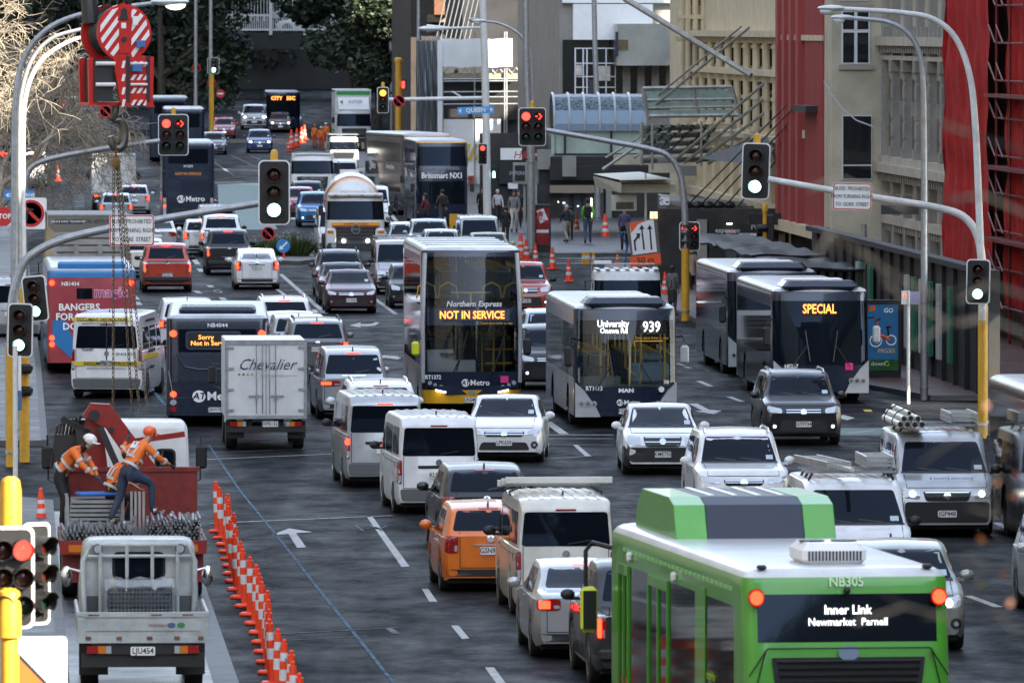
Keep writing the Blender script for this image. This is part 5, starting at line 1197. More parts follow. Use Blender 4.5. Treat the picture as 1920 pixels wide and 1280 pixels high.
tm = MB(TUBEM); tm.lathe([(.019,0),(.026,0),(.026,2.0),(.019,2.0)],axis='y',n=8); tmo = tm.build('tube', None, None, True); TUBE = tmo.data; bpy.data.objects.remove(tmo)
def bundle(label, x0, w_, cols, rows, y, z):
    b = cargo('tube_bundle', label, 'tubes', x0, y, z, 'bundles of scaffold tubes on the crane truck'); random.seed(cols*7)
    k = 0
    for r in range(rows):
        for c in range(cols):
            if r == rows-1 and random.random() < .4: continue
            o = link('tube', TUBE, b, ((c+.5*(r%2))*w_/cols-w_/2 + random.uniform(-.012,.012), random.uniform(-.12,.12), .03+r*.058*(1 if c%3 else 1.08))); o.rotation_euler = (random.uniform(-.008,.012), 0, random.uniform(-.03,.03)); k += 1
    cl = MB(GALV); 
    for _ in range(9):
        x, y_, z_ = random.uniform(-w_/2,w_/2), random.uniform(-.3,1.5), rows*.058+random.uniform(-.02,.08); cl.lathe([(.04,-.02),(.04,.02),(.028,.02),(.028,-.02)],(x,y_,z_),random.choice('xyz'),8); cl.box((x+.03,y_,z_+.03),(.04,.03,.03),rz=random.random()*3)
    cl.build('couplers', None, b)
bundle('loose heap of thin scaffold tubes on the left of the crane truck deck', -.55, 1.2, 15, 4, CYB+.35, 1.02)
bundle('taller heap of scaffold tubes and couplers on the right of the crane truck deck', .72, .95, 13, 6, CYB+.35, 1.02)
s_ = cargo('stillage','steel stillage of stacked planks at the left of the crane truck deck','crate', -.62, CYB+3.2, 1.02)
q = MB(GALV)
for x in (-.48,.48):
    for y in (-.7,.7): q.b2((x-.03,y-.03,0),(x+.03,y+.03,.62))
q.b2((-.5,-.73,.1),(.5,-.69,.16)); q.build('frame', None, s_)
q = MB(M('aluminium_plank',(.33,.34,.34),.4,.6,noise=.3))
for k in range(6): q.b2((-.46+.01*k,-.7,.14+k*.075),(.44,.7,.19+k*.075))
q.m = M('blue_sheet',(.02,.12,.42),.6); q.box((.05,-.3,.66),(.7,.5,.06),rz=.2,bev=.02); q.build('planks', None, s_)
q = MB(GALV); o = cargo('steel_stand','upright steel posts standing amid the tubes on the crane truck','stand', .1, CYB+1.8, 1.02)
for k in range(4): q.b2((-.12+k*.07,0,0),(-.08+k*.07,.06,.75))
q.build('post', None, o)
# extra lettering and load on ordinary vans
def doc_extra(root, bvh, k):
    q = MB(M('sign_yellow',(.65,.48,.04),.5)); decal(q, bvh, qr(-.9,.62,2.02,2.13,.01), 'rear', .012); decal(q, bvh, qr(-.92,.92,.86,.98,.01), 'rear', .02); decal(q, bvh, qr(-2.4,.6,1.02,1.14,.01,6), 'right', .012); q.build('sign_band', None, root)
    txt('DOCUMENT DESTRUCTION', .11, LETB, root, (-.12,-2.625,2.075),'rear',bold=.02,sx=.95); txt('DOCUMENT DESTRUCTION', .11, LETB, root, (.1,-2.635,.92),'rear',bold=.02); txt('www.DocumentDestruction.co.nz', .085, LETB, root, (-.05,-2.62,1.975),'rear'); txt('www.DocumentDestruction.co.nz', .075, LETB, root, (0,-2.625,.80),'rear')
    txt('09 818 7724', .1, LETB, root, (.5,-2.62,1.17),'rear'); txt('TRANSIT', .08, LETB, root, (-.5,-2.62,1.28),'rear',bold=.02); txt('www.DocumentDestruction.co.nz', .14, LETB, root, (.93,-.8,2.03),'right',shear=.2); txt('PACKAGING RECYCLERS', .13, LETB, root, (1.0,-1.0,1.22),'right'); txt('www.Packaging.co.nz', .13, LETB, root, (1.0,-1.0,.8),'right')
    q = MB(BLACK); decal(q, bvh, qr(-.015,.015,.9,2.0,.004,6), 'rear', .008); q.build('door_gap', None, root)
car('hightransit','white',200,747,2400,False,'white high-roofed van with yellow sign bands and lettering, plate PRJ296','van',pl='PRJ296',group=AG,extra=doc_extra,brake=False)
def rack_bars(q, z, ys, w_):
    for y in ys:
        q.m = GALV; q.box((0,y,z+.12),(w_*2+.1,.05,.04)); q.m = BLACK
        for s in (-1,1): q.tube([(s*w_*1.02,y,z-.12),(s*w_*.98,y,z+.0),(s*w_*.9,y,z+.11)], .025, 6)
def pipes_extra(root, bvh, k):
    q = MB(BLACK); rack_bars(q, 1.95, (.5,-.8), .74); q.build('roof_rack', None, root)
def ladders_extra(root, bvh, k):
    q = MB(BLACK); rack_bars(q, 1.95, (.75,.0,-.8), .74); q.build('roof_rack', None, root)
VWV = car('bonnetvan','silver',1776,1008,20,True,'white van with black bumper carrying a bundle of plastic pipes, plate JGP448','van',pl='JGP448',group=OG,lit='head',lower='fascia',extra=pipes_extra)
txt('www.colingplumbing.co.nz', .055, LETW, VWV, (.1,1.3,1.80),'front'); txt('& plumbing electrolating', .085, M('faint_blue',(.12,.12,.2),.5), VWV, (-.1,2.20,1.13),(pi/2-.6,0,pi))
LADV = car('bonnetvan','white',1612,1120,20,True,'white van with ladders strapped across its roof rack, just behind the green bus','van',group=OG,extra=ladders_extra)
CRM = [v for v in CARS if 'cream van' in v['label']][0]
def roofload(name, label, cat, van, x, y, z, group=None): return thing(name, label, cat, on_truck(van,x,y,z), van.rotation_euler.z, group)
PIPE = M('plastic_pipe',(.60,.59,.53),.35,noise=.12)
o = roofload('pipe_bundle','bundle of cream plastic pipes tied on the roof of the white van with headlights lit','pipes',VWV,.55,-.3,2.12)
for x, z, r in ((-.18,.0,.065),(-.04,.0,.065),(.10,.0,.065),(.24,.0,.065),(-.1,.11,.06),(.04,.12,.06),(.17,.11,.06),(.07,.22,.045)):
    q = MB(PIPE); q.lathe([(r*.82,-1.6),(r,-1.6),(r,1.6),(r*.82,1.6)],(x,0,z),'y',12); q.m = BLACK; q.lathe([(r*.8,1.58),(r*.79,1.61)],(x,0,z),'y',12); q.build('pipe', None, o, True)
q = MB(BLACK)
for y in (-.9,.7): q.tube([(-.26,y,-.06),(-.26,y,.06),(-.1,y,.19),(.07,y,.28),(.24,y,.18),(.32,y,.04),(.3,y,-.06)], .012, 5)
q.build('strap', None, o)
def ladder(name, label, van, x, y, z, L=2.8, w_=.42, m=None, rz=0, gr='ladders on van roofs', stack=1):
    o = roofload(name, label, 'ladder', van, x, y, z, gr); o.rotation_euler.z += rz; q = MB(m or M('ladder_alloy',(.5,.5,.48),.35,.5,noise=.2))
    for kk in range(stack):
        for s in (-1,1): q.b2((s*w_/2-.02,-L/2,kk*.07),(s*w_/2+.02,L/2,kk*.07+.06))
        for i in range(int(L/.28)): q.box((0,-L/2+.15+i*.28,kk*.07+.03),(w_,.03,.03))
    q.build('ladder_frame', None, o); return o
ladder('ladder','folded aluminium step ladder beside the plastic pipes on a van roof', VWV,-.5,-.2,2.12,1.9,.5,stack=3)
ladder('ladder','long two-part ladder on the roof rack of the van behind the green bus', LADV,.42,-.1,2.14,2.8,.4,rz=.12,stack=2)
ladder('ladder','short stacked ladder strapped at the right of the van behind the green bus', LADV,-.5,-.2,2.14,2.0,.46,stack=3)
o = roofload('plastic_pipe','single grey pipe lying beside the long ladder on a van roof','pipe',LADV,.1,.3,2.15); q = MB(PIPE); q.cyl((.2,-1.3,0),(-.05,1.3,0),.04,10); q.build('pipe_length', None, o, True)
q = MB(M('white_beam',(.62,.62,.58),.4,noise=.1)); o = roofload('roof_beams','pale timber lengths laid across the roof rack of the cream van','timber',CRM,0,.2,2.06)
for k in range(3): q.b2((-.95+.06*k,-.2-.12*k,.03*k),(.8+.08*k,-.1-.12*k,.1+.03*k))
q.build('timber_length', None, o)
q = MB(BLACK)
for s in (-1,1): q.tube([(s*.74,-.3,1.88),(s*.78,-.3,1.98),(s*.6,-.3,2.06)], .022, 6); q.tube([(s*.74,.6,1.88),(s*.78,.6,1.98),(s*.6,.6,2.06)], .022, 6)
q.build('roof_rack', None, CRM)
# cars in the right hand queue and the far distance
RQ = 'cars waiting to the right of the mixer'
for lab, kind, col, cx, gy in (('white hatchback nearest the mixer in the right queue','hatch','white',765,485),('silver estate beside the white hatchback in the right queue','suv','silver',808,488),('silver hatchback with roof just above the double-decker','hatch','silver',830,501),('grey van with a roof rack by the yellow bollards','van','silver',900,496),('beige saloon at the right end of the queue behind the double-decker','sedan','gold',920,505)):
    car(kind, col, cx, gy, 20, True, lab, 'van' if kind == 'van' else 'car', group=RQ, lit='drl' if kind == 'suv' else None)
car('van','silver',746,552,20,True,'silver van with a roof rack behind the double-decker','van',group=OG,lower='fascia',extra=pipes_extra)
car('hatch','black',775,578,20,True,'black car just left of the double-decker','car',group=OG)
car('suv','blue',594,426,20,True,'bright blue crossover waiting at the far stop line','suv',group=OG,lit='drl',lower='x')
car('hatch','red',563,407,20,True,'red hatchback peeping out behind the blue crossover','car',group=OG,lit='drl')
car('suv','charcoal',578,402,60,True,'grey car with blue tinted windscreen under the tipper truck','car',group=OG)
car('hatch','vwblue',487,287,300,True,'small dark blue hatchback crossing the far junction','car',group=OG,lit='head',s=1.05)
car('suv','white',477,243,300,True,'white four-wheel drive with dazzling headlights far away','suv',group=OG,lit='head',s=1.1)
car('hatch','red',420,260,500,True,'red hatchback parked beyond the departing buses','car',group=OG)
car('hatch','grey',402,290,300,True,'grey car beside the departing double-deckers','car',group=OG)
car('hatch','dark',526,249,300,True,'dark car with one bright headlight under the distant bus','car',group=OG,lit='head')
car('hatch','silver',546,244,300,True,'pale car with headlights beside the white and green truck','car',group=OG,lit='head')
car('hatch','silver',252,402,150,False,'silver hatchback with red lamps beside the grey-white box truck','car',group=AG,lit='brake')
car('hatch','lightblue',218,420,150,False,'pale car with red lamps directly behind the grey-white box truck','car',group=AG,lit='brake')
car('van','silver',407,470,60,False,'pale van in front of the black pickup','van',group=AG,lit='brake')
car('ute','white',416,482,60,False,'white pickup with a laden rack directly ahead of the black pickup','ute',group=AG,lit='brake')
car('hatch','white',379,478,60,False,'white hatchback beside the laden white pickup','car',group=AG,lit='brake')
car('sedan','silver',296,476,-60,False,'silver saloon in front of the burnt red pickup','car',group=AG)
car('hatch','cream',272,520,-60,False,'beige hatchback left of the burnt red pickup','car',group=AG)
car('hatch','dark',246,505,-60,False,'dark car left of the beige hatchback','car',group=AG)
# ---------------------------------------------------------------- traffic lights, poles, signs
SIGB = M('signal_black', (.010,.010,.011), .45, noise=.25, ns=10); SIGEDGE = M('signal_edge', (.72,.72,.72), .45)
def lens(n, c, em=0, emc=None): return M(n, c, .2, em=em, emc=emc, coat=.4)
RON = lens('red_signal_lit',(.6,.02,.01),1.5,(1,.03,.02)); AON = lens('amber_signal_lit',(.6,.25,.01),1.5,(1,.25,.02)); GON = lens('green_signal_lit',(.2,.6,.5),1.9,(.35,1,.75))
ROFF = lens('red_signal_off',(.045,.005,.004)); AOFF = lens('amber_signal_off',(.05,.012,.004)); GOFF = lens('green_signal_off',(.004,.022,.016))
def tlight(label, px, py, s, W, H, cols=1, r=.15, lit={}, arrow=(), yaw=0, roll=0, cap=True, group='traffic lights', bw=.03, capm=None):
    p = at(px, py, s); t = thing('traffic_light', label, 'traffic light', p, yaw, group); t.rotation_euler = (0, roll, yaw)
    q = MB(SIGEDGE); q.prism(rrect(W, H, .12*min(1,W/.7), 5), .0, .025, 'xz'); q.m = SIGB; q.prism(rrect(W-2*bw, H-2*bw, .10*min(1,W/.7), 5), -.012, .012, 'xz'); q.build('target_board', None, t)
    pitch = H*.27
    for c in range(cols):
        x = 0 if cols == 1 else (c-.5)*W*.45
        for row in range(3):
            z = (1-row)*pitch; key = (c,row); col = lit.get(key)
            m = {'r':RON,'a':AON,'g':GON}[col] if col else (ROFF,AOFF,GOFF)[row]
            h = MB(SIGB); h.lathe([(r*1.12,0),(r*1.12,-.10),(r*.98,-.10),(r*.98,-.03)], (x,-.0,z), 'y', 20)
            n = 14                                   # visor: the upper three quarters of a tube
            V = []; 
            for k in range(n+1):
                a = -pi*.28 + pi*1.56*k/n
                for rr in (r*1.1, r*1.04):
                    for y in (-.09, -.09-r*(1.5 if abs(a-pi/2) < 1.2 else 1.0)): V.append((x+rr*cos(a), y, z+rr*sin(a)))
            Fv = []
            for k in range(n):
                b = k*4; Fv += [(b,b+1,b+5,b+4),(b+2,b+6,b+7,b+3),(b+1,b+3,b+7,b+5),(b,b+4,b+6,b+2)]
            h._add(V, Fv); hd = h.build('lamp_hood', SIGB, t, True)
            g = MB(m)
            if (c,row) in arrow:
                g.m = SIGB; g.lathe([(0.01,-.06),(r,-.055)], (x,0,z), 'y', 16); g.m = RON
                g.tube([(x-r*.7,-.075,z),(x-r*.25,-.075,z)], r*.14, 6); g.tube([(x+r*.1,-.075,z+r*.68),(x+r*.72,-.075,z),(x+r*.1,-.075,z-r*.68)], r*.15, 6)
            else: g.lathe([(0.01,-.075),(r*.6,-.068),(r*.98,-.05)], (x,0,z), 'y', 20)
            g.build('lens', None, hd, True)
    q = MB(SIGB); q.b2((-W*.28 if cols == 1 else -W*.42,.025,-H*.44),(W*.28 if cols == 1 else W*.42,.16,H*.44)); q.build('housing', None, t)
    if cap: q = MB(capm or YPOLE); q.lathe([(.085,0),(.085,.18),(.07,.24),(.03,.26)], (0,.1,H/2-.03), 'z', 14); q.build('pole_cap', None, t, True)
    return t
tlight('large green-lit traffic light on the arm over the left lanes', 514, 361, 85, .70, 1.43, lit={(0,2):'g'})
tlight('two-column traffic light with red disc and arrow above the departing buses', 325, 253, 54, 1.06, 1.44, 2, lit={(0,0):'r'}, arrow=[(1,0)])
tlight('two-column traffic light with red disc and arrow before the shops', 998, 238, 54, .96, 1.34, 2, lit={(0,0):'r'}, arrow=[(1,0)])
tlight('green-lit traffic light hanging on the white arm over the right lanes', 1417, 321, 78, .68, 1.36, lit={(0,2):'g'}, yaw=-.1, roll=.03)
tlight('tilted green-lit traffic light on the left pole, upper of two', 66, 560, 85, .54, 1.02, r=.115, lit={(0,2):'g'}, yaw=-.12, roll=-.10, cap=False)
tlight('green-lit traffic light on the left pole, lower of two', 38, 619, 86, .56, 1.18, r=.125, lit={(0,2):'g'}, yaw=-.1, roll=.02, cap=False)
tlight('green-lit traffic light on the yellow pole in front of red netting', 1834, 528, 79.5, .57, 1.06, r=.12, lit={(0,2):'g'}, yaw=-.12, roll=.02, cap=False)
tlight('small two-column traffic light with red arrow on the yellow pole by the shops', 1293, 443, 56.5, .69, .98, 2, r=.105, lit={(0,0):'r'}, arrow=[(1,0)], cap=False)
tlight('distant traffic light with its amber-red lamp lit on the white arm', 718, 188, 41, .54, 1.2, lit={(0,0):'a'}, r=.145)
tlight('narrow red-lit traffic light low on the white street-name pole', 905, 289, 41.2, .44, .97, r=.11, lit={(0,0):'r'}, cap=False)
tlight('green-lit traffic light far away below the dark trees', 400, 123, 27, .84, 1.12, lit={(0,2):'g'}, cap=False, r=.17)
# the pair close to the camera at the lower left
tlight('close blurred traffic light with red lamp at the lower left edge', 22, 1082, 186, .46, 1.03, 2, r=.10, lit={(1,0):'r'}, yaw=.15, capm=YPOLE, cap=False)
tlight('close blurred traffic light turned sideways beside the red-lit one', 70, 1075, 184, .34, 1.04, r=.10, yaw=.75, cap=False)
p_ = gnd(22, 50+186*HC); q = thing('signal_pole','yellow signal pole with rounded caps at the lower left corner','pole', (p_.x-.02, p_.y+.3, 0)); mb = MB(YPOLE); mb.cyl((0,0,0),(0,0,5.2),.085,18); mb.build('post', None, q, True)
for z0, r_ in ((3.62,.125),(4.72,.11)): mb = MB(YPOLE); mb.lathe([(r_,0),(r_,.36),(r_*.86,.46),(r_*.4,.5)],(0,-.0 if z0 > 4 else -.32,z0),'z',18); mb.build('pole_cap', None, q, True)
mb = MB(GALV); mb.cyl((0,0,3.45),(0,0,3.5),.1,16); mb.cyl((0,0,3.0),(0,0,3.05),.1,16); mb.build('clamp', None, q, True)
mb = MB(YPOLE); mb.cyl((0,-.32,2.0),(0,-.32,3.7),.085,18); mb.build('signal_post', None, q, True)
def mast(label, pts, s, r, m, base=None, basem=None, baseh=2.8, name='mast_arm_pole'):
    P = [at(x,y,s) for x, y in pts]; g = P[0].copy(); g.z = gz(g.y)
    t = thing(name, label, 'pole', g); n = len(P); sm = []
    for i in range(n-1):                    # smooth the bend
        p0, p1, p2, p3 = P[max(i-1,0)], P[i], P[i+1], P[min(i+2,n-1)]
        for k in range(5):
            u = k/5; sm.append(.5*((2*p1)+(p2-p0)*u+(2*p0-5*p1+4*p2-p3)*u*u+(3*p1-p0-3*p2+p3)*u**3))
    sm.append(P[-1]); L = len(sm)
    q = MB(m); q.tube([p-g for p in sm], [lerp(r[0],r[1],i/(L-1)) for i in range(L)], 12); q.build('arm', m, t, True)
    q = MB(m); top = sm[0]-g; q.tube([(0,0,0),top], [r[0]*1.08,r[0]], 12)
    for z in (.3, max(.5, top.z-.1)): q.cyl((top.x*z/max(top.z,.1)*0,0,z),(0,0,z+.06), r[0]*1.35, 12)
    if basem: q.m = basem; q.cyl((0,0,0),(0,0,min(baseh,top.z-.05)), r[0]*1.16, 14)
    q.build('post', None, t, True); return t
mast('grey bent mast arm reaching over the left lanes to the large green light', [(21,640),(24,560),(42,498),(78,466),(140,443),(250,420),(380,398),(490,381)], 84.5, (.11,.075), GALV, basem=YPOLE)
mast('grey bent mast arm carrying the two-column red light over the departing buses', [(46,350),(54,320),(75,304),(120,292),(200,278),(300,264)], 54.5, (.12,.08), GALV)
mast('white sunlit mast arm curving over the right lanes', [(1843,560),(1840,480),(1830,436),(1806,406),(1765,391),(1690,378),(1600,364),(1440,336)], 78.5, (.105,.075), STEELW, basem=YPOLE, baseh=3.1)
mast('grey bent mast arm in front of the shops on a yellow post', [(1285,430),(1283,380),(1276,330),(1258,297),(1225,281),(1130,263),(1024,244)], 56.5, (.115,.08), GALV, basem=YPOLE, baseh=2.4)
def lamp_post(label, pts, s, r, m, head, on=False, two=None, basem=None):
    t = mast(label, pts, s, r, m, name='street_lamp', basem=basem); e = at(*pts[-1], s) - Vector(t.location); sg = -1 if pts[-1][0] < pts[-2][0] else 1
    q = MB(m if m is not GALV else STEELW); q.sphere(e+Vector((sg*head*.3,0,.02)), head*.62, 12, (1,.45,.22)); o = q.build('lamp_head', None, t, True)
    g = MB(M('lamp_bowl',(.7,.7,.7),.15,em=.4,emc=(1,.97,.9)) if on else M('lamp_glass',(.6,.62,.62),.1,coat=.5)); g.sphere(e+Vector((sg*head*.48,0,-.06)), head*.33, 12, (1,.6,.5)); g.build('lamp_bowl', None, o, True); return t
lamp_post('grey street lamp arching from the left pole to a glowing lamp behind the crane hook', [(27,560),(27,300),(30,180),(45,110),(80,62),(130,34),(200,18),(300,5)], 80, (.085,.05), GALV, .75, on=True)
lamp_post('slim grey street lamp with a short arm among the bare branches', [(36,520),(36,240),(42,165),(62,108),(98,72),(150,56),(170,54)], 74, (.07,.045), GALV, .55)
lamp_post('pale sunlit street lamp on the left, its head hidden by the crane hook', [(44,480),(43,260),(48,180),(66,130),(95,98),(140,74),(172,70)], 70, (.075,.05), STEELW, .5)
lamp_post('tall white street lamp with long arm in front of the red netting', [(1842,560),(1836,400),(1829,240),(1818,140),(1792,72),(1750,36),(1690,24),(1600,18),(1572,17)], 79, (.09,.05), STEELW, .55, basem=YPOLE)
lamp_post('grey street lamp standing on the right pavement by the bus shelter', [(1733,560),(1733,300),(1731,150),(1722,95),(1700,60),(1665,42),(1620,36),(1590,34)], 71.7, (.095,.05), GALV, .5)
t = lamp_post('white pole with long lamp arm and blue street-name sign', [(914,430),(910,150),(905,0),(904,-60),(890,-70),(870,-72)], 41, (.19,.1), STEELW, .6); e = Vector(t.location)
q = MB(STEELW); q.tube([at(908,52,41)-e, at(845,53,41)-e, at(800,54,41)-e], [.06,.06,.2], 8); q.sphere(at(806,54,41)-e, .45, 12, (1.2,.5,.3)); q.build('lamp_arm', None, t, True)
q = MB(STEELW); q.tube([at(908,184,41)-e, at(729,187,41)-e], .09, 8); q.tube([at(870,185,41)-e, at(848,172,41)-e], .04, 6); q.build('signal_arm', None, t, True)
q = MB(GALV); q.sphere(at(889,38,41)-e, .2, 10, (1.3,.8,.6)); q.build('camera', None, t, True)
lamp_post('grey pole with equipment boxes before the stone tower', [(996,300),(988,150),(984,-40),(970,-60),(940,-62)], 44, (.17,.08), GALV, .4)
lamp_post('thin grey lamp arm bending left beside the white street-name pole', [(1000,200),(996,110),(984,78),(965,58),(935,44),(905,40)], 43, (.06,.05), GALV, .5)
lamp_post('plain grey pole with a camera in front of the glass shop', [(1120,210),(1116,100),(1113,-30),(1110,-50),(1098,-52)], 38, (.14,.1), GALV, .4)
for i, (x, y0, y1, s, lab) in enumerate(((367,200,-30,27,'grey lamp pole carrying the round 50 sign'),(731,200,-30,26,'leaning grey lamp pole before the dark trees'),(395,110,-30,27,'thin pole holding the far green traffic light'),(785,80,-30,30,'thin grey pole beside the wrapped scaffold'))):
    mast(lab, [(x+(4 if i == 1 else 0),y0),(x,y1)], s, (.14,.11), GALV, name='lamp_pole')
def post(label, px, gy, top, r, m, name='post', s=None, cap=None, cat='post', group=None):
    g = gnd(px, gy) if s is None else at(px, gy, s); g.z = gz(g.y); ss = F/g.y; h = HC-(top-YH)/ss-g.z
    t = thing(name, label, cat, g, group=group); q = MB(m); q.cyl((0,0,0),(0,0,h), r, 14); q.build('shaft', m, t, True)
    if cap: q = MB(cap); q.lathe([(r*1.3,0),(r*1.3,.2),(r*.6,.28)],(0,0,h-.15),'z',14); q.build('pole_cap', None, t, True)
    return t, h
t, h = post('yellow signal post at the left kerb under the two tilted lights', 46, 866, 540, .115, YPOLE, 'signal_post')
q = MB(SIGB)
for z in (2.1,1.6): q.box((.0,-.1,z),(.36,.3,.22),bev=.04); q.box((.1,-.2,z+.02),(.2,.3,.1))
q.build('push_button_box', None, t)
t, h = post('slim pale post with a tag in front of the left signal post', 29, 962, 648, .05, STEELW); q = MB(M('tag_blue',(.05,.12,.3),.5)); q.b2((.06,-.01,h-1.3),(.13,.01,h-.9)); q.m = WHITE; q.b2((.06,-.008,h-.9),(.12,.008,h-.2)); q.build('tag', None, t)
t, h = post('yellow post with dark side-facing signal heads before the cafe', 1434, 590, 388, .075, YPOLE, 'signal_post', cap=YPOLE)
q = MB(SIGB); q.b2((.08,-.12,h-2.6),(.32,.12,h-.25), bev=.05)
for z in (.7,1.25,1.8): q.tube([(.05,-.05,h-z),(-.28,-.12,h-z-.03)], [.14,.12], 10)
q.build('signal_head', None, t)
t, h = post('thin white post with a bus stop flag on the right pavement', 1703, 757, 545, .045, STEELW, 'bus_stop_post'); q = MB(WHITE); q.b2((-.18,-.02,h-.35),(.02,.02,h)); q.m = M('bus_stop_blue',(.25,.25,.42),.5); q.b2((.02,-.02,h-.35),(.3,.02,h-.02)); q.m = TAILON; q.b2((-.13,-.026,h-.18),(-.07,-.02,h-.1)); q.build('flag', None, t)
t, h = post('grey post with round black shop sign beside the bus shelter', 1620, 610, 420, .085, GALV, 'sign_post'); q = MB(YPOLE); q.cyl((0,0,0),(0,0,1.9),.09,12); q.build('post_base', None, t)
t, h = post('amber yellow post with a red standing man signal, far right of the trees', 747, 215, 112, .2, YPOLE, 'signal_post', s=31, cap=YPOLE); q = MB(SIGB); q.b2((.12,-.1,h-1.8),(.5,.1,h-1.2)); q.m = RON; q.sphere((.3,-.12,h-1.4),.1,8); q.b2((.22,-.14,h-1.72),(.38,-.12,h-1.48)); q.build('signal_head', None, t)
post('yellow post below the far green traffic light', 397, 222, 140, .16, YPOLE, 'signal_post', s=27)
q = thing('pedestrian_signal','lit red standing man signal under the dark shop canopy','signal', at(1547,440,54)); mb = MB(SIGB); mb.b2((-.16,0,-.4),(.16,.2,.25)); mb.m = RON; mb.sphere((0,-.02,.13),.055,8); mb.b2((-.08,-.03,-.12),(.08,-.01,.06)); mb.b2((-.06,-.03,-.22),(.06,-.01,-.12)); mb.build('lamp_face', None, q)
q = thing('pedestrian_signal','green walking man signal on the street-name pole','signal', at(926,325,41)); mb = MB(SIGB); mb.b2((-.14,0,-.35),(.14,.2,.3)); mb.m = GON; mb.sphere((0,-.02,.05),.05,8); mb.b2((-.06,-.03,-.2),(.06,-.01,0)); mb.build('lamp_face', None, q)
q = thing('arrow_signal','lit red left arrow signal at the far left edge','signal', at(8,288,46)); mb = MB(SIGB); mb.b2((-.4,0,-.35),(.3,.1,.35)); mb.m = RON; mb.tube([(.15,-.02,0),(-.15,-.02,0)],.03,6); mb.tube([(-.02,-.02,.12),(-.17,-.02,0),(-.02,-.02,-.12)],.03,6); mb.build('lamp_face', None, q)
# signs
REDS = M('sign_red',(.5,.02,.025),.45); BLUES = M('sign_blue',(.03,.22,.55),.4); SIGNW = M('sign_white',(.76,.76,.75),.45); OR = M('sign_orange',(.85,.10,.015),.45); LIGHTB = M('sign_light_blue',(.05,.33,.72),.45)
def sign(label, px, py, s, W, H, lines, m=SIGNW, border=REDS, size=.2, tm=LETB, roll=0, r=.06, yaw=0, bold=.0, lead=1.45, name='road_sign'):
    t = thing(name, label, 'sign', at(px,py,s), yaw); t.rotation_euler = (0,roll,yaw); q = MB(m); q.prism(rrect(W,H,r,4), 0, .02, 'xz')
    if border: q.m = border; q.prism(rrect(W*.98,H*.97,r*.9,4), -.003, 0, 'xz'); q.m = m; q.prism(rrect(W*.98-.05,H*.97-.05,r*.8,4), -.006, 0, 'xz')
    o = q.build('panel', None, t)
    q = MB(GALV); q.b2((-W*.3,.02,-.04),(W*.3,.09,.04)); q.build('bracket', None, t)
    for i, l in enumerate(lines): txt(l, size, tm, t, (0,-.012,(len(lines)-1)/2*size*lead-i*size*lead), 'rear', bold=bold, sx=.74)
    return t
sign('white text sign with red border on the left mast arm behind the chains', 247, 432, 85.4, .99, .68, ['BUSES  PROHIBITED','FROM TURNING RIGHT','TO  GORE  STREET'], size=.135, bold=-.003)
sign('white text sign with red border on the white right-hand mast arm', 1598, 368.5, 79.6, .92, .64, ['BUSES  PROHIBITED','FROM TURNING RIGHT','TO  GORE  STREET'], size=.127, roll=.02, bold=-.003)
t = sign('blue street-name sign with white lettering on the white pole', 892, 207, 41.5, 1.66, .33, [], m=LIGHTB, border=None, roll=-.04, r=.01, name='street_sign'); txt('QUEEN', .27, LETW, t, (0,-.01,0), 'rear', bold=.03); txt('ST', .12, LETW, t, (.53,-.01,.04),'rear'); q = MB(LETW)
for s_ in (-1,1): q.prism([(s_*.78,0),(s_*.66,.11),(s_*.66,-.11)],-.008,-.002,'xz')
q.build('arrow', None, t)
t = sign('blue lane sign with a white arrow on the left poles', 36, 366, 56, 1.0, .32, [], m=BLUES, border=None, r=.02, name='street_sign'); txt('GORE LANE', .17, LETW, t, (.07,-.01,0), 'rear', bold=.02); q = MB(LETW); q.prism([(-.46,0),(-.36,.08),(-.36,-.08)],-.008,-.002,'xz'); q.build('arrow', None, t)
def round_sign(label, px, py, s, R, kind, s_text=None):
    t = thing('road_sign', label, 'sign', at(px,py,s)); q = MB(SIGNW if kind != 'blue' else BLUES)
    if kind == 'board': q.prism(rrect(R*2.3,R*2.3,.06), .0,.02,'xz')
    q.prism(circ(R,28),-.01,.012,'xz'); q.build('panel', None, t)
    if kind != 'blue':
        q = MB(REDS); q.lathe([(R,-.02),(R,-.008),(R*.8,-.008),(R*.8,-.02)],(0,0,0),'y',28); q.build('rim', None, t)
    q = MB(LETB if kind != 'blue' else LETW)
    if kind in ('turn','board'): 
        q.tube([(-R*.3,-.014,-R*.5),(-R*.3,-.014,R*.1),(-R*.1,-.014,R*.28),(R*.2,-.014,R*.28)], R*.12, 5); q.prism([(R*.2,R*.55),(R*.6,R*.28),(R*.2,R*.0)],-.014,-.01,'xz'); q.build('arrow', None, t)
        q = MB(REDS); q.prism([(-R*.68,R*.5),(-R*.5,R*.68),(R*.68,-R*.5),(R*.5,-R*.68)],-.026,-.018,'xz'); q.build('slash', None, t)
    elif kind == 'blue':
        q.prism([(R*.5,R*.62),(R*.66,R*.46),(-R*.1,-R*.28),(-R*.26,-R*.12)],-.016,-.01,'xz'); q.prism([(-R*.55,-R*.55),(-R*.5,R*.12),(R*.12,-R*.5)],-.016,-.01,'xz'); q.build('arrow', None, t)
    else: txt(s_text, R*.95, LETB, t, (0,-.02,0), 'rear', bold=.02)
    return t
round_sign('round no-right-turn sign on the distant white signal arm', 748, 190, 41.4, .28, 'turn'); round_sign('small round no-turn sign above the planted island', 503, 438, 46.5, .28, 'turn')
round_sign('round blue keep-left arrow sign on the planted island', 531, 461, 47.5, .27, 'blue'); round_sign('round speed sign reading 50 on the far left pole', 368, 128, 26.8, .32, 'num', '50')
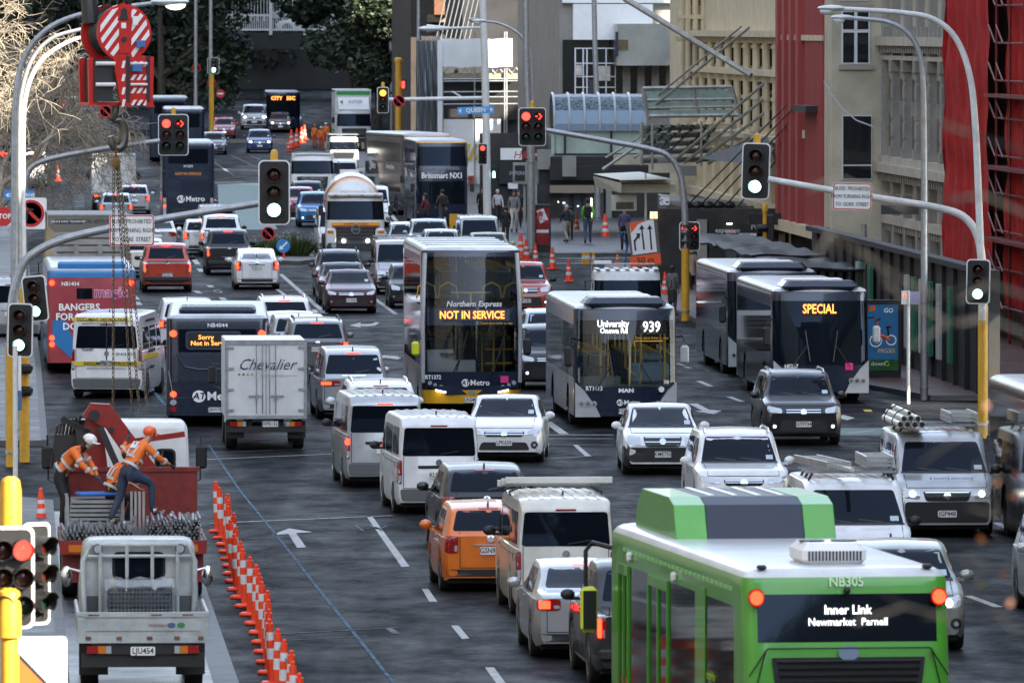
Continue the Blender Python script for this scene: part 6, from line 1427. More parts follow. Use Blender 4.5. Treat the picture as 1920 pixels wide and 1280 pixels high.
round_sign('round no-right-turn sign below the far green traffic light', 397, 157, 26.8, .33, 'turn'); round_sign('large square-backed no-right-turn sign on the left behind the poles', 58, 400, 58, .44, 'board')
round_sign('round no-turn sign half hidden beside the crane hook', 198, 209, 60, .2, 'turn')
t = thing('stop_sign','red octagonal sign cut off by the left edge','sign', at(6,406,58)); q = MB(REDS); q.prism([(.33*cos(pi/8+pi*k/4),.33*sin(pi/8+pi*k/4)) for k in range(8)],0,.02,'xz'); q.build('panel', None, t); txt('STOP', .22, LETW, t, (0,-.01,0), 'rear', bold=.03)
t = thing('road_sign','small red no-entry style sign by the far fence','sign', at(413,176,27)); q = MB(REDS); q.prism(circ(.3,20),0,.02,'xz'); q.m = LETW; q.b2((-.2,-.01,-.05),(.2,0,.05)); q.build('panel', None, t)
# works sign on a blue stand
t = thing('works_sign','tilted white lane-arrow board over an orange 50 m panel','sign', gnd(1205,575), 0); sc = F/t.location.y; zz = lambda y: HC-(y-YH)/sc
q = MB(M('sign_back',(.12,.12,.115),.6,noise=.2)); q.prism([(-.62,zz(418)),(.5,zz(411)),(.66,zz(497)),(-.30,zz(506))], .01,.05,'xz'); q.build('back_board', None, t)
q = MB(SIGNW); A = [(-.46,zz(418)),(.38,zz(411.5)),(.50,zz(472)),(-.34,zz(478))]; q.prism(A,-.02,.01,'xz'); q.build('arrow_panel', None, t)
q = MB(OR); q.prism([(-.46,zz(418)),(.16,zz(413)),(-.16,zz(420)),(-.40,zz(437))],-.026,-.02,'xz'); q.build('corner_panel', None, t)
q = MB(LETB)
for x0, x1 in ((-.06,.04),(.22,.30)): q.prism([(x0+.0,zz(428)),(x0+.05,zz(428)),(x1+.04,zz(468)),(x1-.02,zz(468))],-.03,-.022,'xz'); q.prism([(x0-.07,zz(430)),(x0+.02,zz(421)),(x0+.12,zz(429))],-.03,-.022,'xz')
q.prism([(-.32,zz(450)),(-.26,zz(450)),(-.22,zz(470)),(-.28,zz(470))],-.03,-.022,'xz'); q.prism([(-.30,zz(450)),(-.2,zz(442)),(-.15,zz(445)),(-.25,zz(453))],-.03,-.022,'xz'); q.prism([(-.24,zz(438)),(-.08,zz(437)),(-.12,zz(449))],-.03,-.022,'xz'); q.build('arrows', None, t)
q = MB(OR); q.prism([(-.46,zz(482)),(.62,zz(474)),(.64,zz(494)),(-.43,zz(502))],-.02,.01,'xz'); o = q.build('distance_panel', None, t); txt('50 m', .3, LETB, t, (.1,-.03,zz(488)), (pi/2,-.08,0), bold=.01)
q = MB(M('stand_blue',(.03,.08,.2),.5)); q.tube([(-.75,.1,0),(-.55,.1,zz(440)-.4),(-.75,.1,zz(437))], .03, 6); q.tube([(-.4,.1,zz(437)),(-.55,.1,zz(470))], .03, 6); q.tube([(-.85,.1,zz(436)),(-.3,.1,zz(436))], .03, 6); q.tube([(.4,.1,0),(.3,.1,zz(500))], .03, 6); q.build('stand', None, t)
t = thing('works_sign','white and orange temporary road works board at the lower left corner','sign', at(68,1250,160), .1); q = MB(SIGNW); q.prism(rrect(.72,.72,.05), 0,.02,'xz'); q.m = LETB; q.prism(rrect(.72,.72,.05), .02,.04,'xz'); q.build('panel', None, t); q = MB(LETB); q.prism([(-.36,.33),(.30,-.36),(-.36,-.36)],-.008,0,'xz'); q.m = OR; q.prism([(-.355,.26),(.24,-.355),(-.355,-.355)],-.014,-.004,'xz'); q.m = LETB; q.b2((-.3,-.018,-.32),(-.12,-.012,-.26)); q.m = OR; q.b2((-.36,-.02,.345),(-.2,.0,.42)); q.build('orange_triangle', None, t)
q = MB(GALV); q.cyl((-.2,.06,-2.2),(-.2,.06,.3),.03,8); q.cyl((.2,.06,-2.2),(.2,.06,.3),.03,8); q.build('stand', None, t)
# traffic cones and the chained row of delineators
CONE = M('cone_orange',(.85,.055,.012),.42,noise=.18,ns=5); REFL = M('cone_reflective',(.62,.63,.64),.4,noise=.15,ns=6)
def cone_proto():
    t = thing('traffic_cone','','traffic cone'); q = MB(CONE); q.box((0,0,.03),(.42,.42,.06),bev=.02); q.build('base', None, t)
    q = MB(CONE); pr = [(.17,.06),(.135,.28),(.125,.40),(.105,.52),(.095,.62),(.08,.72),(.05,.9),(.035,.92)]
    for (a, z0), (b, z1), m in zip(pr, pr[1:], (CONE,REFL,CONE,REFL,CONE,CONE,CONE)): q.m = m; q.lathe([(a,z0),(b,z1)], n=14)
    q.build('cone_body', None, t, True); return t
CP = cone_proto(); first = [CP]
def cone(px, gy, ht, label, group='orange traffic cones'):
    o = first.pop() if first else copy_tree(CP); o['label'] = label; o['group'] = group; g = gnd(px, gy); o.location = g; o.rotation_euler = (random.uniform(-.03,.03),random.uniform(-.03,.03),random.random()); k = ht/(F/g.y)/.92; o.scale = (k*.9,k*.9,k)
for a in ((976,485,48,'slim orange cone leftmost of the row beside the red pickup'),(987,490,42,'orange cone second from the left above the red pickup'),(1004,495,38,'orange cone just above the roof of the red pickup'),(1036,505,42,'tall orange cone right of the red pickup on the pale stripes'),(1067,528,42,'bright orange cone standing nearest, left of the dropside truck'),(1082,436,37,'orange cone among the walkers beyond the crossing'),(1135,449,48,'tall orange cone in front of the dark advertising pillar'),(1247,557,47,'lit orange cone at the right mirror of the dropside truck'),(1257,526,46,'orange cone behind the yellow signal post'),(1311,497,18,'small orange cone by the cafe tables'),(1158,492,20,'small orange cone on the pale stripes left of the works board'),
          (547,279,36,'orange cone nearest us in the far road works row'),(556,275,34,'second orange cone in the far road works row'),(565,268,30,'third orange cone in the far road works row'),(571,262,28,'farthest orange cone of the road works row by the white truck'),(108,340,30,'lone orange cone on the far left pavement edge'),(78,982,68,'orange cone between the left kerb and the crane truck'),(541,285,26,'low orange cone at the corner of the far road works')): cone(*a)
dp = thing('delineator_post','','traffic post'); q = MB(CONE); q.box((-.05,0,.035),(.24,.2,.07),bev=.025); q.build('base', None, dp); q = MB()
for z0, z1, r_, m in ((.08,.40,.062,CONE),(.40,.56,.060,REFL),(.56,.68,.058,CONE),(.68,.80,.056,REFL),(.80,.93,.054,CONE)): q.m = m; q.lathe([(r_*1.02,z0),(r_,z1)], n=12)
q.m = CONE; q.lathe([(.03,.93),(.035,.98),(.01,1.0)], n=10); q.build('post_body', None, dp, True)
ys = []; y = 178.0
while y > 121: ys.append(y); y -= 2.3
DELS = []
random.seed(4)
for i, y in enumerate(ys):
    o = dp if i == 0 else copy_tree(dp); u = 3.98 + .05*sin(i*.6) - .004*i; o.location = road(u, y); o.rotation_euler = (random.uniform(-.05,.05), random.uniform(-.06,.06), random.uniform(-.5,.5)); DELS.append(o)
    o['group'] = 'chained row of orange delineator posts'; o['label'] = 'orange delineator post with white bands in the chained row beside the parked trucks'
ch = MB(M('chain_brass',(.22,.2,.15),.4,.7,noise=.3))
for a, b in zip(DELS, DELS[1:]):
    A, B = Vector(a.location)+Vector((.05,0,.74)), Vector(b.location)+Vector((.05,0,.74)); N = 12
    P = [A.lerp(B,k/N)+Vector((.03*sin(pi*k/N),0,-.22*sin(pi*k/N))) for k in range(N+1)]
    for k in range(N): d = Vector((.012,0,0)) if k % 2 else Vector((0,.0,.012)); ch.tube([P[k]-d, P[k+1]+d], .011, 4)
o = ch.build('chain', None); tag(o, 'sagging metal chain strung along the orange delineator posts', 'chain')
for k, x in enumerate((846,852,858)): 
    t, h = post(('leftmost','middle','rightmost')[k]+' of three yellow bollards by the Britomart bus', x, 428, 401, .1, YPOLE, 'bollard', cat='bollard', group='yellow bollards by the bus')
for k, x in enumerate((1094,1099,1103,1113)):
    t, h = post(('first','second','third','separate right-hand')[k]+' short yellow banded bollard on the pale stripes', x, 496, 473, .07, YPOLE, 'bollard', cat='bollard', group='short bollards at the crossing'); q = MB(REFL); q.cyl((0,0,.22),(0,0,.36),.075,12); q.build('band', None, t)
# planted island
isl = [gnd(x,y) for x, y in ((478,487),(500,480),(560,478),(588,484),(592,493),(560,497),(500,494))]; mb = MB(KERB); c = [Vector((p.x,p.y,.16)) for p in isl]; mb._add(c+[Vector((p.x,p.y,-.1)) for p in isl],[tuple(range(7))]+[(i,7+i,7+(i+1)%7,(i+1)%7) for i in range(7)]); struct(mb.build('traffic_island', KERB))
LEAF = M('island_leaf',(.065,.10,.025),.6,noise=.5,ns=3); STALK = M('flower_white',(.5,.5,.42),.6); random.seed(11)
def plant(label, x, y, R, h, n):
    t = thing('shrub', label, 'plant', gnd(x,y), group='plants on the traffic island'); t.location.z = .16; q = MB(LEAF)
    for _ in range(n):
        a, r_ = random.random()*2*pi, R*sqrt(random.random()); bx, by = r_*cos(a)*.5, r_*sin(a)*.5; tip = Vector((bx*2.2, by*2.2, h*(1-.45*(r_/R)**2)*random.uniform(.6,1.1))); b = Vector((bx,by,0)); sd = Vector((random.uniform(-1,1),random.uniform(-1,1),0)).normalized()*.025
        mid = b.lerp(tip,.55)+Vector((0,0,.05)); q.face([b-sd,b+sd,mid+sd*1.3,mid-sd*1.3]); q.face([mid-sd*1.3,mid+sd*1.3,tip])
    q.build('leaves', LEAF, t); q = MB(STALK)
    for _ in range(12): a = random.random()*6.3; p = Vector((R*.7*cos(a),R*.7*sin(a),h*random.uniform(.7,1.05))); q.sphere(p,.03,5)
    q.build('flowers', None, t)
plant('yellow-green flax clump at the left end of the traffic island', 498, 484, .75, .75, 260); plant('bushy green clump in the middle of the traffic island', 527, 486, .7, .9, 260); plant('tall feathery shrub with white flowers on the right of the island', 558, 487, .9, 1.0, 380)
t, h = post('orange stub post under the round blue arrow sign', 532, 490, 470, .05, CONE, 'sign_post')
# ---------------------------------------------------------------- buildings
CREAM = M('warmlit_cream_plaster',(.60,.51,.34),.7,noise=.22,ns=1.2); STONEG = M('grey_beige_stone',(.46,.42,.335),.75,noise=.25,ns=1.1); BEIGE = M('beige_render',(.50,.455,.34),.75,noise=.3,ns=.6)  # CREAM has warm bounced light mixed into its colour
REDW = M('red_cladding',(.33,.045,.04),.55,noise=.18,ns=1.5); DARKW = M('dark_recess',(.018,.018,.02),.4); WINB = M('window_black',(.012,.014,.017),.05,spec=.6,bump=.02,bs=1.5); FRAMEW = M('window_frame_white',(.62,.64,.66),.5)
BLKST = M('black_granite',(.015,.015,.017),.12,noise=.3,ns=2); PALESTONE = M('pale_stone_cladding',(.27,.255,.225),.6,noise=.25,ns=1); METALP = M('brushed_panel',(.46,.48,.46),.28,.8,noise=.25,ns=.7,bump=.03,bs=1.2)
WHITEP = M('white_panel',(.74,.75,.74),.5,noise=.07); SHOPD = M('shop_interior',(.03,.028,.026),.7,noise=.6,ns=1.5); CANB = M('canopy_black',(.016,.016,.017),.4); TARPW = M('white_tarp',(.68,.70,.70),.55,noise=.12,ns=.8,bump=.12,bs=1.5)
TARPS = M('silver_tarp',(.40,.42,.43),.4,.25,noise=.35,ns=2,stretch=(4,4,.5)); REDN = M('red_mesh',(.40,.026,.024),.85,noise=.35,ns=1.4,spec=.1,bump=.3,bs=3); SOOT = M('hoarding_black',(.011,.011,.011),.6,noise=.5,ns=1.5)
class RB(MB):                                # box builder in street coordinates: U across, Y along, z up
    def r(s, u0, u1, y0, y1, z0, z1, m=None):
        if m: s.m = m
        P = [RP*u + RD*y + Vector((0,0,z)) for z in (z0,z1) for u, y in ((u0,y0),(u1,y0),(u1,y1),(u0,y1))]
        return s._add(P, [(3,2,1,0),(4,5,6,7),(0,1,5,4),(1,2,6,5),(2,3,7,6),(3,0,4,7)])
def upx(px, s): return (px-20)/s
def building(label, u, y, name='building', cat='building', group=None):
    t = thing(name, label, cat, (0,0,0), 0, group); t['origin'] = (u,y); return t
def rpart(name, parent, boxes, m):
    q = RB(m)
    for b in boxes: q.r(*b)
    return q.build(name, m, parent)
UF = 28.8
def zpx(y, Y): return HC-(y-YH)*Y/F
# --- red netted scaffold at the right edge
t = building('building wrapped in red scaffold netting at the right edge', 30.3, 290)
rpart('wall', t, [(31.4,70,276,297.5,0,26)], STONEG); random.seed(3)
def net(name, u, y0, y1, z0, z1, parent, m, n=26, k=14, amp=.10):
    q = RB(m); V = []
    for j in range(k+1):
        for i in range(n+1):
            y = lerp(y0,y1,i/n); z = lerp(z0,z1,j/k); bul = amp*sin(y*2.1+z*.35)+amp*.6*sin(y*4.7-z*.9)+amp*.9*abs(sin(pi*((z-z0)%2.1)/2.1)); p = RP*(u-bul)+RD*y+Vector((0,0,z)); V.append(p)
    q._add(V, [(j*(n+1)+i, j*(n+1)+i+1, (j+1)*(n+1)+i+1, (j+1)*(n+1)+i) for j in range(k) for i in range(n)]); return q.build(name, m, parent, True)
net('netting', 30.2, 283.5, 297, 1.0, 24, t, REDN, 40, 60, .07); net('netting', 30.6, 268, 282.5, 1.2, 24, t, REDN, 40, 60, .1)
q = RB(REDN); q._add([RP*(30.1+.12*i+.06*sin(j*1.7+i))+RD*(297+.05*sin(j+i*2))+Vector((0,0,.9+j*.8)) for j in range(24) for i in range(9)], [(j*9+i,j*9+i+1,j*9+10+i,j*9+9+i) for j in range(23) for i in range(8)]); q.build('netting', REDN, t, True)
q = RB(M('scaffold_red_dark',(.16,.012,.012),.5,noise=.3))
for y in (271,275,279,282.8):
    a = RP*30.3+RD*y; q.tube([a, a+Vector((0,0,24))], .05, 6)
for z in [1.2+1.15*k for k in range(10)]:
    q.tube([RP*30.3+RD*268+Vector((0,0,z)), RP*30.3+RD*283+Vector((0,0,z))], .035, 5)
    for y in (278.2,280.4): q.tube([RP*30.0+RD*y+Vector((0,0,z)), RP*30.0+RD*(y+2)+Vector((0,0,z+.55))], .03, 5)
for z in (3.2,5.4,7.6): q.r(29.9,30.8,268,282.8,z,z+.1)
q.build('scaffold_frame', None, t)
# --- grey beige ornate building
t = building('grey-beige ornate building with arched slit windows and stone brackets', 30.3, 310)
y0, y1 = 297.6, 322.9; U7 = 30.3
rpart('wall', t, [(U7+.5,70,y0,y1,0,27)], STONEG); q = RB(STONEG)
for z0, z1, d in ((4.7,5.0,.55),(5.0,5.25,.4),(9.1,9.4,.5),(8.6,8.75,.3),(2.9,3.2,.3)): q.r(U7+.5-d,U7+.5,y0,y1,z0,z1)
q.build('cornice', None, t)
q = RB(PALESTONE)
for k in range(31):
    for z, d in ((4.4,.42),(8.85,.4),(2.65,.25)): q.r(U7+.5-d,U7+.5,y0+.2+k*.82,y0+.5+k*.82,z,z+.28)
q.build('brackets', None, t); rpart('drainpipe', t, [(U7+.2,U7+.32,y1-.5,y1-.38,0,27)], GALV)
bays = 6; bw = (y1-y0)/bays
for i in range(bays):
    yb_ = y0+i*bw; q = RB(PALESTONE); q.r(U7+.26,U7+.55,yb_,yb_+.7,0,27); q.r(U7+.40,U7+.6,yb_+2.1,yb_+2.3,5.3,8.5)
    for k in range(9): q.r(U7+.22,U7+.3,yb_-.02,yb_+.72,3.3+k*.66,3.3+k*.66+.5)
    q.r(U7+.16,U7+.5,yb_-.1,yb_+.8,8.2,8.6); q.r(U7+.16,U7+.5,yb_-.1,yb_+.8,5.25,5.6); q.build('pilaster', None, t)
    for yy in (yb_+1.3,yb_+3.1):
        q = RB(WINB); q.r(U7+.47,U7+.52,yy-.25,yy+.87,5.5,8.0); q.m = STONEG
        for k in range(7):                       # arched head and stone brackets
            a = pi*k/6; q.r(U7+.44,U7+.55,yy+.31-.36*cos(a)-.05,yy+.31-.36*cos(a)+.05,8.0+.36*sin(a)-.05,8.0+.36*sin(a)+.08)
        q.m = PALESTONE; q.r(U7+.36,U7+.5,yy-.3,yy-.05,6.7,7.2); q.r(U7+.25,U7+.5,yy-.05,yy+.2,9.3,9.75)
        q.build('window', None, t)
    q = RB(WINB); q.r(U7+.46,U7+.53,yb_+1.3,yb_+3.9,.3,2.8); q.build('shop_window', None, t)
# --- beige building: its end wall faces the camera
t = building('plain beige rendered building with white four-pane window', UF, 325); YB = 323.0; sB = F/YB
rpart('wall', t, [(UF,70,YB,YB+3,0,28)], BEIGE)
def bwin(x0, x1, y0_, y1_, cols, rows, frame):
    u0, u1, z0, z1 = upx(x0,sB), upx(x1,sB), zpx(y1_,YB), zpx(y0_,YB); q = RB(FRAMEW); q.r(u0,u1,YB-.06,YB+.02,z0,z1); w_ = q.build('window', None, t); q = RB(WINB); e = frame
    for i in range(cols):
        for (a, b) in rows: q.r(lerp(u0,u1,i/cols)+e,lerp(u0,u1,(i+1)/cols)-e,YB-.075,YB-.055,lerp(z0,z1,a)+e,lerp(z0,z1,b)-e)
    q.build('pane', None, w_)
bwin(1580,1634,20,121,2,((0,.62),(.62,1)),.06); bwin(1582,1638,217,337,1,((0,.22),(.22,1)),.03); bwin(1573,1634,-60,2,2,((0,.4),(.4,1)),.05)
rpart('sill', t, [(upx(1575,sB),upx(1640,sB),YB-.12,YB,zpx(131,YB),zpx(122,YB)),(upx(1565,sB),upx(1640,sB),YB-.05,YB,zpx(14,YB),zpx(8,YB))], M('sill_pink',(.36,.30,.26),.7))
# --- red clad building with fins
t = building('red clad building with projecting vertical fins and cream strips', UF, 335); ya, yb2 = 326.1, 344.5
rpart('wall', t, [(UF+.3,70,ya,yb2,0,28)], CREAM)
q = RB(REDW); q.r(UF-.02,UF+.3,ya,333.5,2.6,28)
for k in range(14): q.r(UF-.07,UF-.02,ya+.2+k*.52,ya+.45+k*.52,2.6,28)
q.build('corrugated_panel', None, t)
for y in (334.6,337.6,340.6,343.4): rpart('fin', t, [(UF-.22,UF+.3,y,y+1.0,2.6,28)], REDW)
q = RB(WINB)
for y in (335.8,338.8,341.8): q.r(UF+.26,UF+.32,y+.2,y+1.2,2.9,5.5); q.r(UF+.26,UF+.32,y+.2,y+1.2,6.4,9.2)
q.build('window', None, t); rpart('string_course', t, [(UF-.1,UF+.3,ya,yb2,9.25,9.45),(UF-.05,UF+.3,333.6,yb2,5.7,6.0),(UF-.3,UF+.3,ya,yb2,2.2,2.6)], CREAM)
q = RB(BLACK); A = RP*(UF-.4)+RD*332+Vector((0,0,zpx(203,332))); q.r(UF-.5,UF,328,333.5,zpx(210,331),zpx(198,331)); q.build('cable_anchor', None, t)
# --- cream ornate building down the street
t = building('cream ornate building with clustered columns, its plaster tinted warm for bounced light', UF, 370); ya, yb2 = 344.6, 392
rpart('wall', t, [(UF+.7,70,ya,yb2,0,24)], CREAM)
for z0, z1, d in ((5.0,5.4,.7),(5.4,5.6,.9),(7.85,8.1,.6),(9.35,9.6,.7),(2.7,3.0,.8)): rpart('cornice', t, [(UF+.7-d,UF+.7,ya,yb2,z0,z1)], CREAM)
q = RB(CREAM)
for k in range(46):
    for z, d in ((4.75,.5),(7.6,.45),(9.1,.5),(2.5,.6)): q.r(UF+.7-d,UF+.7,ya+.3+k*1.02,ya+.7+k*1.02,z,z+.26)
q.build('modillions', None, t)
for i in range(10):
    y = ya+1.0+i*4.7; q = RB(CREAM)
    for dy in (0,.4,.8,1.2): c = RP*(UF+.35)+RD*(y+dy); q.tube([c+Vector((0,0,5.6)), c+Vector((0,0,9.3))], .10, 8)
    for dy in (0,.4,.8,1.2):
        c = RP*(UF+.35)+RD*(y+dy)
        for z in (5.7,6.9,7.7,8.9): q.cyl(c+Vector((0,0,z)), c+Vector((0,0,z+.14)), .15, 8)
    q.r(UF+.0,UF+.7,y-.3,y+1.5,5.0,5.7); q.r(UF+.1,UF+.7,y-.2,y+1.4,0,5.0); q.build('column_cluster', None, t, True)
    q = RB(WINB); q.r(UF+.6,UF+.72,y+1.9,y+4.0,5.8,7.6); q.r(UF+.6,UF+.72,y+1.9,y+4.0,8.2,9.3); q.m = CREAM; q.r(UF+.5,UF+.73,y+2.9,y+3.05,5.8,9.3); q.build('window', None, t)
# camera-facing corner bay with red-backed columns
sC = F/344.5; Yc = 391.9; sc2 = F/Yc
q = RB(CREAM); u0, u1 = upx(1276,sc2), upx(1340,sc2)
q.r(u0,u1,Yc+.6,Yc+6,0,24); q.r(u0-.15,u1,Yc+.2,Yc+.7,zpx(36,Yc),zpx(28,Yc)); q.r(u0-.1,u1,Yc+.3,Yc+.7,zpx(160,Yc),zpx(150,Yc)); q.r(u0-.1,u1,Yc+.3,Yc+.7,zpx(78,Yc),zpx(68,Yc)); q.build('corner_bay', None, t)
q = RB(REDW); q.r(u0+.3,u1,Yc+.55,Yc+.62,zpx(180,Yc),zpx(125,Yc)); q.r(u0+.1,u1,Yc+.55,Yc+.62,zpx(10,Yc),12); q.build('red_back_panel', None, t)
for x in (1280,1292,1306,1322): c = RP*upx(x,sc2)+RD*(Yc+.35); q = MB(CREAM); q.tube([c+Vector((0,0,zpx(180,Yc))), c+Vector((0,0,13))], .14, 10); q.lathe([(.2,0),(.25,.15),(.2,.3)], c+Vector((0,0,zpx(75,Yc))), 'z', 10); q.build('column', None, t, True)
# --- glass fronted shop across the side street
t = building('glass fronted clothes shop with white upper wall and metal canopy box', 30, 480); Yg = 480.0; sG = F/Yg; g0 = gz(Yg)
def gb(x0, x1, y0_, y1_, d0, d1): return (upx(x0,sG),upx(x1,sG),Yg+d0,Yg+d1,zpx(y1_,Yg),zpx(y0_,Yg))
rpart('wall', t, [gb(1050,1420,-420,420,.5,40)], PALESTONE); rpart('upper_wall', t, [gb(1075,1225,8,75,.0,.5),gb(1055,1280,-420,6,.1,.5)], WHITEP)
rpart('shop_glass', t, [gb(1056,1160,75,185,.25,.4)], WINB)
q = RB(FRAMEW)
for x in (1078,1093,1100,1116,1136,1154): q.r(*gb(x,x+2.5,90,185,.1,.3))
for y in (90,118,143,163): q.r(*gb(1078,1155,y,y+2.2,.12,.3))
q.build('mullions', None, t); q = RB(M('garment_pale',(.55,.50,.44),.8,noise=.4,ns=3)); q.r(*gb(1122,1145,124,152,.05,.12)); q.r(*gb(1080,1092,122,142,.05,.12)); q.m = M('garment_dark',(.05,.05,.06),.8); q.r(*gb(1104,1120,150,180,.05,.12)); q.build('clothes', None, t)
q = RB(METALP); q.r(*gb(1152,1284,45,123,-2.2,.5)); q.build('canopy_box', None, t); q = RB(M('plaque_bronze',(.16,.12,.07),.4,.6,noise=.5,ns=6)); q.r(*gb(1153,1173,75,94,-2.3,-2.2)); q.m = M('navy_blade',(.02,.02,.06),.4); q.r(*gb(1149,1154,60,106,-2.5,-2.2)); q.build('plaque', None, t)
q = RB(BLKST)
for k, x in enumerate(range(1155,1285,27)): q.m = BLKST; q.r(*gb(x,x+13,122,200,-.1,.4)); q.m = PALESTONE; q.r(*gb(x+13,x+27,122,200,-.3,.4))
q.build('colonnade', None, t)
# --- stone and black glass tower
t = building('stone and black granite tower with dark glass strip', 31, 540); Yt = 566.0; sT = F/Yt
def tb(x0, x1, d0=0): return (upx(x0,sT),upx(x1,sT),Yt+d0,Yt+26,0,40)
rpart('black_strip', t, [tb(990,1009,.0),tb(960,970,.0)], BLKST); rpart('stone_strip', t, [tb(1008,1036,-.3),tb(969,991,-.3)], PALESTONE); rpart('glass_strip', t, [tb(1035,1056,.1)], M('mirror_glass',(.20,.24,.25),.06,.7,noise=.5,ns=.5)); rpart('end_pier', t, [tb(1055,1078,-.4)], M('pale_pier',(.3,.305,.29),.6))
# --- building under scaffold with white sheeting
t = building('low building under scaffold wrapped in silver and white sheeting', 25, 540); Ys_ = 530.0; sS = F/Ys_; gS = gz(Ys_)
def sb(x0, x1, y0_, y1_, d0, d1): return (upx(x0,sS),upx(x1,sS),Ys_+d0,Ys_+d1,zpx(y1_,Ys_),zpx(y0_,Ys_))
rpart('wall', t, [sb(835,985,128,430,2.5,30),sb(880,1000,-400,128,8,30)], M('dark_facade',(.03,.03,.032),.5,noise=.4,ns=.6)); q = RB(TARPW)
def sheet(name, x0, x1, y0_, y1_, d, m, n=16, k=8, amp=.12, du=0):
    q = RB(m); u0, u1, _, _, z0, z1 = sb(x0,x1,y0_,y1_,0,0); V = [RP*lerp(u0,u1,i/n)+RD*(Ys_+d+du*i/n+amp*sin(i*1.9)+amp*.6*sin(j*1.3+i*.7))+Vector((0,0,lerp(z0,z1,j/k)+.04*sin(i*2.2))) for j in range(k+1) for i in range(n+1)]
    q._add(V, [(j*(n+1)+i,j*(n+1)+i+1,(j+1)*(n+1)+i+1,(j+1)*(n+1)+i) for j in range(k) for i in range(n)]); return q.build(name, m, t, True)
sheet('white_sheeting', 827, 961, 73, 126, 0, TARPW, 7, 4, .03); sheet('silver_sheeting', 780, 827, 76, 265, .2, TARPS, 40, 10, .16, 2.0); rpart('white_corner_sheet', t, [sb(820,829,76,270,-.2,.1)], TARPW)
rpart('hoarding', t, [sb(828,940,224,420,.6,.8)], WHITEP); rpart('plank_deck', t, [sb(826,972,138,147,.2,1.6)], M('plank_wood',(.28,.24,.16),.7,noise=.3)); rpart('dark_bay', t, [sb(830,975,148,226,1.8,2.4)], DARKW)
q = RB(GALV)
for x in (822,830,890,946,950): u = upx(x,sS); q.tube([RP*u+RD*(Ys_+.1)+Vector((0,0,gS)), RP*u+RD*(Ys_+.1)+Vector((0,0,zpx(60,Ys_)))], .05, 6)
for y in (149,153,173,183,196): q.tube([RP*upx(828,sS)+RD*(Ys_+.1)+Vector((0,0,zpx(y,Ys_))), RP*upx(972,sS)+RD*(Ys_+.1)+Vector((0,0,zpx(y-1,Ys_)))], .045, 6)
for x in range(832,965,16): q.tube([RP*upx(x,sS)+RD*(Ys_+.15)+Vector((0,0,zpx(138,Ys_))), RP*upx(x+8,sS)+RD*(Ys_+.15)+Vector((0,0,zpx(127,Ys_))), RP*upx(x+16,sS)+RD*(Ys_+.15)+Vector((0,0,zpx(138,Ys_)))], .035, 5)
for x in range(784,822,7): q.tube([RP*upx(x,sS)+RD*(Ys_+1)+Vector((0,0,zpx(77,Ys_))), RP*upx(x+.5,sS)+RD*(Ys_+1)+Vector((0,0,zpx(68,Ys_)))], .04, 5)
for k in range(8): q.tube([RP*upx(826+k*9,sS)+RD*(Ys_+6)+Vector((0,0,zpx(75,Ys_))), RP*upx(846+k*9,sS)+RD*(Ys_+6)+Vector((0,0,zpx(-10,Ys_)))], .03, 5)
q.build('scaffold_tube', None, t)
q = RB(M('hazard_yellow',(.6,.38,.04),.5)); 
for k in range(3): a = upx(862+k*14,sS); q._add([RP*(a+du)+RD*(Ys_+.5)+Vector((0,0,z)) for du, z in ((0,zpx(301,Ys_)),(.22,zpx(301,Ys_)),(.65,zpx(271,Ys_)),(.43,zpx(271,Ys_)))],[(0,1,2,3)])
q.build('hazard_stripe', None, t); rpart('red_poster', t, [sb(878,892,330,362,.4,.5)], REDW)
t = building('dark brown building with stone plinth behind the wrapped scaffold', 27, 600); Yk = 600.0; sK = F/Yk; rpart('wall', t, [(upx(770,sK),upx(1100,sK),Yk,Yk+30,0,40)], M('brown_dark',(.045,.035,.028),.6,noise=.6,ns=.5)); rpart('plinth', t, [(upx(800,sK),upx(862,sK),Yk-1,Yk,zpx(42,Yk),zpx(28,Yk))], M('tan_stone',(.22,.17,.10),.7,noise=.4)); rpart('planter', t, [(upx(812,sK),upx(840,sK),Yk-1.6,Yk-.6,zpx(28,Yk),14)], M('rust_pot',(.16,.07,.035),.7,noise=.4))
# --- shopfront canopies along the footpath
def cpoint(px, py, s): return at(px, py, s)
t = building('long black shop canopy with brushed metal fascia panels', 25, 430, 'shop_canopy', 'canopy'); sA = 40.5; YA = F/sA
def ab(x0, x1, y0_, y1_, d0, d1): return (upx(x0,sA),upx(x1,sA),YA+d0,YA+d1,zpx(y1_,YA),zpx(y0_,YA))
rpart('soffit', t, [ab(1012,1300,294,348,.4,9),ab(1030,1290,312,338,-.4,.5)], CANB); rpart('fascia_panel', t, [ab(1053,1079,292,331,-.7,-.3)], METALP); rpart('fascia_panel', t, [ab(1008,1032,281,318,.0,.4)], METALP)
rpart('fascia_panel', t, [ab(965,1012,306,346,1.2,1.6)], METALP); rpart('shop_sign', t, [ab(968,987,311,340,1.1,1.2)], SHOPD)
tx = at(977,325,F/(YA+1.05)); o = txt('SUPERETTE', .22, M('grey_lettering',(.3,.32,.36),.5), None, tx, 'rear', name='shop_lettering', bold=.02); tag(o, 'grey shop lettering on the metal fascia by the red poster','lettering')
rpart('hanger', t, [ab(985,989,346,470,1.5,1.7)], GALV)
t = building('arched glass canopy with patterned blue roof and green glazed sides', 27, 432, 'glass_canopy', 'canopy'); sV = 40.2; YV = F/sV
